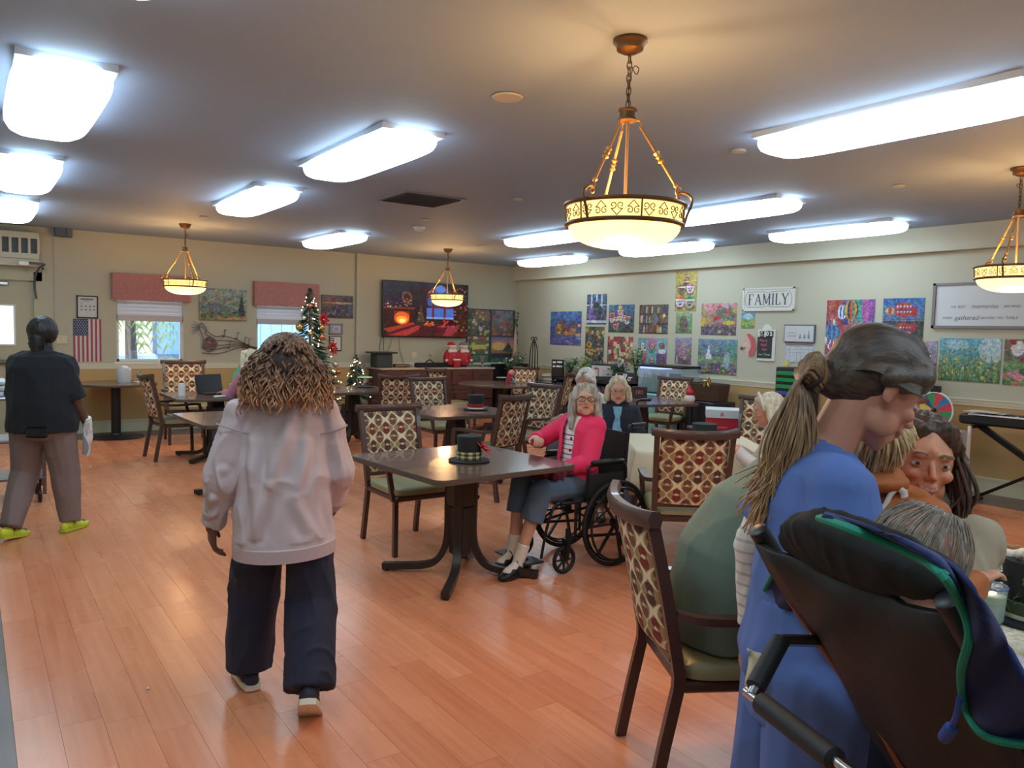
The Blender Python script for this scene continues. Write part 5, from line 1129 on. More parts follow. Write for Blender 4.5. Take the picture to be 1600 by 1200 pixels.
# ---------------- nurse in blue scrubs
p = person('standing woman in blue scrubs with a long ponytail looking down', (1.598, 1.042, 0), -38)
HN = head_frame((.80, .10, -.52), -.05); s = 1.03
P = {'pelvis': V((.0, 0, .86)), 'chest': V((.0, 0, 1.13)), 'neck': V((.02, 0, 1.345)), 'head': V((.13, .0, 1.495)), 'H': HN, 'hs': 1.07, 'nose': 1.0,
 'shL': V((.01, .15, 1.285)), 'shR': V((.0, -.15, 1.285)), 'hipL': V((.0, .09, .83)), 'hipR': V((.0, -.09, .83)), 'knL': V((-.03, .11, .47)), 'knR': V((-.02, -.11, .47)), 'anL': V((-.08, .12, .085)), 'anR': V((-.06, -.12, .085)), 'toeL': V((1, .1, 0)), 'toeR': V((1, -.1, 0)),
 'elL': V((-.08, .185, 1.07)), 'wrL': V((-.07, .20, .84)), 'elR': V((-.01, -.20, 1.04)), 'wrR': V((.10, -.19, .83))}
P['handL'] = ((.1, .1, -1), (.2, -1, 0), (1, 0, 0), .5); P['handR'] = ((1, .3, -.1), (0, 1, -.3), (0, 0, 1), .5)
link('body', body(P, s, 1.05, .0055, (196, 138, 114), lips=(170, 90, 84), brow=(84, 58, 44)), p, 180); eyes(p, P['head'], HN, s*1.07, (90, 80, 70), look=(1, 0, -.5), col=(196, 138, 114))
m_scrub = cloth_mat('scrub_blue', (86, 112, 176), .8, .05, 50)
link('scrub_top', top(P, s, .018, .36, .14, 1.02, .008, .010, 6, rr=(.064, .076, .06), m=m_scrub, name='scrub_top', collar=-.01, bust=1.15, wscale=5), p, 180)
link('scrub_trousers', trousers(P, s, .015, 1.0, .009, .009, 5, m=m_scrub, fat=1.12, rr=(.12, .10, .085), name='scrub_trousers', wscale=6), p, 180)
m_us = strp('undershirt_knit', (224, 216, 206), [(190, 182, 176)], 12, .80, 1.15)
for sd in 'LR':
    a, b, c = V(P['sh'+sd]), V(P['el'+sd]), V(P['wr'+sd]); mb = MB(); mb.cap(a.lerp(b, .5), b, .057, .050); mb.cone(b, c.lerp(b, .05), .050, .036, 18); me = blob(mb, .007, 2, .004, 24, name='undersleeve'); me.materials.append(m_us); link('undersleeve', me, p, 180)
for sd in 'LR': shoe(p, P, sd, 1.0, mat('shoe_grey', (120, 120, 126), .6), m_solew, tall=.01)
h = V(P['head']); q = lambda x, y, z: h+HN @ (V((x, y, z))*1.1)
m_pony = hair_mat('ponytail_brown', (84, 60, 46), (206, 164, 118), .42, 2, 1.15, 1.46, 110, (1, 1, .08)); m_crown = hair_mat('crown_brown', (50, 39, 33), (88, 68, 54), .5, ns=160, stretch=(.12, 1, .5))
mb = MB(); mb.ell(q(-.022, 0, .036), (.112, .092, .098), HN, 26, 18); mb.ell(q(.025, 0, .058), (.078, .080, .058), HN); mb.ell(q(-.06, 0, -.01), (.072, .074, .072), HN)
for y in (-1, 1): mb.cap(q(.045, y*.055, .05), q(-.03, y*.080, .005), .026, .022)
mb.cap(q(-.08, 0, -.04), q(-.112, 0, -.055), .045, .03); me = blob(mb, .006, 3, name='hair'); me.materials.append(m_crown); hr = link('hair', me, p, 180)
tie = q(-.122, 0, -.06)
MB().tube([tie+HN @ V((.004*math.sin(t), .028*math.cos(t), .028*math.sin(t))) for t in [2*math.pi*i/16 for i in range(16)]], .007, 8, closed=True).build('hair_tie', mat('tie_dark', (50, 36, 34), .7), hr)
mb = MB(); rs = random.Random(5)
for i in range(330):
    a, r = rs.uniform(0, 6.28), .027*math.sqrt(rs.random()); st = tie+HN @ V((.02, r*math.cos(a), r*math.sin(a))); e = V((-.12+rs.gauss(0, .022), .0+rs.gauss(0, .024), 1.18+rs.uniform(-.04, .10)))
    pts = catmull([st, tie+HN @ V((-.035, 1.3*r*math.cos(a), 1.3*r*math.sin(a)+.012)), V((tie.x-.035+1.2*r*math.cos(a), tie.y+1.4*r*math.sin(a), tie.z-.06)), V((tie.x-.05+1.9*r*math.cos(a)+rs.gauss(0, .008), tie.y+1.8*r*math.sin(a), 1.34)), e], 5); N = len(pts); mb.tube(pts, [.0046*(1-.7*k/N) for k in range(N)], 5)
for i in range(16):
    st = q(.05, -.078, .045-.008*i*.4); mb.tube(catmull([st, q(.03, -.094, .0), q(.035, -.092, -.05), q(.02, -.088, -.10+rs.uniform(-.02, .02))], 4), [.0016]*13, 4) if i < 0 else None
stuff(mb.build('ponytail', m_pony, hr, 180))
mb = MB()
for i in range(70):
    z0 = .125-.0013*i; y0 = -.02-.00105*i; mb.tube(catmull([q(.065-.0004*i, y0*1.0, z0-.028+.0*i), q(.0, -.045-.0007*i, .118-.0017*i), q(-.07, -.05-.0004*i, .08-.0012*i), q(-.112, -.012, -.05)], 5), .0019, 4)
stuff(mb.build('combed_strands', m_crown, hr, 180))
# ---------------- mother and child
hm = at_t(1438, 720, 2.12); p = person('long haired smiling woman in a beige jumper hugging the child', (hm.x-.07, hm.y+.10, 0), 178)
s = .98; P = seated(s, .10, (.70, .72, .02), .50, -.10, sw=.85); loc = V((hm.x-.07, hm.y+.10, 0)); c_, s_ = math.cos(math.radians(-178)), math.sin(math.radians(-178)); dl = hm-loc; P['head'] = V((dl.x*c_-dl.y*s_, dl.x*s_+dl.y*c_, hm.z)); nd = P['head']-V((.035, 0, .135)); off = nd-P['neck']
for k in ('neck', 'chest', 'shL', 'shR'): P[k] = P[k]+off*(1 if k != 'chest' else .7)
[P.update({'kn'+k: V((.17, y*.10, .27)), 'an'+k: V((-.16, y*.10, .13)), 'toe'+k: V((-1, 0, -.5))}) for k, y in (('L', 1), ('R', -1))]; P['hs'] = 1.12; P['jaw'] = .86; P['nose'] = .78; arms(P, s, (.26, .10, .92), (.30, -.06, .98), (-.1, .8, -.8), (-.1, -.8, -.8)); P['handL'] = ((.6, -.7, .1), (-.5, -.5, 0), (0, 0, 1), .5); P['handR'] = ((.5, .8, .1), (-.6, .3, 0), (0, 0, 1), .5)
link('body', body(P, s, 1.0, .0045, (214, 146, 112), lips=(196, 104, 92), brow=(80, 54, 40), smooth=1, smile=.006), p, 180); eyes(p, P['head'], P['H'], s*1.12, (70, 60, 50), look=(1, .1, -.12), col=(214, 146, 112))
h, HH = V(P['head']), P['H']; q = lambda x, y, z: h+HH @ (V((x, y, z))*1.10)
m_mom = hair_mat('dark_brown_hair', (44, 30, 26), (98, 66, 48), .45, ns=90)
link('jumper', top(P, s, .02, 1.0, .02, .92, .009, .008, 3, rr=(.080, .07, .05), m=cloth_mat('jumper_beige', (166, 150, 126), .9), name='jumper', collar=.01), p, 180)
link('trousers', trousers(P, s, .015, .95, .010, .007, 3, m=cloth_mat('jeans_dark', (50, 58, 76), .85)), p, 180)
for sd in 'LR': shoe(p, P, sd, .95, mat('shoe_black'), m_black, tall=.01)
mb = MB(); mb.ell(q(-.030, 0, .042), (.102, .090, .092), HH, 24, 16); mb.ell(q(-.05, 0, -.03), (.075, .085, .07), HH); mb.cap(q(.045, .035, .082), q(-.0, .08, .02), .028, .028); mb.cap(q(.045, -.035, .082), q(-.0, -.08, .02), .028, .028)
me = blob(mb, .007, 1, .008, 34, 5, (1, 1, .5), name='hair'); me.materials.append(m_mom); hr = link('hair', me, p, 180)
rs = random.Random(8); mb = MB()
for y in (-1, 1):
    for i in range(70 if y > 0 else 90):
        a = rs.uniform(0, 1); st = q(rs.uniform(-.08, .035), y*(.070+.012*rs.random()), rs.uniform(-.02, .06)); e = V(st)+V((rs.uniform(-.02, .07), y*rs.uniform(.005, .06), -rs.uniform(.20, .34)))
        m1 = V(st).lerp(e, .4)+V((0, y*.022, 0)); m2 = V(st).lerp(e, .7)+V((rs.gauss(0, .012), rs.gauss(0, .012), 0)); pts = catmull([st, m1, m2, e], 5); N = len(pts); mb.tube(pts, [.0075*(1-.7*k/N) for k in range(N)], 5)
stuff(mb.build('long_locks', m_mom, hr, 180))
hk = at_t(1374, 692, 2.0); tor = at_t(1410, 800, 2.0); p = person('small blond child in a rust quilted jacket, cheek against the smiling woman', (tor.x, tor.y, 0), -30)
c_, s_ = math.cos(math.radians(30)), math.sin(math.radians(30)); tl = lambda w: V(((w.x-tor.x)*c_-(w.y-tor.y)*s_, (w.x-tor.x)*s_+(w.y-tor.y)*c_, w.z)); H0 = tl(hk); sC = .72
Hc = head_frame((.93, .15, .30), .5)
P = {'pelvis': V((.0, 0, .86)), 'chest': V((.0, 0, 1.08)), 'neck': V((-.03, 0, 1.21)), 'head': H0, 'H': Hc, 'hs': 1.18, 'nose': .8, 'jaw': 1.08, 'shL': V((-.01, .105, 1.165)), 'shR': V((-.01, -.105, 1.165)), 'hipL': V((0, .06, .84)), 'hipR': V((0, -.06, .84)),
 'knL': V((.2, .10, .74)), 'knR': V((.2, -.10, .74)), 'anL': V((.20, .10, .50)), 'anR': V((.20, -.10, .50)), 'toeL': V((1, 0, -.3)), 'toeR': V((1, 0, -.3))}
arms(P, sC, (.14, .09, .98), (.14, -.09, 1.0)); P['handL'] = ((.8, -.3, .3), (0, 0, -1), (0, -1, 0), .5); P['handR'] = ((.8, .3, .3), (0, 0, -1), (0, 1, 0), .5)
link('body', body(P, sC, 1.0, .0045, (224, 160, 130), lips=(206, 120, 108), brow=(190, 150, 110), smooth=1), p, 180); eyes(p, P['head'], Hc, sC*1.18, (80, 100, 110), col=(224, 160, 130))
def exc(mb, g, f, l, u):
    mb.ell(V((H0.x-.035, H0.y, H0.z-.092)), (.105, .105, .042)); mb.ell(V((.0, 0, 1.15)), (.10, .13, .08)); mb.ell(V((.02, 0, 1.03)), (.125, .145, .14)); mb.ell(V((.0, 0, .86)), (.12, .145, .10))
me = top(P, sC, .04, 1.0, .03, 1.1, .007, .003, 3, rr=(.085, .075, .055), m=cloth_mat('jacket_rust', (176, 92, 34), .7), name='quilted_jacket', extra=exc, collar=-.02)
bm = bmesh.new(); bm.from_mesh(me); bm.normal_update()
for v in bm.verts: v.co += v.normal*(.007*abs(math.sin(v.co.z*70+v.co.y*6))**.6-.004)
bm.to_mesh(me); bm.free(); link('quilted_jacket', me, p, 180)
link('trousers', trousers(P, sC, .01, .95, .009, .005, 3, m=cloth_mat('jeans_dark')), p, 180)
for sd in 'LR': shoe(p, P, sd, .7, mat('shoe_grey'), m_solew, tall=.01)
q = lambda x, y, z: V(P['head'])+Hc @ (V((x, y, z))*sC*1.18); mb = MB(); ss = sC*1.18; mb.ell(q(-.030, 0, .036), (.104*ss, .092*ss, .090*ss), Hc, 22, 14); mb.ell(q(-.055, 0, -.03), (.075*ss, .082*ss, .06*ss), Hc)
me = blob(mb, .006, 1, .004, 40, 5, name='hair'); me.materials.append(hair_mat('blond_hair', (176, 142, 92), (236, 212, 166), .45, ns=90)); hr = link('hair', me, p, 180); rs = random.Random(4); mb = MB()
for i in range(230):
    az = rs.uniform(0, 6.28); st = q(-.02+.03*math.cos(az), .03*math.sin(az), .125); a2 = az+rs.gauss(0, .2); L = rs.uniform(.7, 1.15); md = q(-.025+.095*math.cos(a2), .095*math.sin(a2), .075); fr_ = max(0, min(1, (.25-math.cos(a2))/.6)); e = q(-.03+.108*math.cos(a2)*1.02, .106*math.sin(a2), .055-(.02+.085*fr_)*L)
    pts = catmull([st, md+V((rs.gauss(0, .004),)*3), e+V((rs.gauss(0, .006), rs.gauss(0, .006), 0))], 5); N = len(pts); mb.tube(pts, [.0042*(1-.6*k/N) for k in range(N)], 4)
stuff(mb.build('loose_locks', MATS['blond_hair'], hr, 180))
tb = thing('tote_bag', 'white handled shoulder bag hanging beside the child in rust', 'bag', (0, 0, 0)); b0 = at_t(1392, 818, 1.92); mb = MB()
MB().tube([at_t(a, b, 1.92) for a, b in ((1374, 820), (1380, 795), (1392, 772), (1402, 762), (1412, 768), (1415, 790), (1410, 812))], .0055, 8, flat=1.8).build('strap', mat('bag_strap', (226, 216, 206), .5), tb)
MB().box((b0.x, b0.y, b0.z-.10), (.20, .08, .22), rz=-.5, bev=.03).build('body', mat('bag_body', (206, 196, 186), .5), tb)
# ---------------- reclining wheelchair with the grey haired man
A_TL, A_TR = V((1.21, .90, 1.24)), V((1.03, .47, 1.27)); A_D = V((.32, -.14, -.5)); A_N = (A_TR-A_TL).cross(A_D).normalized()
if A_N.dot(V((1, 0, 0))) > 0: A_N = -A_N                        # rear side of the back
def onback(px, py, off=0):
    r = ray(px, py); o = A_TL+A_N*off; return V((0, 0, CAMH))+r*((o-V((0, 0, CAMH))).dot(A_N)/r.dot(A_N))
rw = thing('reclining_wheelchair', 'black tilted back wheelchair in the right foreground with padded bar', 'wheelchair')
m_bf = mat('black_nylon', (20, 20, 22), .6, noise_=.2, nscale=30, bump=.2, bscale=14); m_pole = mat('pole_black', (24, 24, 27), .3, metal=.3)
def backpt(u, v, off=0): return A_TL.lerp(A_TR, u)+A_D*v+A_N*off
G = [[backpt(u/10, .03+v/14*1.45, .015+.028*math.sin(math.pi*u/10)-.045*math.sin(math.pi*u/10)*math.exp(-((v/14-.0)/.10)**2)+.006*math.sin(u*1.7+v)) - A_D*(-.05*math.sin(math.pi*u/10)*max(0, 1-v/2.5)) for v in range(15)] for u in range(11)]
MB().sheet(G, .012).build('back_cover', m_bf, rw, 180)
for nm, top_, sd in (('left', A_TL, 1), ('right', A_TR, -1)):
    mb = MB(); mb.tube([top_-A_D*.0, top_+A_D*.8, top_+A_D*1.5], .0135, 12); mb.build('back_post', m_pole, rw)
    MB().tube([top_-A_D*.005, top_, top_+A_D*.20, top_+A_D*.26], [.014, .0185, .0185, .0175], 18).build('push_handle', m_black, rw)
def hc_pt(px, py, o): return onback(px, py, o)
up_ = [(1226, 812), (1262, 803), (1300, 816), (1350, 836), (1400, 856), (1450, 880), (1484, 905)]; lo_ = [(1232, 852), (1262, 872), (1300, 888), (1350, 905), (1400, 918), (1450, 926), (1486, 930)]
G = []
for (a, b), (c, d) in zip(up_, lo_): G.append([onback(a+(c-a)*j/6, b+(d-b)*j/6, -.02-.0*j) for j in range(7)])
hm_ = MB(); vs = []; fs = []
for sgn, nn in ((1, .035), (-1, -.045)):
    for i, row in enumerate(G):
        for j, q_ in enumerate(row): e = min(i, 6-i, 2)/2*.5+min(j, 6-j, 2)/2*.5; vs.append(q_+A_N*(nn*(.35+.65*e)))
for i in range(6):
    for j in range(6): a = i*7+j; fs.append((a, a+7, a+8, a+1)); fs.append((49+a+1, 49+a+8, 49+a+7, 49+a))
bd = [(i, 0) for i in range(7)]+[(6, j) for j in range(1, 7)]+[(i, 6) for i in range(5, -1, -1)]+[(0, j) for j in range(5, 0, -1)]
for k in range(len(bd)): a, b = bd[k], bd[(k+1) % len(bd)]; A, B = a[0]*7+a[1], b[0]*7+b[1]; fs.append((A, 49+A, 49+B, B))
hm_.add(vs, fs); me = blob(hm_, .008, 3, .003, 20, name='head_cushion'); me.materials.append(mat('cushion_black', (14, 14, 15), .9)); link('head_cushion', me, rw, 180)
# sling edge: navy mesh with teal binding
m_mesh = cloth_mat('sling_navy', (24, 38, 88), .85, .15, 200); m_teal = mat('binding_teal', (10, 128, 104), .7)
sl = thing('patient_sling', 'navy mesh sling with teal binding draped over the tilted wheelchair', 'sling')
def drape(inner, outer, k=7, off=.03, seed=0, nm='mesh_panel'):
    G = []
    for i, (a, b) in enumerate(zip(inner, outer)): G.append([onback(a[0]+(b[0]-a[0])*j/k, a[1]+(b[1]-a[1])*j/k, off+.012*math.sin(i*.42+seed+j*.7)-.03*j/k*(i/len(inner))) for j in range(k+1)])
    MB().sheet(G, .005).build(nm, m_mesh, sl, 180); return [r[0] for r in G], [r[-1] for r in G]
def dens(p, k=6): return [(q.x, q.y) for q in catmull([(a, b, 0) for a, b in p], k)]
inn = dens([(1284, 806), (1350, 829), (1430, 862), (1476, 892), (1502, 932), (1520, 985), (1507, 1045), (1514, 1105), (1545, 1146), (1610, 1160), (1680, 1168)])
out = dens([(1290, 801), (1356, 822), (1440, 856), (1492, 886), (1536, 940), (1574, 1005), (1604, 1058), (1640, 1100), (1672, 1130), (1700, 1150), (1715, 1166)])
a_, b_2 = drape(inn, out, 7, .045); MB().tube([q+A_N*.006 for q in a_], .0052, 8).build('teal_binding', m_teal, sl); MB().tube([q+A_N*.002 for q in a_[:20]], .004, 6).build('seam_tape', m_teal, sl)
a_, _ = drape(dens([(1212, 888), (1186, 940), (1170, 990), (1176, 1014), (1205, 1026)]), dens([(1232, 900), (1240, 940), (1246, 980), (1250, 1010), (1252, 1030)]), 6, -.03, 2); MB().tube(a_, .005, 8).build('teal_binding', m_teal, sl)
drape(dens([(1215, 960), (1222, 1000), (1240, 1040), (1262, 1080), (1290, 1110)]), dens([(1262, 950), (1278, 990), (1290, 1030), (1310, 1070), (1330, 1110)]), 6, -.05, 4)
st = onback(1497, 1085, .07); MB().tube(catmull([onback(1500, 1090, .06), onback(1494, 1120, .07), onback(1484, 1140, .07)], 4), .004, 6).build('loop_strap', mat('strap_blue', (36, 74, 160), .6), sl); mb = MB(); mb.cap(onback(1486, 1138, .072), onback(1476, 1152, .072), .009, .009); mb.build('loop_clip', mat('strap_blue'), sl)
cb = thing('beige_pad_cloth', 'beige cloth corner hanging out beside the tilted wheelchair', 'cloth'); MB().sheet([[at_t(1168+34*i/4+3*math.sin(j), 1014+12*i/4+(58-10*i/4)*j/5, 1.72+.01*math.sin(i*2+j)) for j in range(6)] for i in range(5)], .006).build('cloth', m_cloth, cb, 180)
# push bar with foam grips, struts, wheels, seat
L0, R0 = at_t(1176, 1088, 1.32), at_t(1176, 1088, 1.32)+(A_TR-A_TL).normalized()*.60
bd_ = (R0-L0).normalized(); MB().tube([L0-bd_*.02, R0], .009, 12).build('push_bar', m_chrome, rw)
MB().tube([L0+bd_*.025, L0+bd_*.03, L0+bd_*.225, L0+bd_*.23], [.010, .018, .018, .010], 16).build('foam_grip', m_blackf, rw); MB().tube([L0+bd_*.29, L0+bd_*.295, L0+bd_*.55, L0+bd_*.555], [.010, .018, .018, .010], 16).build('foam_grip', m_blackf, rw)
MB().tube([L0, L0+V((.10, .02, .07)), backpt(0, .45)], .012, 10).build('bar_arm', m_chrome, rw); MB().tube([L0+V((.012, .004, .012)), L0+V((.10, .02, .07)), ], [.017, .017], 14).build('foam_grip', m_blackf, rw)
MB().tube([backpt(.0, .25, .02), backpt(.16, .75, .03), backpt(.2, 1.0, .04)], [.006, .006, .012], 10).build('gas_strut', mat('strut_copper', (130, 84, 70), .35, metal=.6), rw)
R_W = Matrix.Rotation(math.radians(-22.6), 3, 'Z'); O_W = V((1.80, .40, 0)); lw = lambda x, y, z: O_W+R_W @ V((x, y, z))
for y in (-1, 1):
    mb = MB(); n = 40; mb.tube([lw(-.28+.30*math.cos(t), y*.30, .30+.30*math.sin(t)) for t in [2*math.pi*i/n for i in range(n)]], .017, 10, closed=True); w = mb.build('wheel', m_tire, rw)
    mb = MB(); [mb.bar(lw(-.28, y*.30, .3), lw(-.28+.28*math.cos(a), y*.30, .3+.28*math.sin(a)), .004, .004) for a in [2*math.pi*k/20 for k in range(20)]]; mb.cone(lw(-.28, y*.27, .3), lw(-.28, y*.33, .3), .03, n=16); mb.build('spokes', m_sil, w, 0)
    MB().tube([lw(-.28+.265*math.cos(t), y*.335, .30+.265*math.sin(t)) for t in [2*math.pi*i/n for i in range(n)]], .008, 8, closed=True).build('hand_rim', m_chrome, w)
    mb = MB(); mb.tube([lw(.30+.075*math.cos(t), y*.24, .09+.075*math.sin(t)) for t in [2*math.pi*i/24 for i in range(24)]], .014, 8, closed=True); mb.bar(lw(.30, y*.24, .09), lw(.28, y*.24, .3), .03, .02); mb.build('caster', m_tire, rw)
    mb = MB(); mb.tube([lw(-.28, y*.25, .3), lw(-.2, y*.25, .46), lw(.28, y*.25, .47), lw(.36, y*.24, .44), lw(.44, y*.2, .12)], .012, 10); mb.tube([lw(-.3, y*.25, .3), lw(.28, y*.25, .28)], .012, 10); mb.build('side_frame', m_pole, rw)
    MB().box(lw(-.02, y*.27, .72), (.32, .06, .04), M=R_W, bev=.012).build('armrest', m_black, rw); MB().tube([lw(-.16, y*.27, .47), lw(-.16, y*.27, .71), lw(.12, y*.27, .71), lw(.12, y*.27, .47)], .01, 8).build('arm_frame', m_pole, rw)
MB().box(lw(.05, 0, .49), (.48, .46, .07), M=R_W, bev=.02).build('seat', m_bf, rw); MB().box(lw(.48, 0, .10), (.16, .36, .02), M=R_W).build('footplate', m_black, rw)
p = person('elderly man with thin grey hair leaning forward in the tilted wheelchair', (1.80, .40, 0), -22.6)
s = 1.0; P = seated(s, -.2, (.95, -.15, -.15), .50, knees=(.13, .12)); hp = at_t(1440, 878, 1.55); Ri = R_W.inverted(); hl = Ri @ (hp-O_W); P['head'] = hl; P['H'] = head_frame((.86, .35, -.35), .20)
P['neck'] = hl+V((-.06, -.02, -.13)); P['chest'] = V((-.20, .09, .86)); P['pelvis'] = V((-.08, 0, .60)); up = P['neck']-P['pelvis']
for k, y in (('L', 1), ('R', -1)): P['sh'+k] = P['neck']+V((.0, y*.16, -.055))
arms(P, s, Ri @ (at_t(1494, 900, 1.72)-O_W), at_t(1540, 1000, 1.9) and (Ri @ (V((2.24, .80, .80))-O_W)), (-.2, .8, -.6), (-.2, -.6, -1)); P['handL'] = ((-.1, .0, 1), (-1, 0, .2), (0, -1, 0), .5); P['handR'] = ((1, .25, -.15), (0, 0, -1), (.1, 1, 0), .45); P['hs'] = .98; P['old'] = 1
link('body', body(P, s, 1.0, .006, (222, 160, 140), brow=(150, 140, 130)), p, 180); eyes(p, P['head'], P['H'], .98, col=(214, 156, 134))
link('shirt', top(P, s, .025, .95, .04, 1.0, .009, .007, 3, m=cloth_mat('shirt_pale_grey', (176, 178, 180), .9), collar=.0), p, 180); link('trousers', trousers(P, s, .015, .95, .010, .007, 3, m=m_grt), p, 180)
for sd in 'LR': shoe(p, P, sd, 1.0, mat('shoe_black'), m_black, tall=.01)
q = lambda x, y, z: V(P['head'])+P['H'] @ (V((x, y, z))*.99); mb = MB(); mb.ell(q(-.066, 0, .0), (.062, .074, .070), P['H'], 22, 14); mb.ell(q(-.06, 0, -.035), (.062, .072, .05), P['H'])
for y in (-1, 1): mb.cap(q(-.0, y*.072, .02), q(-.03, y*.070, -.03), .018, .02)
me = blob(mb, .006, 2, .004, 50, 2, (1, 1, .4), name='hair'); me.materials.append(hair_mat('thin_grey', (112, 96, 84), (160, 146, 130), .6, ns=80)); hr = link('hair', me, p, 180); mb = MB(); rs = random.Random(7)
for i in range(170):
    a = rs.uniform(.9, 5.38); r0 = rs.uniform(.02, .06); st = q(-.03+r0*math.cos(a)*.8, r0*math.sin(a), .118-.2*r0); md = q(-.03+.108*math.cos(a)*.95, .088*math.sin(a), .05); e = q(-.03+.108*math.cos(a), .090*math.sin(a), -.03-.03*rs.random()); pts = catmull([st, md, e], 5); mb.tube(pts, [.0011]*len(pts), 4)
stuff(mb.build('thin_strands', MATS['thin_grey'], hr, 180))
# ================================================================ WALL DECOR
def RW(y0, y1, z0, z1, off=.006): return (ROOM_W-off, y0, z0), (0, y1-y0, 0), (0, 0, z1-z0)
def BW(x0, x1, z0, z1, off=.006): return (x0, ROOM_D-off, z0), (x1-x0, 0, 0), (0, 0, z1-z0)
def face(P, x, y, r, skin, hat=None, hair=None, asp=1.0):
    if hair: P.ell(x, y-.01, r*1.25, r*1.35*asp, hair)
    P.ell(x, y, r, r*1.1*asp, skin); P.ell(x-r*.35, y+.1*r, r*.16, r*.16*asp, (20, 20, 20)); P.ell(x+r*.35, y+.1*r, r*.16, r*.16*asp, (20, 20, 20)); P.ell(x, y-.35*r*asp, r*.3, r*.22*asp, (40, 30, 30))
    if hat: P.ell(x, y+r*.85*asp, r*1.15, r*.6*asp, hat); P.rect(x-r*1.1, y+r*.55*asp, x+r*1.1, y+r*.8*asp, (240, 240, 240))
# 1 lit cottage by a blue winter stream
P = Pic(50, 50).grad((40, 50, 110), (60, 110, 190)).noise(14, .35, 1); P.tri([(.1, .5), (.35, .78), (.6, .5)], (120, 80, 70)).rect(.2, .3, .8, .52, (180, 120, 60)).blobs(22, [(240, 190, 80), (230, 140, 50), (120, 60, 70)], .03, .08, 2, (.15, .28, .95, .6)); P.tri([(.55, .5), (.75, .7), (.95, .5)], (90, 70, 90)).rect(0, .0, 1, .28, (70, 80, 160)).blobs(20, [(190, 200, 240), (60, 60, 140), (200, 110, 120)], .02, .09, 3, (0, 0, 1, .3), .7, .35).noise(25, .2, 4)
poster('poster', P, *RW(11.41, 10.52, 1.39, 2.0), 'blue and orange print of a lit winter cottage, farthest left on the long wall')
# 2 cats on a window sill at night
P = Pic(32, 50).grad((70, 70, 110), (60, 80, 110)).rect(.1, .3, .9, .95, (60, 90, 120)); [P.rect(x, .25, x+.04, 1, (190, 200, 220)) for x in (.22, .48, .74)]; P.rect(0, .62, 1, .66, (190, 195, 215)).rect(.12, .12, .45, .52, (120, 80, 160)).ell(.5, .62, .16, .13, (40, 40, 48)).ell(.6, .42, .22, .2, (60, 66, 76)).rect(0, .05, 1, .13, (200, 205, 220)).noise(20, .25, 6)
poster('poster', P, *RW(10.384, 9.87, 1.77, 2.29), 'purple grey print of a cat at a window, upper of the two narrow ones')
P = Pic(30, 54).grad((40, 50, 90), (70, 90, 60)).blobs(40, [(200, 150, 60), (120, 60, 50), (60, 90, 70), (190, 60, 50), (230, 190, 90)], .04, .11, 8, al=.85, asp=.6).ell(.22, .5, .13, .09, (226, 150, 50)).ell(.22, .5, .05, .035, (80, 40, 30)).blobs(12, [(220, 170, 50)], .05, .08, 9, (.1, .2, .9, .4), .9, .6).noise(22, .25, 10)
poster('poster', P, *RW(10.40, 9.91, 1.11, 1.73), 'dark print crowded with golden shapes, lower of the two narrow ones')
P = Pic(42, 44).grad((60, 70, 60), (60, 110, 170)).noise(10, .2, 3); rs = random.Random(3)
for i in range(13): face(P, rs.uniform(.1, .9), rs.uniform(.1, .78), rs.uniform(.07, .1), rs.choice([(226, 196, 160), (180, 130, 90), (236, 230, 220)]), (196, 36, 46))
P.ell(.45, .9, .08, .08, (240, 220, 90)).noise(22, .15, 4)
poster('poster', P, *RW(9.81, 9.195, 1.64, 2.10), 'print of many small dogs wearing red hats')
P = Pic(42, 46).grad((120, 60, 50), (150, 80, 60)).cells(7, 6, [(200, 60, 60), (226, 190, 120), (240, 220, 190), (120, 60, 50), (230, 140, 60), (70, 90, 90), (180, 40, 60)], 5, jit=.8).blobs(24, [(240, 210, 150), (210, 70, 70), (90, 120, 80)], .03, .07, 6).noise(22, .2, 6)
poster('poster', P, *RW(9.815, 9.20, 1.10, 1.57), 'busy red and cream print of crowded jars and sweets')
def shelf_pic(seed):
    P = Pic(46, 46, (110, 84, 56)); rs = random.Random(seed)
    for row in range(3):
        x = .02
        while x < .95: w = rs.uniform(.03, .06); P.rect(x, row*.33+.04, x+w, row*.33+.04+rs.uniform(.18, .27), rs.choice([(170, 60, 50), (200, 160, 90), (70, 100, 90), (110, 70, 50), (60, 80, 130), (220, 200, 160)])); x += w+.008
        P.rect(0, row*.33, 1, row*.33+.035, (70, 46, 34))
    return P
P = shelf_pic(3); P.ell(.55, .5, .12, .2, (110, 110, 116)).ell(.86, .62, .06, .07, (236, 206, 90)).noise(22, .2, 2); poster('poster', P, *RW(9.077, 8.448, 1.63, 2.09), 'brown print of a full bookcase with a grey cat')
P = Pic(46, 46, (180, 90, 150)); rs = random.Random(6)
for i in range(3):
    for j in range(2):
        c = [[(196, 84, 140), (90, 190, 200), (120, 70, 150)], [(90, 180, 190), (200, 120, 180), (110, 200, 210)]][j][i]; P.rect(i/3, j/2, (i+1)/3-.008, (j+1)/2-.01, c); face(P, i/3+.165, j/2+.24, .075, rs.choice([(220, 180, 150), (240, 230, 220), (160, 110, 90)]), None, (40, 30, 34), 1.3); P.ell(i/3+.165, j/2+.05, .12, .08, rs.choice([(30, 30, 40), (230, 230, 230), (70, 160, 120)]))
poster('poster', P.noise(20, .08, 2), *RW(9.08, 8.448, 1.10, 1.558), 'six panel print of dogs on pink, turquoise and purple squares')
P = Pic(36, 64).grad((196, 166, 50), (206, 182, 70)); 
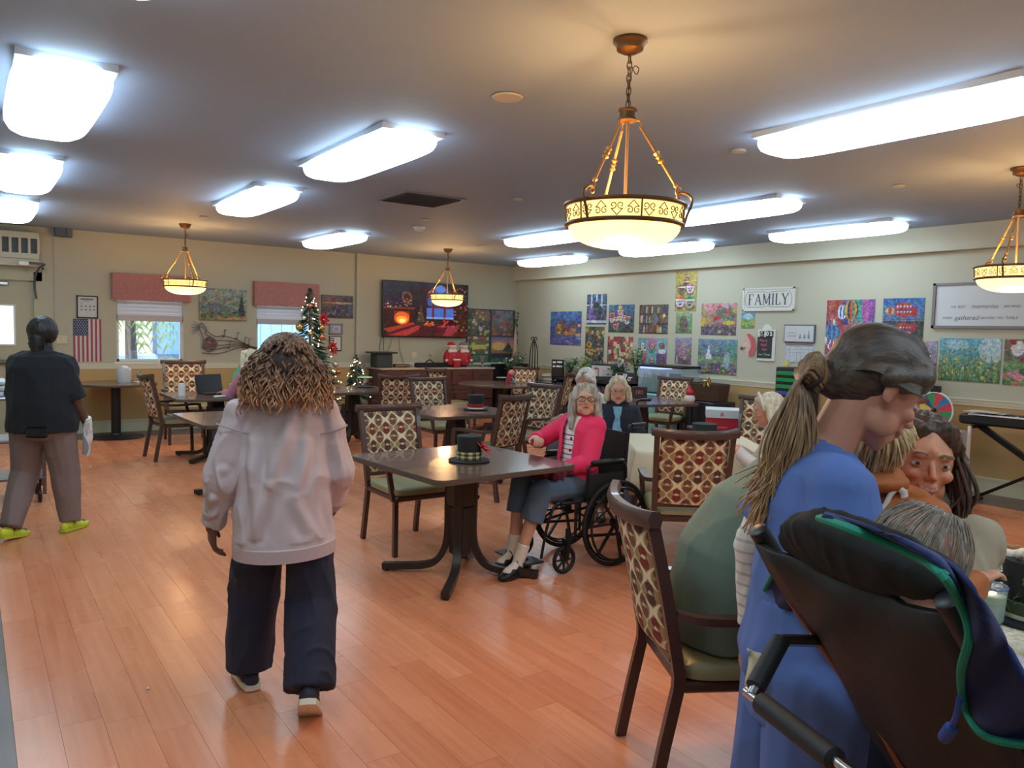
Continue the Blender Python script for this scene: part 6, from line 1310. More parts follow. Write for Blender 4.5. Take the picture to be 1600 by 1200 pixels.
for x, y, r, s_, h in ((.52, .86, .09, (200, 130, 100), (226, 90, 60)), (.5, .70, .12, (90, 80, 80), (210, 120, 40)), (.3, .55, .16, (150, 110, 90), (150, 90, 60)), (.7, .55, .17, (226, 220, 226), (236, 90, 150)), (.24, .22, .2, (200, 200, 216), (240, 110, 50)), (.7, .2, .22, (190, 170, 150), (60, 150, 120))): P.ell(x, y-.02, r*1.2, r*.8, (120, 100, 80)); face(P, x, y, r, s_, h, None, .56)
poster('poster', P.noise(20, .1, 3), *RW(8.313, 7.89, 1.982, 2.577), 'tall mustard print of a pile of dogs in bright knitted caps')
P = Pic(28, 34).grad((90, 130, 80), (150, 190, 120)).ell(.5, .45, .25, .42, (104, 88, 84)).ell(.45, .75, .14, .12, (120, 104, 98)).noise(12, .3, 4); poster('framed_print', P, *RW(8.281, 7.958, 1.647, 1.964), 'small framed green picture of a grey brown animal')
P = Pic(28, 36).grad((110, 90, 90), (150, 150, 190)).noise(10, .25, 5); [P.rect(.3, .25+i*.1, .65, .29+i*.1, (216, 130, 130)) for i in range(6)]; P.blobs(14, [(200, 190, 200), (120, 70, 60)], .03, .08, 4, (0, 0, 1, .3)); poster('framed_print', P.noise(18, .2, 5), *RW(8.275, 7.95, 1.175, 1.581), 'small dark framed mauve town picture below the green animal one')
P = Pic(54, 50).grad((120, 90, 80), (230, 150, 160)).noise(9, .25, 2); P.tri([(0, .3), (0, 1), (.4, .35)], (180, 140, 90)).rect(.42, .5, 1, .8, (120, 110, 90)).blobs(16, [(220, 180, 80), (200, 70, 60), (90, 120, 110)], .03, .09, 3, (.4, .5, 1, .9)).ell(.8, .38, .17, .07, (220, 200, 50)).ell(.05, .4, .1, .12, (230, 180, 40)).ell(.45, .53, .09, .07, (206, 46, 46)).rect(0, 0, 1, .25, (90, 84, 100)).blobs(20, [(220, 170, 90), (130, 110, 150), (60, 70, 60)], .02, .06, 8, (0, 0, 1, .3)); poster('poster', P.noise(22, .2, 2), *RW(7.781, 7.138, 1.632, 2.093), 'colourful street scene print with a yellow car')
P = Pic(56, 52).grad((70, 90, 60), (100, 150, 190)).noise(8, .25, 7).rect(0, .3, 1, .5, (140, 180, 90), .6).tri([(.22, .5), (.28, .85), (.34, .5)], (230, 230, 240)).rect(.2, .42, .36, .55, (226, 226, 236)).ell(.75, .4, .08, .25, (150, 200, 226), .8).rect(.36, .05, .58, .32, (90, 90, 100)).blobs(60, [(120, 80, 170), (180, 120, 200), (226, 200, 90), (70, 90, 170), (200, 90, 110)], .015, .04, 3, (0, 0, 1, .34)); poster('poster', P.noise(24, .2, 9), *RW(7.815, 7.10, 1.062, 1.57), 'blue and green print of a white chapel in a flower garden')
P = Pic(24, 28).grad((90, 170, 60), (90, 180, 236)).ell(.5, .75, .35, .2, (160, 214, 240)).ell(.2, .4, .25, .25, (140, 180, 60)).ell(.85, .42, .25, .25, (170, 180, 70)).blobs(10, [(230, 120, 60), (240, 230, 120)], .03, .05, 2, (0, 0, 1, .3)); poster('canvas_print', P, *RW(7.054, 6.83, 1.735, 1.95), 'tiny square canvas of a bright blue sky over green fields', th=.02)
# horse head cut-out
hp_ = [(.08, .32), (.16, .26), (.26, .32), (.36, .40), (.42, .30), (.40, .10), (.62, .0), (.86, .05), (.98, .35), (.96, .6), (.84, .82), (.62, .95), (.46, 1.0), (.44, .90), (.34, .92), (.26, .78), (.16, .55)]
hs = thing('horse_cutout', 'red and cream horse head wall plaque', 'plaque', (ROOM_W-.001, 7.073, 1.34)); Mh = Matrix(((0, 0, -1), (-1, 0, 0), (0, 1, 0)))
MB().prism([(x*.30, y*.34) for x, y in hp_], 0, .012, M=Mh).build('head', mat('horse_cream', (206, 176, 160), .6, noise_=.45, nscale=24), hs, 0)
MB().prism([(x*.30, y*.34) for x, y in [(.44, .92), (.62, .93), (.84, .80), (.95, .6), (.96, .35), (.86, .08), (.62, .02), (.6, .2), (.72, .4), (.66, .62)]], .012, .018, M=Mh).build('mane', mat('horse_red', (190, 90, 96), .6, noise_=.5, nscale=30), hs, 0)
MB().prism([(x*.30, y*.34) for x, y in [(.08, .32), (.16, .26), (.27, .33), (.2, .42)]], .012, .016, M=Mh).build('muzzle', mat('horse_dark', (96, 70, 70), .6), hs, 0)
# FAMILY sign
UR, VR = (0, -1, 0), (0, 0, 1); m_ink = mat('ink_grey', (74, 76, 92), .6); m_signw = mat('sign_white', (214, 212, 204), .5, noise_=.06, nscale=20)
fs_ = thing('family_sign', 'white ornamental framed sign reading FAMILY', 'sign', (ROOM_W, 6.61, 2.13))
MB().box((-.012, 0, 0), (.022, .83, .315), bev=.006).build('board', m_signw, fs_); mb = MB()
for a, b in (((-.414, -.157), (-.39, .157)), ((.39, -.157), (.414, .157)), ((-.414, .135), (.414, .157)), ((-.414, -.157), (.414, -.135))): mb.box2((-.032, a[0], a[1]), (-.022, b[0], b[1]))
mb.build('frame', m_signw, fs_, 0)
pl_ = [(-.36, .07), (-.33, .105), (-.08, .105), (0, .085), (.08, .105), (.33, .105), (.36, .07), (.375, 0), (.36, -.07), (.33, -.105), (.08, -.105), (0, -.085), (-.08, -.105), (-.33, -.105), (-.36, -.07), (-.375, 0)]
MB().tube([(-.026, y, z) for y, z in pl_], .0026, 5, closed=True).build('scroll_border', mat('scroll_grey', (130, 132, 142), .6), fs_)
def serif(word, strokes, par, x0, h, m, depth, base):
    for ch, w in word:
        mb = MB()
        for a, b, t in strokes[ch]: mb.bar((depth, -(x0+a[0]*w), base+a[1]*h), (depth, -(x0+b[0]*w), base+b[1]*h), .004, t, up=(1, 0, 0)) if 0 else mb.path_bar([(depth, -(x0+a[0]*w), base+a[1]*h), (depth, -(x0+b[0]*w), base+b[1]*h)], .004, t, side=(1, 0, 0))
        mb.build('lettering', m, par, 0); x0 += w*1.0+.022
T_, t_ = .017, .007; S = lambda x, y, w=.2: ((x-w/2, y), (x+w/2, y), .006)
ST = {'F': [((.2, 0), (.2, 1), T_), ((.1, 1), (.95, 1), t_), ((.2, .52), (.7, .52), t_), ((.95, .78), (.95, 1), t_), S(.2, 0, .36)], 'A': [((.08, 0), (.5, 1), t_), ((.5, 1), (.92, 0), T_), ((.25, .36), (.75, .36), t_), S(.08, 0, .26), S(.9, 0, .3)], 'M': [((.12, 0), (.12, 1), t_), ((.12, 1), (.5, .1), T_), ((.5, .1), (.88, 1), t_), ((.88, 0), (.88, 1), T_), S(.12, 0, .24), S(.88, 0, .26), S(.08, 1, .16), S(.92, 1, .16)],
      'I': [((.5, 0), (.5, 1), T_), S(.5, 0, 1.0), S(.5, 1, 1.0)], 'L': [((.2, 0), (.2, 1), T_), ((.1, 0), (.95, 0), t_), ((.95, 0), (.95, .24), t_), S(.2, 1, .36)], 'Y': [((.06, 1), (.5, .45), T_), ((.94, 1), (.5, .45), t_), ((.5, 0), (.5, .45), T_), S(.5, 0, .36), S(.08, 1, .26), S(.92, 1, .24)]}
serif([('F', .085), ('A', .105), ('M', .125), ('I', .035), ('L', .08), ('Y', .10)], ST, fs_, -.32, .145, m_ink, -.0255, -.072)
# day calendar with 05
dc = thing('day_calendar', 'white hanging day calendar reading 05 with a chalk style panel', 'calendar', (ROOM_W, 6.615, 1.505)); MB().box((-.008, 0, 0), (.015, .285, .43), bev=.004).build('board', mat('calendar_white', (214, 214, 206), .5), dc)
P = Pic(30, 30, (52, 52, 58)); MB().box((-.018, .02, -.03), (.004, .235, .29)).build('chalk_panel', mat('chalk_black', (48, 46, 52), .6), dc, 0); MB().lathe([(.0, 0), (.075, 0), (.075, .008), (0, .008)], c=(-.001, 0, .215), M=Matrix.Rotation(-math.pi/2, 3, 'Y'), n=24, cap=False).build('top_arch', MATS['calendar_white'], dc)
for y in (-.025, -.085): MB().box((-.022, y, .155), (.012, .052, .085), bev=.003).build('number_card', mat('card_black', (24, 24, 28), .4), dc)
m_lw = mat('letter_white', (232, 232, 228), .5)
words('0', .085, (-.0295, -.025, .155), UR, VR, m_lw, dc, bold=.002); words('5', .085, (-.0295, -.085, .155), UR, VR, m_lw, dc, bold=.002); MB().box((-.02, .07, .175), (.008, .07, .035)).build('number_card', MATS['card_black'], dc, 0); MB().box((-.02, .07, .13), (.008, .055, .035)).build('number_card', MATS['card_black'], dc, 0)
words('DEC', .030, (-.0252, .07, .175), UR, VR, m_lw, dc); words('FRI', .028, (-.0252, .07, .13), UR, VR, m_lw, dc); m_chk = mat('chalk_pink', (206, 110, 120), .7)
words('Merry', .055, (-.0205, .04, .065), UR, VR, m_chk, dc, shear=.2); words('Holi-', .055, (-.0205, .03, .005), UR, VR, m_chk, dc, shear=.2); words('days', .050, (-.0205, .02, -.052), UR, VR, m_chk, dc, shear=.2); words('our Times', .046, (-.0205, .02, -.125), UR, VR, mat('chalk_green', (150, 200, 150), .7), dc, shear=.2)
# month calendar
mc = thing('wall_calendar', 'white month calendar with an open grid page and a drawing of trees', 'calendar', (ROOM_W, 6.105, 1.54)); P = Pic(60, 32, (214, 216, 218)); P.line([(.12, .55), (.4, .55)], .012, (150, 110, 120)); [P.rect(x, .28, x+.03, .4, (200, 100, 110)) for x in (.12, .18, .24, .30, .36)]
for x, h in ((.55, .3), (.7, .35), (.84, .55)): P.tri([(x-.045, .22), (x, .22+h), (x+.045, .22)], (130, 140, 160)); P.line([(x, .15), (x, .3)], .008, (90, 90, 90))
poster('picture_page', P, (-.022, .22, .03), (0, -.43, 0), (0, 0, .205), None, parent=mc); MB().box((-.011, -.0, .135), (.020, .46, .23)).build('backing', mat('calendar_edge', (90, 92, 104), .5), mc, 0)
P = Pic(66, 46, (206, 210, 216)); [P.line([(i/7*.94+.03, .05), (i/7*.94+.03, .85)], .006, (150, 156, 172)) for i in range(8)]; [P.line([(.03, .05+.8*j/5), (.97, .05+.8*j/5)], .006, (150, 156, 172)) for j in range(6)]; P.rect(.03, .88, .97, .96, (150, 120, 120)); P.noise(40, .12, 2, False)
poster('month_page', P, (-.008, .215, -.25), (0, -.43, 0), (0, 0, .255), None, parent=mc); MB().box((-.012, 0, .012), (.012, .42, .012)).build('binding', mat('binding_dark', (110, 70, 64), .5), mc, 0)
# balloons
def balloon(P, x, y, r, cols, asp=1, seed=0):
    n = 7
    for k in range(n): t = (k-(n-1)/2)/((n-1)/2); P.put((((P.u-x)/r)**2+((P.v-y)/(r*asp))**2 < 1) & (np.abs((P.u-x)/np.maximum(np.sqrt(np.clip(1-((P.v-y)/(r*asp))**2, .01, 1))*r, 1e-4)-t) < .19), cols[k % len(cols)])
    P.ell(x, y-r*asp*1.18, r*.12, r*.1*asp, (90, 60, 40))
P = Pic(76, 84).grad((170, 60, 90), (200, 60, 60)).noise(8, .2, 3); P.rect(.35, .55, 1, 1, (60, 60, 150)); balloon(P, .82, .92, .42, [(150, 60, 170), (60, 110, 190), (40, 160, 150), (190, 70, 160)], .9); rs = random.Random(2); PAL = [(226, 60, 60), (250, 200, 60), (60, 90, 200), (240, 240, 240), (60, 170, 150), (190, 60, 150), (240, 130, 50), (30, 40, 100)]
for i in range(26): balloon(P, rs.uniform(.02, .98), rs.uniform(.04, .6), rs.uniform(.05, .13), rs.sample(PAL, 3), .95)
balloon(P, .34, .78, .11, [(60, 90, 190), (236, 236, 240)], 1.2); balloon(P, .52, .82, .15, [(60, 140, 120), (240, 150, 50), (40, 40, 60), (230, 80, 50)], 1.2); balloon(P, .14, .42, .17, [(60, 80, 180), (60, 150, 190)], .8); poster('poster', P, *RW(5.735, 5.10, 1.41, 2.10), 'crowded print of many hot air balloons in purple and blue')
P = Pic(56, 56).grad((60, 60, 70), (50, 60, 76), 0, .45).grad((90, 120, 170), (40, 90, 190), .45, 1).noise(9, .2, 3)
for y, sg, al in ((.72, 1, 1), (.24, -1, .85)):
    P.ell(.52, y, .24, .18, (206, 46, 46), al); [P.ell(.36+k*.08, y+.08*sg, .022, .02, (240, 240, 240), al) for k in range(5)]; [P.ell(.38+k*.075, y-.05*sg, .02, .018, (240, 240, 240), al) for k in range(5)]; P.rect(.32, y-.02, .72, y+.025, (40, 60, 130), al); P.ell(.18, y-.03*sg, .11, .09, (230, 190, 90), al); P.ell(.18, y-.03*sg, .05, .09, (220, 60, 50), al); P.ell(.78, y-.06*sg, .06, .12, (200, 40, 46), al)
P.rect(0, .46, 1, .5, (90, 96, 106)); poster('poster', P.noise(22, .12, 4), *RW(4.999, 4.512, 1.627, 2.105), 'print of red balloons mirrored in dark water')
P = Pic(52, 56).grad((90, 80, 70), (170, 160, 190)).noise(7, .3, 3).ell(.3, .88, .3, .1, (200, 140, 90), .8).ell(.62, .8, .08, .07, (190, 80, 100)).rect(.36, .2, .5, .55, (220, 220, 226)).rect(.76, .3, .86, .72, (230, 230, 232)); [P.rect(.76, .3+.12*k, .86, .36+.12*k, (60, 60, 80)) for k in range(4)]; P.blobs(26, [(90, 80, 70), (120, 110, 90), (60, 80, 60)], .03, .09, 3, (.5, 0, 1, .4)); poster('poster', P.noise(18, .15, 5), *RW(4.823, 4.342, 1.141, 1.615), 'muted print of a striped lighthouse and a pink balloon')
P = Pic(96, 68).grad((70, 120, 60), (90, 180, 220)).ell(.85, .75, .2, .3, (220, 236, 244), .7).ell(.3, .85, .2, .12, (200, 230, 240), .5); rs = random.Random(5)
for i in range(240): x = rs.random(); y = rs.uniform(0, .5); P.line([(x, y), (x+rs.uniform(-.03, .03), y+rs.uniform(.06, .2))], .005, rs.choice([(90, 140, 60), (150, 180, 70), (200, 200, 70), (60, 110, 50)]), .8)
P.blobs(50, [(240, 220, 60), (226, 110, 60), (236, 200, 70), (80, 150, 200), (220, 130, 130)], .008, .022, 6, (0, .03, 1, .55), 1, 1.4)
for x, y in ((.1, .85), (.38, .74), (.56, .73), (.7, .88), (.88, .82), (.22, .72)): P.tri([(x-.04, y+.03), (x, y-.02), (x+.01, y+.01)], (110, 100, 70)).tri([(x, y), (x+.05, y+.03), (x+.02, y-.03)], (80, 80, 60)).ell(x, y-.01, .018, .02, (210, 190, 130))
poster('poster', P, *RW(4.318, 3.685, 1.182, 1.653), 'meadow print with hummingbirds over yellow flowers')
P = Pic(60, 70, (120, 104, 92)).noise(12, .2, 3).rect(.5, 0, 1, 1, (140, 120, 100)).ell(.2, .8, .1, .17, (230, 230, 232)).ell(.12, .93, .06, .06, (180, 40, 50)).rect(0, 0, 1, .55, (110, 160, 90)).blobs(30, [(226, 90, 70), (240, 130, 150), (60, 120, 60), (200, 50, 80), (150, 200, 120)], .04, .1, 4, (0, 0, 1, .55)); poster('poster', P.noise(20, .15, 4), *RW(3.655, 3.02, 1.175, 1.655), 'print of birds and red flowers, farthest right below the gathered sign')
# gathered sign
gs = thing('gathered_sign', 'wide grey framed sign with handwriting about gathering at the table', 'sign', (ROOM_W, 3.66, 2.01)); HWd, HH_ = .755, .25
MB().box((-.008, 0, 0), (.014, HWd*2-.02, HH_*2-.02)).build('panel', mat('sign_panel', (206, 208, 210), .5), gs, 0); m_gf = mat('sign_frame', (128, 120, 122), .5)
for a, b in (((-HWd, -HH_), (-HWd+.03, HH_)), ((HWd-.03, -HH_), (HWd, HH_)), ((-HWd, HH_-.025), (HWd, HH_)), ((-HWd, -HH_), (HWd, -HH_+.03))): MB().box2((-.035, a[0], a[1]), (0, b[0], b[1])).build('frame', m_gf, gs, 0)
m_gi = mat('sign_ink', (110, 112, 120), .6); z1 = -.015; z2 = -.135
for txt, sz, y, z, sh_ in (('THE', .032, .53, z1, 0), ('BEST', .040, .441, z1, 0), ('memories', .066, .215, z1+.004, .3), ('ARE MADE', .034, -.055, z1, 0), ('WHEN', .034, .59, z2, 0), ('gathered', .070, .39, z2, .3), ('AROUND', .034, .175, z2, 0), ('THE', .032, .055, z2, 0), ('TABLE', .042, -.06, z2, 0)): words(txt, sz, (-.0158, y, z), UR, VR, m_gi, gs, shear=sh_)
# ---------------------------------------------------------------- back wall
P = Pic(44, 60, (206, 206, 202)); P.rect(.14, .84, .82, .90, (90, 90, 100)); P.rect(.3, .76, .6, .79, (150, 150, 156)); [P.ell(.2+.22*i, .7-.17*j, .05, .035, (90, 96, 104)) for i in range(4) for j in range(1, 3)]; P.ell(.2, .68, .03, .03, (90, 90, 90))
nf = thing('notice_frame', 'black framed white notice with small symbols above the flag', 'picture', (1.387, ROOM_D, 1.81)); poster('notice', P, (-.12, -.012, -.145), (.24, 0, 0), (0, 0, .29), None, parent=nf)
for a, b in (((-.135, -.16), (-.118, .16)), ((.118, -.16), (.135, .16)), ((-.135, .143), (.135, .16)), ((-.135, -.16), (.135, -.143))): MB().box2((a[0], -.02, a[1]), (b[0], 0, b[1])).build('frame', m_black, nf, 0)
P = Pic(78, 130, (214, 206, 202)); [P.rect(i*2/13, 0, (i*2+1)/13, 1, (186, 44, 62)) for i in range(7)]; P.rect(0, .61, .54, 1, (40, 52, 96))
for r in range(9):
    for c in range(6 if r % 2 == 0 else 5): P.ell(.05+c*.088+(.044 if r % 2 else 0), .635+r*.041, .014, .0085, (216, 216, 226))
poster('flag', P, *BW(1.207, 1.56, 1.031, 1.638), 'red white and blue flag with stars hanging vertically beside the window', 'flag')
P = Pic(78, 54).grad((110, 120, 80), (120, 140, 140)).noise(6, .22, 3, False).noise(14, .18, 5); P.put(np.sin(P.u*14+np.sin(P.v*16)*2+P.v*9) > .55, (176, 176, 140), .45); P.put((P.v < .42+.1*np.sin(P.u*5)) & (P.v > .25), (84, 100, 126), .6); P.rect(0, 0, 1, .16, (150, 130, 60), .8).rect(.4, .02, 1, .10, (206, 150, 70), .8); P.tri([(.8, .14), (.89, .92), (.97, .14)], (44, 52, 50)).blobs(26, [(70, 96, 60), (110, 130, 70)], .03, .06, 3, (0, .1, .8, .32))
poster('canvas_print', P.noise(22, .12, 2), *BW(2.902, 3.612, 1.673, 2.166), 'landscape canvas with a dark cypress and swirling green sky', 'painting', th=.03) if 0 else poster('canvas_print', P.noise(22, .12, 2), (2.902, ROOM_D-.03, 1.673), (.71, 0, 0), (0, 0, .493), 'landscape canvas with a tall dark tree and a pale green sky', 'painting', th=.028)
P = Pic(56, 40).grad((40, 40, 60), (90, 70, 90)).noise(8, .25, 3).rect(0, .62, 1, .68, (240, 150, 90), .8).rect(0, .5, .45, 1, (150, 90, 70), .5).ell(.6, .66, .3, .05, (250, 190, 130), .6).blobs(20, [(120, 120, 150), (60, 70, 110), (170, 130, 130)], .02, .06, 4, (.2, .05, 1, .5), .7).rect(.85, .3, 1, .55, (70, 110, 140), .6); poster('canvas_print', P.noise(20, .15, 2), (4.856, ROOM_D-.03, 1.771), (.557, 0, 0), (0, 0, .38), 'sunset lake canvas right of the tall tree', 'painting', th=.028)
pf = thing('photo_frame', 'small grey framed picture above the keyboard picture', 'picture', (5.11, ROOM_D, 1.58)); MB().box((0, -.008, 0), (.23, .014, .17)).build('backing', mat('mat_mauve', (150, 146, 160), .5), pf, 0); MB().box((.01, -.018, 0), (.13, .006, .10)).build('mount', mat('mat_lilac', (176, 174, 190), .5), pf, 0); MB().box((.01, -.022, -.0), (.06, .004, .055)).build('picture', mat('pic_blue', (130, 150, 180), .5), pf, 0)
for a, b in (((-.12, -.09), (-.105, .09)), ((.105, -.09), (.12, .09)), ((-.12, .075), (.12, .09)), ((-.12, -.09), (.12, -.075))): MB().box2((a[0], -.025, a[1]), (b[0], 0, b[1])).build('frame', mat('frame_grey', (110, 106, 112), .5), pf, 0)
kf = thing('keyboard_picture', 'small black framed picture like a strip of piano keys', 'picture', (5.105, ROOM_D, 1.335)); MB().box((0, -.008, 0), (.2, .012, .23)).build('paper', mat('paper_white', (206, 204, 198), .5), kf, 0)
for a, b in (((-.11, -.125), (-.098, .125)), ((.098, -.125), (.11, .125)), ((-.11, .113), (.11, .125)), ((-.11, -.125), (.11, -.113))): MB().box2((a[0], -.022, a[1]), (b[0], 0, b[1])).build('frame', m_black, kf, 0)
for z in (.085, .05, .0, -.03, -.075, -.10): MB().box((-.058, -.017, z), (.08, .006, .016)).build('black_key', m_black, kf, 0)
# music wall art
mu = thing('music_wall_art', 'wire wall sculpture of a treble clef with flowing stave lines', 'wall art', (2.83, ROOM_D-.03, 1.16)); m_wire = mat('wire_brown', (96, 74, 72), .4, metal=.5); m_wb = mat('wire_blue', (110, 116, 134), .4, metal=.5)
sp_ = [(.22+.012*k/10*math.cos(k*.42)*2, 0, .16+.012*k/10*math.sin(k*.42)*2) for k in range(8, 46)]; MB().tube(sp_, .010, 8).build('clef_spiral', mat('wire_red', (130, 76, 76), .4, metal=.4), mu)
MB().tube(catmull([(.14, 0, .20), (.12, 0, .10), (.20, 0, .03), (.31, 0, .08), (.31, 0, .20), (.22, 0, .26), (.16, 0, .30), (.17, 0, .38), (.10, 0, .46), (.06, 0, .40), (.10, 0, .30), (.13, 0, .18)], 5), .009, 8).build('clef_stem', m_wb, mu)
for k in range(5):
    z = .31-.07*k; MB().tube(catmull([(.10+.04*k*(k < 3), 0, z+.10 if k == 0 else z-.02), (.28, 0, z-.04), (.45, 0, z-.03*(k < 3)-.01), (.66, 0, .15+(2-k)*.028), (.82, 0, .10+(2-k)*.012), (.95, 0, .09+(2-k)*.004)], 6), .0055, 6).build('stave_wire', m_wire, mu)
for x, z in ((.42, .28), (.62, .24), (.74, .17), (.80, .15), (.50, .10)): mb = MB(); mb.ell((x, -.01, z-.01), (.022, .008, .016)); mb.cone((x+.02, 0, z), (x+.02, 0, z+.09), .004, n=6); mb.cone((x+.02, 0, z+.09), (x+.06, 0, z+.08), .004, n=6); mb.build('note', m_wire, mu)
for k in range(5): a = 2.4+k*.25; MB().tube([(.09, 0, .40), (.09+.14*math.cos(a), 0, .40+.14*math.sin(a)-.02*k)], .004, 6).build('ray_wire', m_wb, mu)
# television
tv = thing('television', 'large wall mounted television showing a fireside room with a wreath', 'television', (6.815, ROOM_D, 1.965))
P = Pic(150, 90).grad((60, 26, 26), (34, 26, 34)).noise(9, .10, 3).rect(0, .55, .3, 1, (40, 38, 52), .7)
P.ell(.265, .72, .062, .11, (96, 62, 48)).ell(.265, .72, .038, .07, (44, 34, 40)); P.blobs(14, [(190, 90, 60), (220, 170, 90)], .004, .008, 5, (.21, .62, .32, .82))
P.rect(0, .50, .36, .53, (110, 50, 36)).rect(0, .18, .36, .50, (52, 26, 26)).rect(.12, .24, .3, .46, (120, 40, 20)).ell(.21, .33, .085, .12, (226, 96, 30)).ell(.21, .30, .06, .07, (255, 170, 60)).ell(.21, .28, .035, .035, (255, 230, 140))
P.blobs(26, [(230, 200, 170), (200, 110, 80), (150, 80, 60)], .004, .010, 6, (.02, .53, .34, .66)); P.tri([(.0, .12), (.34, .26), (.36, .22), (.06, .06)], (150, 56, 40)).tri([(.06, .0), (.40, .2), (.46, .16), (.2, -.05)], (170, 60, 46))
P.tri([(.38, .26), (.43, .62), (.48, .26)], (72, 60, 44)).blobs(10, [(240, 200, 120)], .003, .005, 7, (.40, .28, .46, .55))
P.ell(.66, .72, .17, .24, (96, 40, 34)); P.put((((P.u-.66)/.155)**2+((P.v-.60)/.33)**2 < 1) & (P.v > .58), (60, 84, 150)).rect(.49, .32, .83, .54, (96, 40, 34)); [P.rect(x0, .33, x1, .53, (70, 104, 190)) for x0, x1 in ((.50, .56), (.59, .70), (.73, .82))]; P.rect(.49, .33, .83, .37, (170, 200, 236), .5).rect(.565, .54, .58, .9, (96, 40, 34)).rect(.70, .54, .715, .9, (96, 40, 34)); P.ell(.66, .9, .06, .07, (90, 120, 210))
P.ell(.53, .12, .12, .12, (40, 22, 26)).ell(.53, .22, .07, .03, (170, 70, 50)).blobs(8, [(250, 170, 90)], .006, .010, 8, (.49, .22, .58, .28)); P.tri([(.0, 0), (1, 0), (.7, .22), (.3, .2)], (120, 36, 42), .35).tri([(.7, .02), (.76, .2), (.9, .18), (.8, .0)], (160, 60, 70), .7); P.blobs(60, [(170, 70, 60), (110, 40, 40), (60, 36, 44), (190, 120, 80)], .006, .016, 9, (.83, .1, 1, .95), .8); P.blobs(18, [(200, 60, 56)], .01, .02, 11, (.62, .18, .86, .3), .8); P.noise(70, .10, 5)
m_scr = attr_mat('screen', rough=.25, emis=.55); M5 = Matrix.Rotation(math.radians(2.5), 3, 'X')
MB().box((0, -.075, 0), (1.765, .05, .985), bev=.01).build('casing', m_black, tv); poster('screen', P, (-.865, -.103, -.475), (1.73, 0, 0), (0, 0, .955), None, parent=tv, m=m_scr); MB().box((0, -.03, 0), (.5, .06, .4)).build('wall_mount', m_black, tv, 0)
for pts in ([(5.98, 0, 1.5), (5.93, .0, 1.35), (5.88, -.1, 1.225)], [(6.0, 0, 1.5), (6.0, 0, 1.36), (5.96, -.08, 1.22)], [(6.18, 0, 1.5), (6.12, 0, 1.30), (6.06, 0, 1.18), (6.0, 0, 1.0)], [(6.3, 0, 1.5), (6.31, 0, 1.25), (6.38, 0, 1.05), (6.42, -.02, .95)]):
    tag(MB().tube(catmull([(x, ROOM_D-.03+y, z) for x, y, z in pts], 6), .005, 6).build('hanging_cable', m_black if pts[0][0] < 6.1 else mat('cable_grey', (120, 112, 100), .5), None), 'cable hanging from the television down to the credenza, at x %s' % 'left' if 0 else {5.98: 'outer black cable from the left corner of the television', 6.0: 'inner black cable from the left corner of the television', 6.18: 'grey cable hanging under the television, nearer the left', 6.3: 'grey cable hanging under the television, farther right'}[pts[0][0]], 'cable')
# poster board with ivy
pb = thing('poster_board', 'four jigsaw prints on a board at the right of the television', 'poster')
def four(ix, col0, col1, cols, seed, box, extra=None):
    P = Pic(44, 44).grad(col0, col1).blobs(40, cols, .03, .1, seed, (0, 0, 1, 1), .85); 
    if extra: extra(P)
    x0, x1, z0, z1 = box; poster('print', P.noise(18, .2, seed), (x0, ROOM_D-.02, z0), (x1-x0, 0, 0), (0, 0, z1-z0), None, parent=pb)
MB().box2((7.72, ROOM_D-.014, .88), (8.84, ROOM_D, 2.03)).build('board', mat('board_green', (40, 70, 66), .7), pb, 0)
four(0, (90, 80, 70), (150, 110, 80), [(150, 60, 60), (210, 190, 90), (70, 90, 70), (220, 210, 200), (60, 60, 90)], 21, (7.74, 8.25, 1.52, 2.01))
four(1, (110, 70, 60), (120, 140, 160), [(170, 90, 60), (120, 60, 90), (150, 140, 160), (190, 120, 80)], 22, (8.29, 8.80, 1.53, 2.01))
four(2, (60, 110, 70), (170, 80, 60), [(236, 190, 70), (206, 60, 70), (70, 130, 80), (230, 220, 200)], 23, (7.74, 8.23, 1.16, 1.50), lambda P: P.rect(.1, .3, .9, .55, (216, 206, 60)))
four(3, (60, 60, 66), (120, 90, 160), [(80, 70, 80)], 24, (8.29, 8.80, 1.10, 1.50), lambda P: P.grad((70, 60, 60), (250, 150, 60), 0, .55).grad((250, 150, 60), (110, 90, 170), .55, 1).ell(.35, .55, .3, .2, (255, 200, 90), .8).tri([(.5, .3), (.8, .75), (1, .3)], (70, 60, 70)).rect(0, 0, 1, .2, (50, 46, 50)))
four(4, (40, 90, 100), (110, 130, 60), [(60, 120, 80), (40, 80, 110), (120, 140, 80)], 25, (7.78, 8.22, .90, 1.14)); four(5, (20, 90, 70), (60, 80, 70), [(20, 110, 80), (40, 70, 60), (60, 130, 90)], 26, (8.29, 8.80, .90, 1.09))
m_leaf = mat('ivy_leaf', (66, 88, 66), .6); rs = random.Random(4); m_leaf2 = mat('leaf_pale', (176, 184, 160), .6)
for nm, x0 in (('ivy garland hanging down the left side of the poster board', 7.76), ('ivy garland hanging down the right side of the poster board', 8.845)):
    iv = thing('ivy_garland', nm, 'plant'); MB().tube([(x0+.015*math.sin(z*9), ROOM_D-.03, z) for z in np.linspace(2.0, .95, 14)], .006, 5).build('stem', m_leaf2, iv); mb = MB()
    for i in range(110): z = rs.uniform(.95, 2.0); p_ = V((x0+rs.gauss(0, .04), ROOM_D-.035-rs.random()*.03, z)); a = rs.uniform(0, 6.28); d = V((math.cos(a), -.2, math.sin(a)))*.038; e = V((-math.sin(a), 0, math.cos(a)))*.02; mb.add([p_, p_+d*.5+e, p_+d, p_+d*.5-e], [(0, 1, 2, 3)])
    stuff(mb.build('leaves', m_leaf, iv, 0))
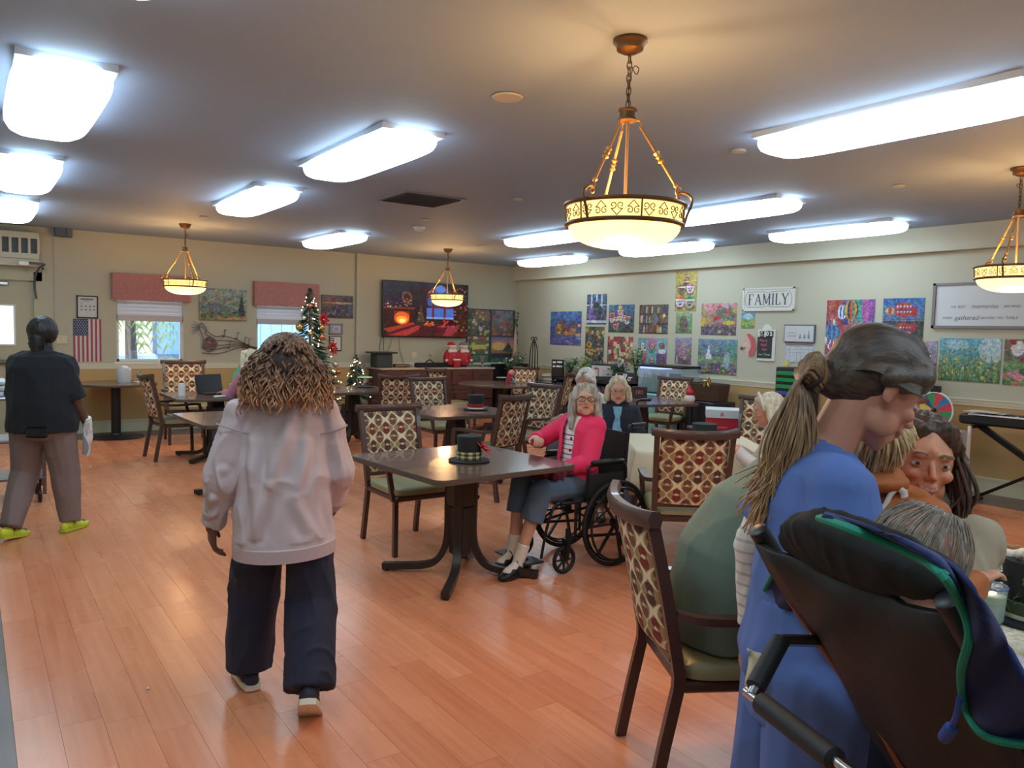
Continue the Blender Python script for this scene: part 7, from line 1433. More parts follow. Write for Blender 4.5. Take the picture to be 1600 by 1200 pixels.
# ================================================================ PROPS
rs = random.Random(12)
m_felt = mat('hat_black', (26, 27, 30), .8); m_red = mat('petal_red', (176, 22, 40), .6); m_gn = mat('needle_green', (34, 62, 44), .7); m_bulb = mat('fairy_bulb', (255, 230, 180), .4, emit=(1, .82, .5), es=5); m_gold = mat('bauble_gold', (200, 170, 100), .2, metal=.8)
def petals(par, c, R, n=7, name='petal', m=None, up=(0, 0, 1), col2=None):
    c = V(c); up = V(up).normalized(); a0 = up.orthogonal().normalized(); b0 = up.cross(a0)
    for L in range(2):
        for k in range(n):
            a = 2*math.pi*(k+.5*L)/n; d = a0*math.cos(a)+b0*math.sin(a); r = R*(1-.35*L); d2 = (d+up*(.25+.5*L)).normalized(); s = up.cross(d).normalized()
            MB().add([c, c+d2*r*.45+s*r*.22, c+d2*r, c+d2*r*.45-s*r*.22, c+d2*r*.5+up*r*.08], [(0, 1, 4), (1, 2, 4), (2, 3, 4), (3, 0, 4)]).build(name, m or m_red, par, 0)
def top_hat(loc, label, rr=.082, hh=.15, brim=.135, band='plaid', flower=None, rz=0):
    t = thing('top_hat', label, 'hat', loc, rz)
    MB().lathe([(0, 0), (brim-.01, 0), (brim, .006), (brim-.006, .012), (rr+.012, .010), (rr, .018), (rr-.004, hh*.5), (rr+.004, hh-.006), (rr+.002, hh), (rr-.01, hh+.002), (0, hh+.002)], n=36, cap=False).build('body', m_felt, t)
    zb = .016; hb = .05
    if band == 'plaid':
        me = bpy.data.meshes.new('hat_band'); n = 60; vs = []; fs = []; cols = []
        for j in range(9):
            for k in range(n): a = 2*math.pi*k/n; r = rr+.003; vs.append((r*math.cos(a), r*math.sin(a), zb+hb*j/8))
        for j in range(8):
            for k in range(n): fs.append((j*n+k, j*n+(k+1) % n, j*n+n+(k+1) % n, j*n+n+k))
        me.from_pydata(vs, [], fs); at = me.color_attributes.new('paint', 'FLOAT_COLOR', 'CORNER'); 
        for i, f in enumerate(fs): 
            j, k = divmod(i, n); a, b = (j//2) % 2, (k//3) % 2; c = (206, 196, 150) if a and b else (40, 52, 40) if not (a or b) else (120, 124, 90)
            cols += [*rgb(*c), 1]*4
        at.data.foreach_set('color', cols); me.materials.append(attr_mat('plaid_band', rough=.8)); link('hat_band', me, t, 180)
    elif band: MB().lathe([(rr+.002, zb), (rr+.004, zb+.002), (rr+.003, zb+hb), (rr-.001, zb+hb+.002)], n=36, cap=False).build('hat_band', band, t); MB().lathe([(rr+.003, zb-.004), (rr+.006, zb), (rr+.004, zb+.012)], n=36, cap=False).build('band_trim', m_trim, t) 
    if flower: petals(t, flower, .085, 6, up=flower)
    return t
top_hat((2.63, 4.19, .763), 'black top hat with plaid band and red poinsettia on the front table', flower=(.085, -.02, .085), rz=math.radians(-35), rr=.080, hh=.165)
top_hat((4.42, 6.93, .763), 'black top hat with a red and white band on the middle table', rr=.085, hh=.16, band=mat('band_red', (150, 24, 34), .7))
top_hat((5.35, 4.55, .75), 'plain black top hat behind the chair at the cream cloth', rr=.105, hh=.15, band=None) if 0 else None
top_hat((4.72, 4.05, .751), 'black top hat on the cream cloth table, seen over the chair back', rr=.095, hh=.17, band=None)
def poinsettia(loc, label, n=3, cat='plant', bow=True):
    t = thing('poinsettia_arrangement', label, cat, loc); MB().lathe([(0, 0), (.10, 0), (.115, .012), (.10, .02), (.05, .03), (0, .03)], n=24, cap=False).build('dish', mat('dish_grey', (90, 86, 90), .4), t)
    for k in range(n): a = 6.28*k/n+.4; petals(t, (.05*math.cos(a), .05*math.sin(a), .05+.02*(k % 2)), .055, 6)
    mb = MB()
    for k in range(30): p = V((rs.gauss(0, .04), rs.gauss(0, .04), .035)); d = V((rs.gauss(0, 1), rs.gauss(0, 1), .6)).normalized()*.08; mb.tube([p, p+d], [.004, .001], 4)
    stuff(mb.build('sprigs', m_gn, t)); return t
t = poinsettia((4.62, 10.2, .763), 'red poinsettia dish with a pale green brim on the table beside the small lit tree'); MB().lathe([(0, .135), (.10, .135), (.11, .142), (.10, .15), (0, .15)], n=28, cap=False).build('brim', mat('brim_lime', (190, 220, 170), .5), t); MB().cone((0, 0, .03), (0, 0, .135), .03, .02).build('stem', mat('stem_white', (214, 214, 206), .5), t)
poinsettia((2.42, 7.45, .763), 'red poinsettia dish on the table at the shoulder of the sweatshirt woman')
t = thing('red_centrepiece', 'small red and white figure with a round pink head on the round table', 'ornament', (7.2, 10.30, .763)); MB().cone((0, 0, 0), (0, 0, .16), .05, .03, 16).build('body', mat('ornament_red', (150, 30, 44), .6), t); MB().ell((.05, 0, .17), .055).build('head', mat('ornament_pink', (214, 120, 116), .6), t); mb = MB(); [mb.ell((.06+.03*math.cos(a), .03*math.sin(a), .04+.02*math.sin(3*a)), .026) for a in np.linspace(0, 6, 6)]; mb.build('dotted_skirt', mat('ornament_mono', (150, 150, 150), .5, noise_=.9, nscale=60), t); MB().cone((-.06, -.03, 0), (-.06, -.03, .10), .04, .01).build('side_cone', mat('ornament_maroon', (110, 20, 34), .6), t)
# laptop, cups, food box on the laptop table; jar on round table
lp = thing('laptop', 'open black laptop on the table under the left window', 'laptop', (2.42, 9.86, .763), .25); MB().box((0, -.10, .009), (.34, .23, .018), bev=.005).build('base', mat('laptop_black', (34, 34, 38), .4), lp); MB().box((0, .045, .12), (.34, .012, .22), M=Matrix.Rotation(-.25, 3, 'X'), bev=.004).build('lid', mat('laptop_black'), lp); MB().box((0, -.10, .0185), (.29, .12, .002)).build('keyboard', mat('laptop_keys', (60, 62, 66), .5), lp, 0)
m_foam = mat('foam_white', (214, 210, 208), .6)
for x, y, lb in ((2.55, 9.32, 'left white foam cup on the laptop table'), (2.73, 9.30, 'right white foam cup on the laptop table')):
    c = thing('foam_cup', lb, 'cup', (x, y, .763)); MB().lathe([(0, 0), (.032, 0), (.046, .145), (.043, .145), (.030, .006), (0, .006)], n=24, cap=False).build('body', m_foam, c); MB().lathe([(.047, .138), (.050, .142), (.047, .15), (.043, .145)], n=24, cap=False).build('rim', m_foam, c)
tag(MB().box((0, 0, .012), (.16, .05, .024), bev=.010).build('napkin_roll', m_foam, None, 50, (2.37, 9.22, .763), .3), 'rolled white napkin near the foam cups', 'napkin')
gb = thing('green_gift_bag', 'bright green wrapped shape standing behind the foam cups', 'bag', (2.80, 9.95, .763), .4); MB().loft([(V((0, 0, z)), a, b, V((1, 0, 0)), V((0, 1, 0))) for z, a, b in ((0, .11, .04), (.08, .12, .05), (.2, .11, .035), (.30, .05, .012))], 16).build('body', mat('bag_mint', (70, 190, 140), .6), gb); MB().tube([(-.02, 0, .3), (.0, 0, .36), (.03, 0, .3)], .004, 6).build('tie', m_gn, gb)
tp = thing('jar_of_bags', 'clear plastic tub of bags on the round table at the window', 'tub', (1.78, 12.02, .763)); MB().lathe([(0, 0), (.085, 0), (.10, .10), (.095, .20), (.09, .20), (.095, .10), (.08, .006), (0, .006)], n=24, cap=False).build('tub', mat('tub_clear', (216, 224, 232), .2, alpha=.6), tp); mb = MB(); [mb.ell((rs.gauss(0, .03), rs.gauss(0, .03), .16+rs.gauss(0, .04)), (.05, .04, .03)) for _ in range(7)]; me = blob(mb, .012, 1, .006, 30, name='bags'); me.materials.append(mat('bags_white', (224, 230, 240), .4)); link('bags', me, tp, 180)
MB().box((0, 0, .004), (.26, .19, .008)).build('paper_stack', m_foam, None, 0, (2.03, 12.0, .763), .2); tag(bpy.data.objects['paper_stack'], 'white papers on the round table at the window', 'paper')
MB().lathe([(0, 0), (.04, 0), (.042, .12), (.03, .15), (0, .15)], n=20, cap=False).build('paper_roll', m_foam, None, 40, (2.02, 9.55, .763)); tag(bpy.data.objects['paper_roll'], 'white cylinder on the laptop table at its left corner', 'cup')
tag(MB().box((0, 0, 0), (.30, .42, .012), bev=.004).build('paper_tray', mat('paper_white'), None, 0, (2.1, 9.85, .50)), 'white papers lying on the seat of the side on chair', 'paper')
# ---- Christmas trees
def tree(loc, h, R, label, seed, n, trunk=.03, rings=None):
    t = thing('christmas_tree', label, 'tree', loc); r_ = random.Random(seed); mb = MB()
    for i in range(n):
        u = r_.random()**.75; z = h*(.10+.86*(1-u)) if 0 else h*(1-.88*u); rad = R*u*(.75+.3*r_.random())+.02; a = r_.uniform(0, 6.283); tip = V((rad*math.cos(a), rad*math.sin(a), z-.06*rad-.02)); base = V((.25*tip.x, .25*tip.y, z+.02)); d = (tip-base)
        mb.add([base, base.lerp(tip, .6)+V((0, 0, .012)), tip, base.lerp(tip, .6)-V((0, 0, .012))], [(0, 1, 2, 3)])
        for q in range(10):
            s = base.lerp(tip, .25+.075*q); e = V((r_.gauss(0, 1), r_.gauss(0, 1), r_.gauss(0, .8))).normalized()*.055*(h/2)**.3+d.normalized()*.02; w = e.orthogonal().normalized()*.0045
            mb.add([s-w, s+w, s+e], [(0, 1, 2)])
    stuff(mb.build('foliage', m_gn, t, 0)); MB().cone((0, 0, 0), (0, 0, h*.95), trunk, .008, 8).build('trunk', mat('palm_trunk'), t); MB().lathe([(0, 0), (R*.5, 0), (R*.4, .03), (trunk*1.5, .08), (0, .08)], n=20, cap=False).build('stand', mat('stand_green', (30, 60, 44), .6), t)
    mb = MB()
    for i in range(int(n*.12)+14): u = r_.uniform(.08, 1); a = r_.uniform(0, 6.283); rad = R*u+.015; mb.ell((rad*math.cos(a), rad*math.sin(a), h*(1-.88*u)), .0095, None, 6, 4)
    tag(stuff(mb.build('string_lights', m_bulb, None, 0, loc)), 'warm string lights on the '+label.split(',')[0], 'string lights'); return t
TX, TY, TH, TR = 4.38, 11.75, 2.22, .62
tree((TX, TY, 0), TH, TR, 'tall decorated tree behind the curly haired woman, red flowers on it', 3, 620)
tree((4.92, 11.2, .42), .78, .24, 'small lit tree standing before the chase left of the credenza', 5, 150, .02); tag(MB().box((0, 0, .21), (.34, .34, .42), bev=.01).build('plinth_box', mat('plinth', (60, 50, 46), .7), None, 0, (4.92, 11.2, 0)), 'dark box under the small lit tree', 'box')
tree((3.42, 11.9, .35), .74, .22, 'small dark tree behind the laptop table', 9, 120, .02); tag(MB().box((0, 0, .175), (.34, .34, .35), bev=.01).build('plinth_box', mat('plinth'), None, 0, (3.42, 11.9, 0)), 'dark box under the small dark tree', 'box')
def ontree(z, az, out=.02): u = (1-z/TH)/.88; r = TR*u+out; return (TX+r*math.cos(az), TY+r*math.sin(az), z)
for i, (z, az, r, c, lb) in enumerate([(1.93, -1.9, .04, 'copper', 'copper bauble near the top of the tall tree'), (1.60, -2.75, .06, 'gold', 'gold bauble at the left edge of the tall tree'), (1.60, -.9, .05, 'gold', 'gold bauble right of the middle of the tall tree'), (1.45, -1.15, .048, 'copper', 'copper bauble below the gold one on the tall tree'), (1.46, -2.9, .05, 'red', 'red bauble low at the left edge of the tall tree'), (1.50, -1.9, .03, 'gold', 'small gold bauble in the middle of the tall tree'), (1.74, -2.5, .035, 'silver', 'silver bauble upper left on the tall tree'), (1.30, -.35, .04, 'copper', 'copper bauble beside the lower red flower'), (1.02, -.25, .05, 'silver', 'pale bauble low at the right edge of the tall tree'), (.9, -.3, .045, 'copper', 'lowest copper bauble at the right edge of the tall tree')]):
    b = thing('bauble', lb, 'bauble', ontree(z, az), group='baubles on the tall tree'); MB().ell((0, 0, 0), r, None, 18, 12).build('ball', mat('bauble_'+c, {'gold': (206, 180, 120), 'copper': (206, 120, 84), 'red': (180, 40, 56), 'silver': (220, 216, 204)}[c], .2, metal=.7), b); MB().cone((0, 0, r*.9), (0, 0, r*1.2), r*.18, n=8).build('cap', m_gold, b)
for z, az, lb in ((1.72, -.72, 'upper red poinsettia bloom on the tall tree'), (1.28, -.62, 'lower red poinsettia bloom on the tall tree')):
    p_ = ontree(z, az, .05); b = thing('poinsettia_bloom', lb, 'flower', p_); petals(b, (0, 0, 0), .15, 8, up=(math.cos(az), math.sin(az)-.6, .2)); MB().ell((0, -.03, .0), .02).build('flower_centre', m_gold, b)
# ---- credenza and what stands on it
m_cr = mat('credenza_wood', (92, 52, 44), .45, noise_=.2, nscale=12, stretch=(1, 1, 6)); m_ct = mat('credenza_top', (176, 156, 132), .4, noise_=.3, nscale=18)
cz = thing('credenza', 'long reddish brown drawer credenza with a pale mottled top under the television', 'cabinet', (5.72, 11.93, 0)); MB().box2((.0, .0, .06), (2.26, .54, .90)).build('body', m_cr, cz, 0); MB().box((1.13, .27, .92), (2.32, .58, .035), bev=.008).build('worktop', m_ct, cz); MB().box2((.03, .03, 0), (2.23, .5, .06)).build('plinth', m_black, cz, 0)
for k in range(5):
    for j in range(3): d = MB().box((.24+k*.445, -.010, .76-.27*j), (.42, .02, .25), bev=.005).build('drawer', m_cr, cz); MB().tube([(.18+k*.445, -.02, .80-.27*j), (.18+k*.445, -.035, .80-.27*j), (.30+k*.445, -.035, .80-.27*j), (.30+k*.445, -.02, .80-.27*j)], .004, 6).build('handle', mat('handle_dark', (50, 40, 38), .4, metal=.5), d)
ps = thing('black_pedestal', 'black box pedestal with a wide flat top at the left end of the credenza', 'stand', (5.83, 12.2, .938)); MB().box((0, 0, .12), (.30, .26, .24), bev=.01).build('body', mat('pedestal_black', (44, 50, 50), .5), ps); MB().box((0, 0, .255), (.46, .34, .03), bev=.008).build('top', mat('pedestal_black'), ps)
sb_ = thing('soundbar', 'long black soundbar lying on the credenza', 'speaker', (6.97, 12.15, .938)); MB().box((0, 0, .04), (1.02, .11, .08), bev=.015).build('body', m_black, sb_); [MB().box((x, 0, .004), (.06, .08, .008)).build('foot', m_black, sb_, 0) for x in (-.4, .4)]
hg = thing('coat_hanger', 'black hanger leaning behind the soundbar', 'hanger', (6.82, 12.28, .846)); MB().tube(catmull([(-.20, 0, .10), (-.1, 0, .15), (0, 0, .22), (.1, 0, .15), (.20, 0, .10)], 3), .011, 8).build('shoulders', m_black, hg); MB().tube([(-.19, 0, .10), (.19, 0, .10)], .006, 6).build('bar', m_black, hg); MB().tube(catmull([(0, 0, .22), (.0, 0, .26), (.025, 0, .28), (.02, 0, .31), (-.015, 0, .31)], 4), .004, 6).build('hook', m_chrome, hg)
for i, (x, lb) in enumerate(((7.20, 'left red and white holiday figure on the credenza, in a red cap'), (7.46, 'right red and white holiday figure on the credenza, in a grey cap'))):
    f = thing('holiday_figure', lb, 'figurine', (x, 12.17, .938)); m_rc = mat('figure_red', (168, 26, 40), .7); m_wf = mat('figure_white', (220, 206, 196), .8)
    MB().lathe([(0, .04), (.11, .04), (.135, .10), (.14, .18), (.115, .26), (.07, .31), (0, .31)], n=24, cap=False).build('coat', m_rc, f); MB().lathe([(.0, 0), (.07, 0), (.07, .045), (0, .05)], n=20, cap=False).build('boots', m_black, f); MB().ell((0, -.03, .335), (.075, .07, .075)).build('head', mat('figure_skin', (210, 160, 136), .6), f)
    MB().ell((0, -.06, .29), (.095, .045, .05)).build('beard' if i == 0 else 'collar', m_wf, f); MB().lathe([(.10, .37), (.105, .385), (.08, .40), (.0, .395)], n=20, cap=False).build('cap_brim', m_wf, f); MB().lathe([(.085, .39), (.07, .43), (.035, .455), (0, .46)], n=20, cap=False).build('cap', m_rc if i == 0 else mat('figure_grey', (110, 104, 104), .7), f); [MB().ell((.0, -.138+.01*k, .12+.05*k), .012, None, 8, 6).build('button', m_wf, f) for k in range(3)]
    for s in (-1, 1): MB().cap((s*.10, -.02, .26), (s*.13, -.07, .15), .035, .03).build('sleeve', m_rc, f); MB().ell((s*.132, -.078, .125), .03, None, 10, 8).build('mitten', m_wf, f)
g = thing('gift_stocking', 'small red gift with a white cuff before the two holiday figures', 'gift', (7.23, 12.0, .938)); MB().box((0, 0, .06), (.13, .05, .12), bev=.012).build('body', mat('figure_red'), g); MB().box((0, 0, .135), (.15, .06, .035), bev=.012).build('cuff', mat('figure_white'), g)
tg = thing('tangled_cords', 'tangle of cords and a basket lid on the credenza beside the pedestal', 'cord', (6.25, 12.15, .938)); MB().tube(catmull([(rs.uniform(-.2, .24), rs.uniform(-.1, .1), .01+.03*rs.random()) for _ in range(14)], 5), .006, 5).build('cord', mat('cord_tan', (150, 130, 110), .6), tg); MB().box((-.02, .08, .03), (.3, .1, .05), bev=.01).build('box', mat('cord_box', (104, 70, 60), .6), tg)
# ---- digital piano, pots, cone, iron stand, papers
dp = thing('digital_piano', 'black digital piano with white keys below the poster board', 'piano', (7.98, 11.72, 0)); MB().box2((0, 0, .66), (.86, .36, .75)).build('body', m_black, dp, 0); MB().box2((.02, -.005, .75), (.84, .13, .765)).build('white_keys', mat('key_white', (226, 226, 226), .3), dp, 0); MB().box2((.02, .28, .75), (.84, .33, 1.0)).build('music_desk', mat('piano_black', (20, 20, 22), .3), dp, 0)
for x in (.03, .80): MB().box2((x, .03, 0), (x+.03, .33, .66)).build('leg', m_black, dp, 0)
def potplant(loc, label, h, n, mleaf, seed, pot=(.07, .12), flowers=None, spread=.12, leaf=.06, potm=None):
    t = thing('potted_plant', label, 'plant', loc); r_ = random.Random(seed); MB().lathe([(0, 0), (pot[0]*.75, 0), (pot[0], pot[1]), (pot[0]*.9, pot[1]), (pot[0]*.7, .02), (0, .02)], n=20, cap=False).build('pot', potm or mat('pot_dark', (60, 50, 48), .6), t); mb = MB(); ml = MB()
    for i in range(n):
        a = r_.uniform(0, 6.28); e = V((spread*math.cos(a)*r_.random(), spread*math.sin(a)*r_.random(), pot[1]+h*r_.uniform(.4, 1))); mb.tube([(0, 0, pot[1]*.8), (e.x*.4, e.y*.4, e.z*.6), e], .003, 4)
        for q in range(5): d = V((r_.gauss(0, 1), r_.gauss(0, 1), r_.gauss(0, .6))).normalized()*leaf; w = d.orthogonal().normalized()*leaf*.3; c = e+V((r_.gauss(0, .02), r_.gauss(0, .02), -q*.02)); ml.add([c, c+d*.5+w, c+d, c+d*.5-w], [(0, 1, 2, 3)])
    mb.build('stem', mat('stem_green', (70, 90, 50), .6), t); stuff(ml.build('leaves', mleaf, t, 0))
    if flowers: [MB().ell((r_.gauss(0, spread*.6), r_.gauss(0, spread*.6)-.04, pot[1]+h*r_.uniform(.5, 1)), .02, None, 8, 6).build('bloom', flowers, t) for _ in range(9)]
    return t
potplant((8.30, 11.85, .766), 'potted plant with pale blooms on the digital piano', .24, 30, m_leaf, 3, flowers=mat('bloom_pale', (210, 196, 176), .6), spread=.15)
v_ = thing('silver_vase', 'ribbed silver goblet vase at the right end of the credenza', 'vase', (7.84, 12.1, .938)); MB().lathe([(0, 0), (.05, 0), (.02, .03), (.018, .07), (.06, .10), (.085, .2), (.08, .2), (.05, .11), (0, .10)], n=24, cap=False).build('body', mat('vase_silver', (140, 140, 136), .35, metal=.5), v_)
cn = thing('pink_cone', 'tall slim dusty pink cone standing in the far corner', 'ornament', (8.62, 12.15, 0)); MB().cone((0, 0, .55), (0, 0, 1.73), .115, .008, 20).build('cone', mat('cone_pink', (176, 136, 116), .7, noise_=.15, nscale=20), cn); MB().cone((0, 0, 0), (0, 0, .55), .12, .13, 20).build('base', mat('cone_base', (60, 46, 42), .6), cn)
potplant((8.52, 11.95, .0), 'leafy vine growing up beside the pink cone', 1.0, 50, m_leaf, 8, pot=(.12, .3), spread=.14)
ir = thing('iron_stand', 'black wrought iron stand with a scrolled top in the corner', 'stand', (8.55, 11.45, 0)); m_ir = mat('iron', (38, 32, 34), .5, metal=.4)
for k in range(4): a = 6.28*k/4+.6; MB().tube(catmull([(.13*math.cos(a), .13*math.sin(a), 0), (.08*math.cos(a), .08*math.sin(a), .9), (.07*math.cos(a), .07*math.sin(a), 1.25), (.03*math.cos(a), .03*math.sin(a), 1.42), (0, 0, 1.45)], 4), .010, 6).build('leg', m_ir, ir)
for s in (-1, 1): MB().tube([(s*(.035+.030*math.cos(t)), 0, 1.49+.028*math.sin(t)) for t in np.linspace(0, 6.1, 14)], .009, 6).build('scroll', m_ir, ir)
lo_ = thing('low_cabinet', 'low grey cabinet holding stacks of magazines near the iron stand', 'cabinet', (8.6, 10.95, 0)); MB().box((0, 0, .36), (.5, .7, .72)).build('body', mat('cab_grey', (84, 84, 82), .6), lo_, 0)
for k in range(7): MB().box((0, 0, .011), (.27+.02*(k % 2), .36, .020), bev=.003).build('magazine', mat('mag_%d' % (k % 3), ((170, 164, 156), (120, 116, 112), (196, 188, 170))[k % 3], .6), None, 0, (8.52+.01*k, 10.88-.02*(k % 3), .72+.022*k), .1*k); tag(bpy.data.objects['magazine' if k == 0 else 'magazine.%03d' % k], 'magazine in the stack on the low grey cabinet, %s from the bottom' % ['first', 'second', 'third', 'fourth', 'fifth', 'sixth', 'seventh'][k], 'magazine', 'magazines stacked on the low grey cabinet')
# ---- bookcase along the right wall
bc = thing('bookcase', 'low black bookcase with rows of books against the long wall', 'bookcase', (8.40, 8.72, 0)); m_bk = mat('bookcase_black', (36, 34, 38), .5)
for a, b in (((0, 0, .80), (.46, 1.98, .84)), ((0, 0, .42), (.44, 1.98, .45)), ((0, 0, .05), (.44, 1.98, .08)), ((.43, 0, 0), (.46, 1.98, .84)), ((0, 0, 0), (.45, .03, .84)), ((0, .97, 0), (.45, 1.0, .84)), ((0, 1.95, 0), (.45, 1.98, .84))): MB().box2(a, b).build('panel', m_bk, bc, 0)
pal = [(120, 40, 46), (60, 90, 130), (190, 180, 160), (60, 110, 120), (150, 90, 60), (40, 50, 70), (170, 150, 90), (110, 60, 90)]; wd = ['dark red', 'blue', 'cream', 'teal', 'brown', 'navy', 'mustard', 'plum']
k = 0; y = 8.77; shelf = .45
for row, zz in ((0, .45), (1, .08)):
    y = 8.77
    while y < 10.6:
        w = rs.uniform(.03, .05)
        if 9.68 < y+w/2 < 9.74: y = 9.74; continue
        h = rs.uniform(.22, .31); c = rs.randrange(8); o = MB().box((0, 0, h/2), (.19, w*.94, h), bev=.003).build('book', mat('book_%d' % c, pal[c], .6), None, 0, (8.50+rs.uniform(0, .02), y+w/2, zz)); tag(o, '%s book standing on the %s shelf of the black bookcase' % (wd[c], ('upper', 'lower')[row]), 'book', '%s books on the %s shelf' % (wd[c], ('upper', 'lower')[row])); y += w
        if rs.random() < .10: y += .08
hl = thing('hello_sign', 'dark block sign reading hello in white script', 'sign', (8.40, 8.84, .842), math.radians(90)); MB().box((0, 0, .085), (.37, .05, .17), bev=.006).build('block', mat('sign_brown', (60, 46, 42), .6, noise_=.2, nscale=10), hl)
hl.rotation_euler.z = math.radians(-62); LX = lambda pts, dx: [(-.155+dx+p[0]*.075, -.031, .05+p[1]*.10) for p in pts]
for nm_, dx, pts in (('h', 0, [(0, 0), (.1, .6), (.35, 1), (.3, .5), (.1, 0), (.3, .5), (.55, .5), (.5, 0), (.8, .1)]), ('e', .062, [(0, .1), (.4, .25), (.5, .5), (.25, .5), (.1, .2), (.35, 0), (.8, .1)]), ('l', .115, [(0, .1), (.45, .7), (.4, 1), (.2, .7), (.15, .1), (.5, .05)]), ('l', .152, [(0, .1), (.45, .7), (.4, 1), (.2, .7), (.15, .1), (.5, .05)]), ('o', .20, [(.1, .2), (.3, .5), (.6, .45), (.6, .1), (.3, 0), (.1, .2), (.4, .45), (1.1, .5)])):
    MB().tube(catmull([(x, yy, z) for x, yy, z in LX(pts, dx)], 5), .0065, 6).build('lettering', m_lw, hl)
pf = thing('tabletop_frame', 'black framed white card with a red mark on the bookcase', 'picture', (8.45, 9.42, .842), math.radians(-60)); MB().box((0, 0, .14), (.42, .02, .28), M=Matrix.Rotation(-.1, 3, 'X')).build('frame', m_black, pf, 0)
P = Pic(44, 26, (220, 218, 214)); P.rect(.12, .7, .25, .85, (190, 50, 60)).rect(.3, .2, .34, .8, (190, 60, 70)).rect(.2, .72, .34, .8, (190, 60, 70)); [P.rect(.5, .2+.14*k, .92, .25+.14*k, (150, 150, 156)) for k in range(4)]; poster('card', P, (-.185, -.0125, .03), (.37, 0, 0), (0, -.022, .22), None, parent=pf)
pf2 = thing('lilac_frame', 'pale lilac frame leaning on the wall behind the card', 'picture', (8.72, 9.35, .842), math.radians(-90)); MB().box((0, 0, .15), (.30, .02, .30)).build('frame', mat('frame_lilac', (168, 164, 186), .5), pf2, 0); MB().box((0, -.012, .15), (.22, .004, .22)).build('picture', mat('pic_pale', (200, 180, 180), .5), pf2, 0)
bs = thing('block_sign', 'small black box sign with two lines of white letters on the bookcase end', 'sign', (8.45, 10.60, .842), math.radians(-60)); MB().box((0, 0, .15), (.22, .06, .30), bev=.005).build('block', m_black, bs)
[MB().box((x, -.0315, z+.004*(k % 2)), (w, .002, .030)).build('lettering', m_lw, bs, 0) for k, (x, z, w) in enumerate(((-.055, .25, .06), (.045, .252, .09), (-.06, .18, .045), (.02, .178, .075), (.078, .18, .02)))]
hm2 = thing('number_block', 'dark block with orange red numerals in front of the bookcase', 'sign', (7.35, 7.45, .763), math.radians(-60)); MB().box((0, 0, .075), (.20, .05, .15), bev=.005).build('block', mat('block_brown', (54, 36, 34), .6), hm2); words('180', .075, (0, -.0265, .075), (1, 0, 0), (0, 0, 1), mat('letter_rust', (176, 84, 70), .6), hm2, bold=.001)
for i, (x, y, s_, lb, ml) in enumerate(((8.55, 10.35, .16, 'leafy houseplant at the left end of the bookcase', m_leaf), (8.55, 10.0, .2, 'yellow green trailing plant on the bookcase behind the white haired resident', mat('leaf_lime', (120, 130, 60), .6)), (8.55, 9.72, .16, 'dark leaved houseplant in the middle of the bookcase', m_leaf), (8.5, 9.12, .14, 'small fern behind the hello sign', m_gn), (8.5, 8.72, .34, 'tall airy houseplant rising between the bookcase and the aquarium', mat('leaf_mid', (110, 130, 90), .6)))): potplant((x, y, .842), lb, s_*1.3, 26, ml, 20+i, spread=.17 if i < 4 else .12)
# ---- aquarium on a cloth covered stand, teal towel
m_teal2 = cloth_mat('cloth_teal', (120, 176, 176), .85)
st = thing('aquarium_stand', 'aquarium stand draped in pale teal cloth', 'stand', (8.55, 8.12, 0)); MB().box((0, 0, .35), (.5, .95, .70)).build('cabinet', m_bk, st, 0); MB().sheet([[(-.262-.012*math.sin(j*1.3), -.5+1.0*j/20, .10+.60*i/6) for j in range(21)] for i in range(7)], .006).build('cloth_front', m_teal2, st); MB().box((0, 0, .715), (.54, 1.0, .035), bev=.012).build('cloth_top', m_teal2, st)
aq = thing('aquarium', 'rectangular glass aquarium with a dark hood and blue light', 'aquarium', (8.58, 8.10, .735)); m_agl = mat('aquarium_glass', (200, 220, 220), .02, alpha=.18)
for a, b in (((-.19, -.44, 0), (-.184, .44, .40)), ((.184, -.44, 0), (.19, .44, .40)), ((-.19, -.44, 0), (.19, -.434, .40)), ((-.19, .434, 0), (.19, .44, .40))): MB().box2(a, b).build('pane', m_agl, aq, 0)
MB().box2((-.18, -.43, 0), (.18, .43, .02)).build('gravel', mat('gravel', (90, 84, 70), .9), aq, 0); MB().box((0, 0, .41), (.40, .90, .035), bev=.006).build('hood', m_black, aq); MB().box2((-.196, -.45, -.005), (.196, .45, .02)).build('base_rim', m_black, aq, 0)
MB().box2((-.175, .02, .365), (.10, .42, .392)).build('light_bar', mat('light_blue', (90, 110, 255), .4, emit=(.25, .35, 1), es=3), aq, 0); MB().box2((.08, -.1, .05), (.17, .06, .30)).build('filter', m_black, aq, 0); MB().box2((.02, -.42, .06), (.17, -.12, .20)).build('rock', mat('rock_grey', (110, 116, 110), .8, noise_=.4, nscale=20), aq, 0); mb = MB()
for i in range(80): x, y = rs.uniform(-.14, .16), rs.uniform(.05, .42); mb.tube(catmull([(x, y, .02), (x+rs.gauss(0, .02), y+rs.gauss(0, .02), .15), (x+rs.gauss(0, .03), y+rs.gauss(0, .03), rs.uniform(.2, .34))], 3), [.004, .007, .007, .006, .005, .004, .002], 4)
stuff(mb.build('water_plants', mat('weed', (50, 96, 66), .6), aq))
kr = thing('plush_ornament', 'white plush ball with a red pointed cap on a post beside the aquarium chair', 'ornament', (8.15, 7.28, .52)); MB().ell((0, 0, .30), (.06, .06, .05)).cone((0, 0, .30), (.02, .03, .40), .055, .015).build('red_cap', mat('figure_red'), kr); MB().ell((0, -.0, .22), (.075, .075, .07)).build('plush', mat('figure_white'), kr); MB().cone((0, 0, -.52), (0, 0, .17), .05, .05, 16).build('post', m_black, kr)
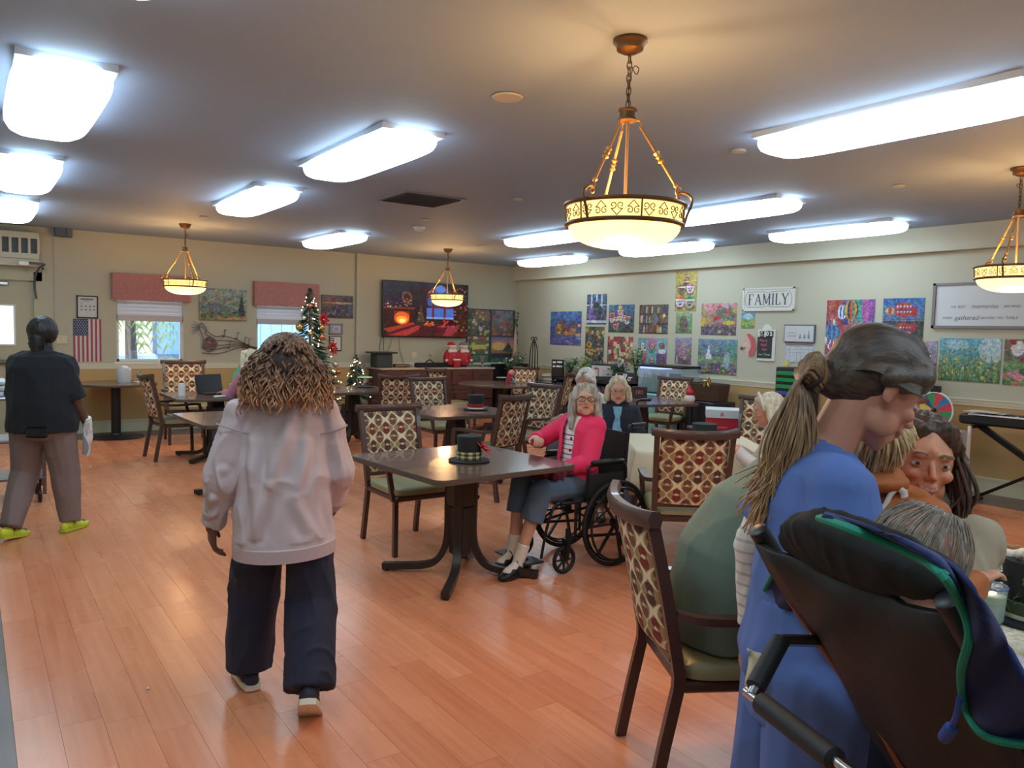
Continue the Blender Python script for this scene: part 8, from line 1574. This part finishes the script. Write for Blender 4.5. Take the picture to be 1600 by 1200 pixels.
# ---- wicker basket on black cabinet with gold bow
bcab = thing('black_cabinet', 'plain black cabinet under the wicker basket', 'cabinet', (8.52, 7.28, 0)); MB().box((0, 0, .35), (.46, .62, .70), bev=.01).build('body', m_bk, bcab); MB().box((-.235, 0, .35), (.012, .58, .62)).build('door', m_bk, bcab, 0)
wk = thing('wicker_basket', 'dark woven wicker basket with a gold bow', 'basket', (8.52, 7.28, .705)); mb = MB(); L_ = []
for j in range(15):
    z = .012+.016*j; s = 1+.10*j/14; ring_ = [];
    for k in range(44):
        a = 6.283*k/44; e = .5; c, sn = math.cos(a), math.sin(a); rr_ = 1+(.012 if (k+j) % 2 else -.012); ring_.append((.17*s*rr_*(abs(c)**e)*(1 if c > 0 else -1), .26*s*rr_*(abs(sn)**e)*(1 if sn > 0 else -1), z))
    MB().tube(ring_, .0085, 5, closed=True).build('weave', mat('wicker_dark', (84, 58, 44), .6, noise_=.3, nscale=60), wk)
MB().box((0, 0, .01), (.28, .44, .015)).build('base', mat('wicker_dark'), wk, 0)
bw = thing('gold_bow', 'shiny gold ribbon bow on the rim of the wicker basket', 'bow', (8.33, 7.12, .975)); [MB().tube(catmull([(0, 0, 0), (-.02, .05*math.cos(a), .05*math.sin(a)+.01), (-.03, .09*math.cos(a), .07*math.sin(a)), (-.01, .06*math.cos(a+.5), .04*math.sin(a+.5)), (0, 0, 0)], 4), .012, 6, flat=.35).build('loop', m_gold, bw) for a in np.linspace(0, 5.2, 6)]
# ---- red and white carton on dark cart
dk = thing('dark_cart', 'dark purple topped cart carrying the red and white carton', 'cart', (6.75, 5.45, 0), -.35); MB().box((0, 0, .58), (.62, .80, .04), bev=.012).build('top', mat('cart_plum', (46, 34, 50), .4), dk); [MB().cone((a*.27, b*.36, 0), (a*.27, b*.36, .57), .018, n=8).build('leg', m_black, dk) for a in (-1, 1) for b in (-1, 1)]; MB().box((0, 0, .2), (.58, .76, .03)).build('shelf', mat('cart_plum'), dk, 0)
cx_ = thing('carton', 'red cardboard carton with a white lid', 'box', (6.78, 5.5, .602), math.radians(-48)); MB().box((0, 0, .075), (.46, .34, .15)).build('base', mat('carton_red', (186, 30, 50), .5), cx_, 0); MB().box((0, 0, .175), (.475, .355, .09), bev=.003).build('lid', mat('carton_white', (206, 212, 214), .5), cx_); MB().box((.14, -.1715, .04), (.06, .002, .05)).build('label_patch', mat('carton_white'), cx_, 0); MB().prism([(-.02, -.02), (.02, -.02), (.015, .01), (0, .03), (-.015, .01)], 0, .001, M=Matrix(((1, 0, 0), (0, 0, -1), (0, 1, 0))), o=(-.07, -.178, .172)).build('printed_mark', mat('carton_pink', (214, 120, 130), .5), cx_, 0); MB().box((-.07, -.1705, .03), (.12, .002, .012)).build('printed_line', mat('carton_pink'), cx_, 0)
# ---- sorter with green and blue trays, white drawer tower, prize wheel
so = thing('letter_sorter', 'black sorter rack with green trays above blue ones against the long wall', 'organizer', (8.66, 5.95, 0)); MB().box((0, 0, .62), (.36, .40, 1.24), bev=.01).build('body', m_bk, so)
for k in range(8): MB().box((-.185, 0, 1.16-.085*k), (.03, .36, .055), bev=.010).build('tray', mat('tray_green', (20, 130, 70), .4) if k < 3 else mat('tray_blue', (50, 76, 150), .4), so); 
sf = thing('star_pick', 'small yellow star standing on the letter sorter', 'ornament', (8.6, 6.08, 1.24)); MB().prism([(.05*(1 if k % 2 else .45)*math.cos(6.283*k/10), .05*(1 if k % 2 else .45)*math.sin(6.283*k/10)) for k in range(10)], -.008, .008, M=Matrix(((0, 0, 1), (1, 0, 0), (0, 1, 0))), o=(0, 0, .045)).build('star', mat('star_yellow', (220, 206, 80), .5), sf, 0)
dh = thing('doll_house', 'white toy house shelf with a pink window behind the looking down woman', 'shelf', (8.60, 4.50, 0)); m_dh = mat('house_white', (214, 216, 222), .5)
MB().box((0, 0, .5), (.34, .36, 1.0)).build('body', m_dh, dh, 0); MB().box((0, 0, 1.19), (.26, .26, .34)).build('upper_storey', mat('house_cream', (206, 204, 196), .5), dh, 0); MB().box((0, 0, 1.02), (.38, .42, .035)).build('ledge', m_dh, dh, 0); MB().box((0, 0, 1.37), (.34, .36, .03)).build('ledge', m_dh, dh, 0); MB().box((-.175, 0, .86), (.01, .17, .12)).build('window', mat('window_pink', (196, 70, 110), .5), dh, 0); MB().box((-.135, 0, 1.2), (.01, .14, .18)).build('window', mat('window_grey', (120, 130, 150), .4), dh, 0); [MB().box((-.178, y, .86), (.012, .02, .16)).build('window_trim', m_dh, dh, 0) for y in (-.1, .1)]
pw = thing('prize_wheel', 'round multicoloured prize wheel with a white rim', 'prize wheel', (8.42, 4.10, 0)); cw_ = [(200, 60, 70), (50, 120, 170), (210, 60, 70), (60, 140, 90), (60, 60, 130), (210, 190, 80), (190, 70, 110), (50, 130, 120)]
W0 = Matrix(((0, 0, -1), (-1, 0, 0), (0, 1, 0)))
for k in range(12):
    a0, a1 = 6.283*k/12, 6.283*(k+1)/12; MB().prism([(0, 0)]+[(.185*math.cos(a0+(a1-a0)*i/4), .185*math.sin(a0+(a1-a0)*i/4)) for i in range(5)], 0, .014, M=W0, o=(0, 0, .88)).build('segment', mat('wheel_%d' % (k % 8), cw_[k % 8], .5), pw, 0)
MB().tube([W0 @ V((.19*math.cos(t), .19*math.sin(t), .007))+V((0, 0, .88)) for t in [6.283*i/40 for i in range(40)]], .010, 8, closed=True).build('rim', m_white, pw); MB().box((-.0, 0, 1.10), (.03, .10, .08)).build('pointer', m_black, pw, 0); MB().cone((.03, 0, 0), (.03, 0, 1.08), .02, n=10).build('post', m_white, pw); MB().cone((.03, 0, 0), (.03, 0, .03), .16, .14, 24).build('base', m_black, pw); MB().ell((-.02, 0, .88), .025).build('hub', m_black, pw)
dw = thing('drawer_tower', 'translucent white drawer tower behind the long haired woman', 'drawers', (7.75, 3.72, 0)); [MB().box((0, 0, .10+.19*k), (.34, .38, .17), bev=.012).build('drawer', mat('drawer_clear', (190, 194, 198), .3, alpha=.85), dw) for k in range(4)]; [MB().box((a*.18, b*.2, .4), (.025, .025, .8)).build('upright', m_white, dw, 0) for a in (-1, 1) for b in (-1, 1)]
# ---- keyboard on X stand
kb = thing('electronic_keyboard', 'long black electronic keyboard with white keys on a crossed stand', 'keyboard', (8.22, 2.98, .80), 0); K = lambda a, b, m, n, par=kb: MB().box2(a, b).build(n, m, par, 0)
MB().box((0, 0, .055), (.34, 1.42, .10), bev=.02).build('body', m_black, kb); K((-.165, -.62, .10), (-.04, .62, .112), mat('key_white'), 'white_keys'); K((.0, -.66, .104), (.15, .66, .115), mat('panel_grey', (70, 72, 78), .4), 'control_panel')
m_bkk = m_black
for k in range(36):
    if k % 7 in (2, 6): continue
    K((-.115, -.60+k*.0345+.012, .112), (-.04, -.60+k*.0345+.026, .12), m_bkk, 'black_key')
xs = thing('keyboard_stand', 'black crossed stand under the electronic keyboard', 'stand', (8.22, 2.98, 0)); 
MB().bar((0, .58, .79), (0, -.62, .04), .05, .06, up=(1, 0, 0)).build('cross_bar', m_tube, xs, 0); MB().bar((.04, -.58, .79), (.04, .62, .04), .03, .03, up=(1, 0, 0)).build('cross_bar', m_tube, xs, 0); [MB().bar((-.18, y, z), (.2, y, z), .03, .03).build('cross_foot' if z < .1 else 'top_rest', m_tube, xs, 0) for y, z in ((.60, .03), (-.60, .03), (.57, .785), (-.57, .785))]; MB().cone((-.03, 0, .42), (.08, 0, .42), .03, n=14).build('pivot', m_tube, xs)
for i, (dy, rz, lb) in enumerate(((.0, .2, 'lower white sheet lying on the left end of the keyboard'), (.05, -.1, 'upper white sheet lying on the left end of the keyboard'))): tag(MB().sheet([[(.22*a/4-.11, .30*b/5-.15, .003*math.sin(a+b)) for b in range(6)] for a in range(5)], .002).build('paper_sheet', mat('paper_white'), None, 60, (8.16, 3.45+dy, .925+.006*i), rz), lb, 'paper', 'sheets on the keyboard')
ch = thing('wall_socket_plate', 'pale socket plate on the wall above the credenza', 'socket', (6.62, ROOM_D, 1.14)); MB().box((0, -.004, 0), (.12, .008, .12), bev=.003).build('plate', mat('plate_ivory'), ch); MB().box((0, -.01, .02), (.03, .006, .03)).build('outlet', m_trim, ch, 0)
# ---- things on the near table at the right edge
TZ = .742
def tpt(px, py, z=TZ): r = ray(px, py); return V((0, 0, CAMH))+r*((z-CAMH)/r.z)
c = tpt(1545, 972); gl = thing('candle_glass', 'clear glass jar with a pale green candle at the right edge', 'candle', (c.x, c.y, TZ)); MB().lathe([(0, 0), (.036, 0), (.040, .01), (.046, .115), (.043, .115), (.038, .012), (0, .008)], n=32, cap=False).build('glass', mat('jar_glass', (190, 205, 225), .05, alpha=.3, trans=.3), gl); MB().lathe([(0, .009), (.037, .01), (.042, .088), (.0, .086)], n=32, cap=False).build('wax', mat('wax_green', (170, 190, 150), .5, sss=.2), gl); MB().lathe([(.046, .112), (.048, .115), (.045, .119), (.043, .115)], n=32, cap=False).build('rim', mat('jar_rim', (120, 130, 170), .1), gl); MB().ell((.01, 0, .09), (.018, .012, .004), None, 10, 6).build('flame_spot', mat('flame', (255, 230, 180), .4, emit=(1, .8, .5), es=3), gl)
def cup(px, py, lb, r=.045, h=.065): c = tpt(px, py); o = thing('foam_bowl', lb, 'bowl', (c.x, c.y, TZ)); MB().lathe([(0, 0), (r*.7, 0), (r, h), (r*1.06, h), (r*1.04, h+.006), (r*.92, h), (r*.65, .006), (0, .006)], n=28, cap=False).build('bowl', m_foam, o); return o
o = cup(1541, 893, 'white foam bowl with a spoon on the table at the right edge', .062, .075); MB().bar((.0, .0, .04), (.045, .03, .13), .012, .003).build('spoon', mat('spoon_dark', (110, 90, 70), .4), o, 0)
c = tpt(1506, 880); o = thing('wrapped_sweets', 'clear cellophane bag of striped sweets behind the head of the seated man', 'bag', (c.x, c.y, TZ)); mb = MB(); [mb.ell((rs.gauss(0, .02), rs.gauss(0, .02), .04+.02*rs.random()), .022, None, 8, 6) for _ in range(6)]; me = blob(mb, .007, 1, .004, 50, name='sweets'); me.materials.append(mat('sweets', (226, 190, 186), .4, noise_=.35, nscale=40)); link('sweets', me, o, 180)
for k in range(14): a = rs.uniform(0, 6.28); MB().add([(0, 0, .07), (.05*math.cos(a), .05*math.sin(a), .12+.05*rs.random()), (.05*math.cos(a+.5), .05*math.sin(a+.5), .12+.04*rs.random())], [(0, 1, 2)]).build('cellophane_tip', mat('cellophane', (226, 214, 226), .15, alpha=.6), o, 0)
MB().lathe([(.03, 0), (.05, .03), (.045, .07), (.012, .085)], n=18, cap=False).build('cellophane', mat('cellophane'), o)
c = tpt(1612, 968); hp2 = top_hat((c.x, c.y, TZ), 'black top hat wrapped in evergreen at the right edge', rr=.085, hh=.19, brim=.14, band=mat('band_moss', (70, 84, 60), .7)); mb = MB()
for i in range(220): a = rs.uniform(0, 6.28); z = rs.uniform(.02, .15); p_ = V((.09*math.cos(a), .09*math.sin(a), z)); d = V((math.cos(a+1.2), math.sin(a+1.2), rs.gauss(.2, .5))).normalized()*.05; w = d.orthogonal().normalized()*.004; mb.add([p_-w, p_+w, p_+d], [(0, 1, 2)])
stuff(mb.build('evergreen_wrap', mat('evergreen', (70, 92, 56), .6), hp2, 0)); [MB().ell((-.03-.02*k, .06-.03*k, .195+.012*k), .014, None, 8, 6).build('white_bloom', mat('figure_white'), hp2) for k in range(4)]
c = tpt(1566, 905); o = thing('fir_sprig', 'green fir sprig lying on the cloth beside the candle', 'sprig', (c.x, c.y, TZ+.005), 2.4); mb = MB(); mb.tube([(-.08, 0, .005), (.08, 0, .012)], .003, 5); [mb.tube([(-.07+.01*k, 0, .008), (-.05+.01*k, s*.035, .012)], .0018, 4) for k in range(15) for s in (-1, 1)]; mb.build('needles', mat('evergreen'), o)
for px, py, lb, s_ in ((1560, 868, 'brown cookie pieces on the cloth near the foam bowl', 1), (1590, 1015, 'crumpled clear wrap on the cloth before the candle', 0)):
    c = tpt(px, py)
    if s_: o = thing('cookies', lb, 'food', (c.x, c.y, TZ)); [MB().box((rs.gauss(0, .04), rs.gauss(0, .04), .01+.008*k), (.05, .035, .014), rz=k, bev=.004).build('piece', mat('cookie', (150, 104, 64), .8), o) for k in range(5)]
    else: o = thing('plastic_wrap', lb, 'wrap', (c.x, c.y, TZ)); mb = MB(); [mb.ell((rs.gauss(0, .04), rs.gauss(0, .04), .02), (.05, .04, .02), None, 10, 8) for _ in range(6)]; me = blob(mb, .007, 1, .008, 40, name='wrap'); me.materials.append(mat('wrap_clear', (230, 222, 206), .1, alpha=.45)); link('wrap', me, o, 180)
c = tpt(1555, 938); 
# ---- service cart at the left edge
sc_ = thing('service_cart', 'steel service cart with white trays beyond the person in the black tee', 'cart', (.16, 8.1, 0)); m_st = mat('cart_steel', (150, 150, 156), .35, metal=.5)
for z in (.22, .55, .92): MB().box((0, 0, z), (.76, .46, .03), bev=.01).build('shelf', m_st, sc_)
for a in (-1, 1):
    for b in (-1, 1): MB().box((a*.365, b*.215, .5), (.028, .028, .86)).build('upright', mat('cart_brown', (110, 90, 84), .4), sc_, 0); MB().tube([V((a*.33, b*.2+.045*math.cos(t), .05+.045*math.sin(t))) for t in [6.283*i/16 for i in range(16)]], .014, 6, closed=True).build('caster', m_black, sc_); MB().cone((a*.33, b*.2, .06), (a*.33, b*.2, .2), .01, n=8).build('caster_stem', m_tube, sc_)
for i, (x, z, lb) in enumerate(((-.1, .936, 'lowest white tray on top of the service cart'), (-.1, .985, 'white tray resting on another on the service cart'), (-.12, 1.034, 'topmost white tray on the service cart'))): o = thing('tray', lb, 'tray', (.16+x, 8.1, z), group='white trays on the service cart'); MB().box((0, 0, .022), (.44, .34, .044), bev=.012).build('body', mat('tray_white', (206, 208, 210), .5), o)
for x, y, lb in ((.86, 9.35, 'tiny white crumb on the floor near the round table base'), (.44, 3.43, 'tiny crumb on the floor left of the walking woman')): tag(MB().box((0, 0, .004), (.035 if y > 5 else .012, .014, .006), bev=.002).build('crumb', m_foam, None, 0, (x, y, 0)), lb, 'crumb')
c = V((0, 0, CAMH))+ray(231, 1077)*1; t_ = CAMH/(-ray(231, 1077).z); c = V((0, 0, CAMH))+ray(231, 1077)*t_; bpy.data.objects['crumb.001'].location = (c.x, c.y, 0); t_ = CAMH/(-ray(141, 729).z); c = V((0, 0, CAMH))+ray(141, 729)*t_; bpy.data.objects['crumb'].location = (c.x, c.y, 0)
for x, y, z, lb in ((8.78, 9.95, 2.62, 'l'),): pass
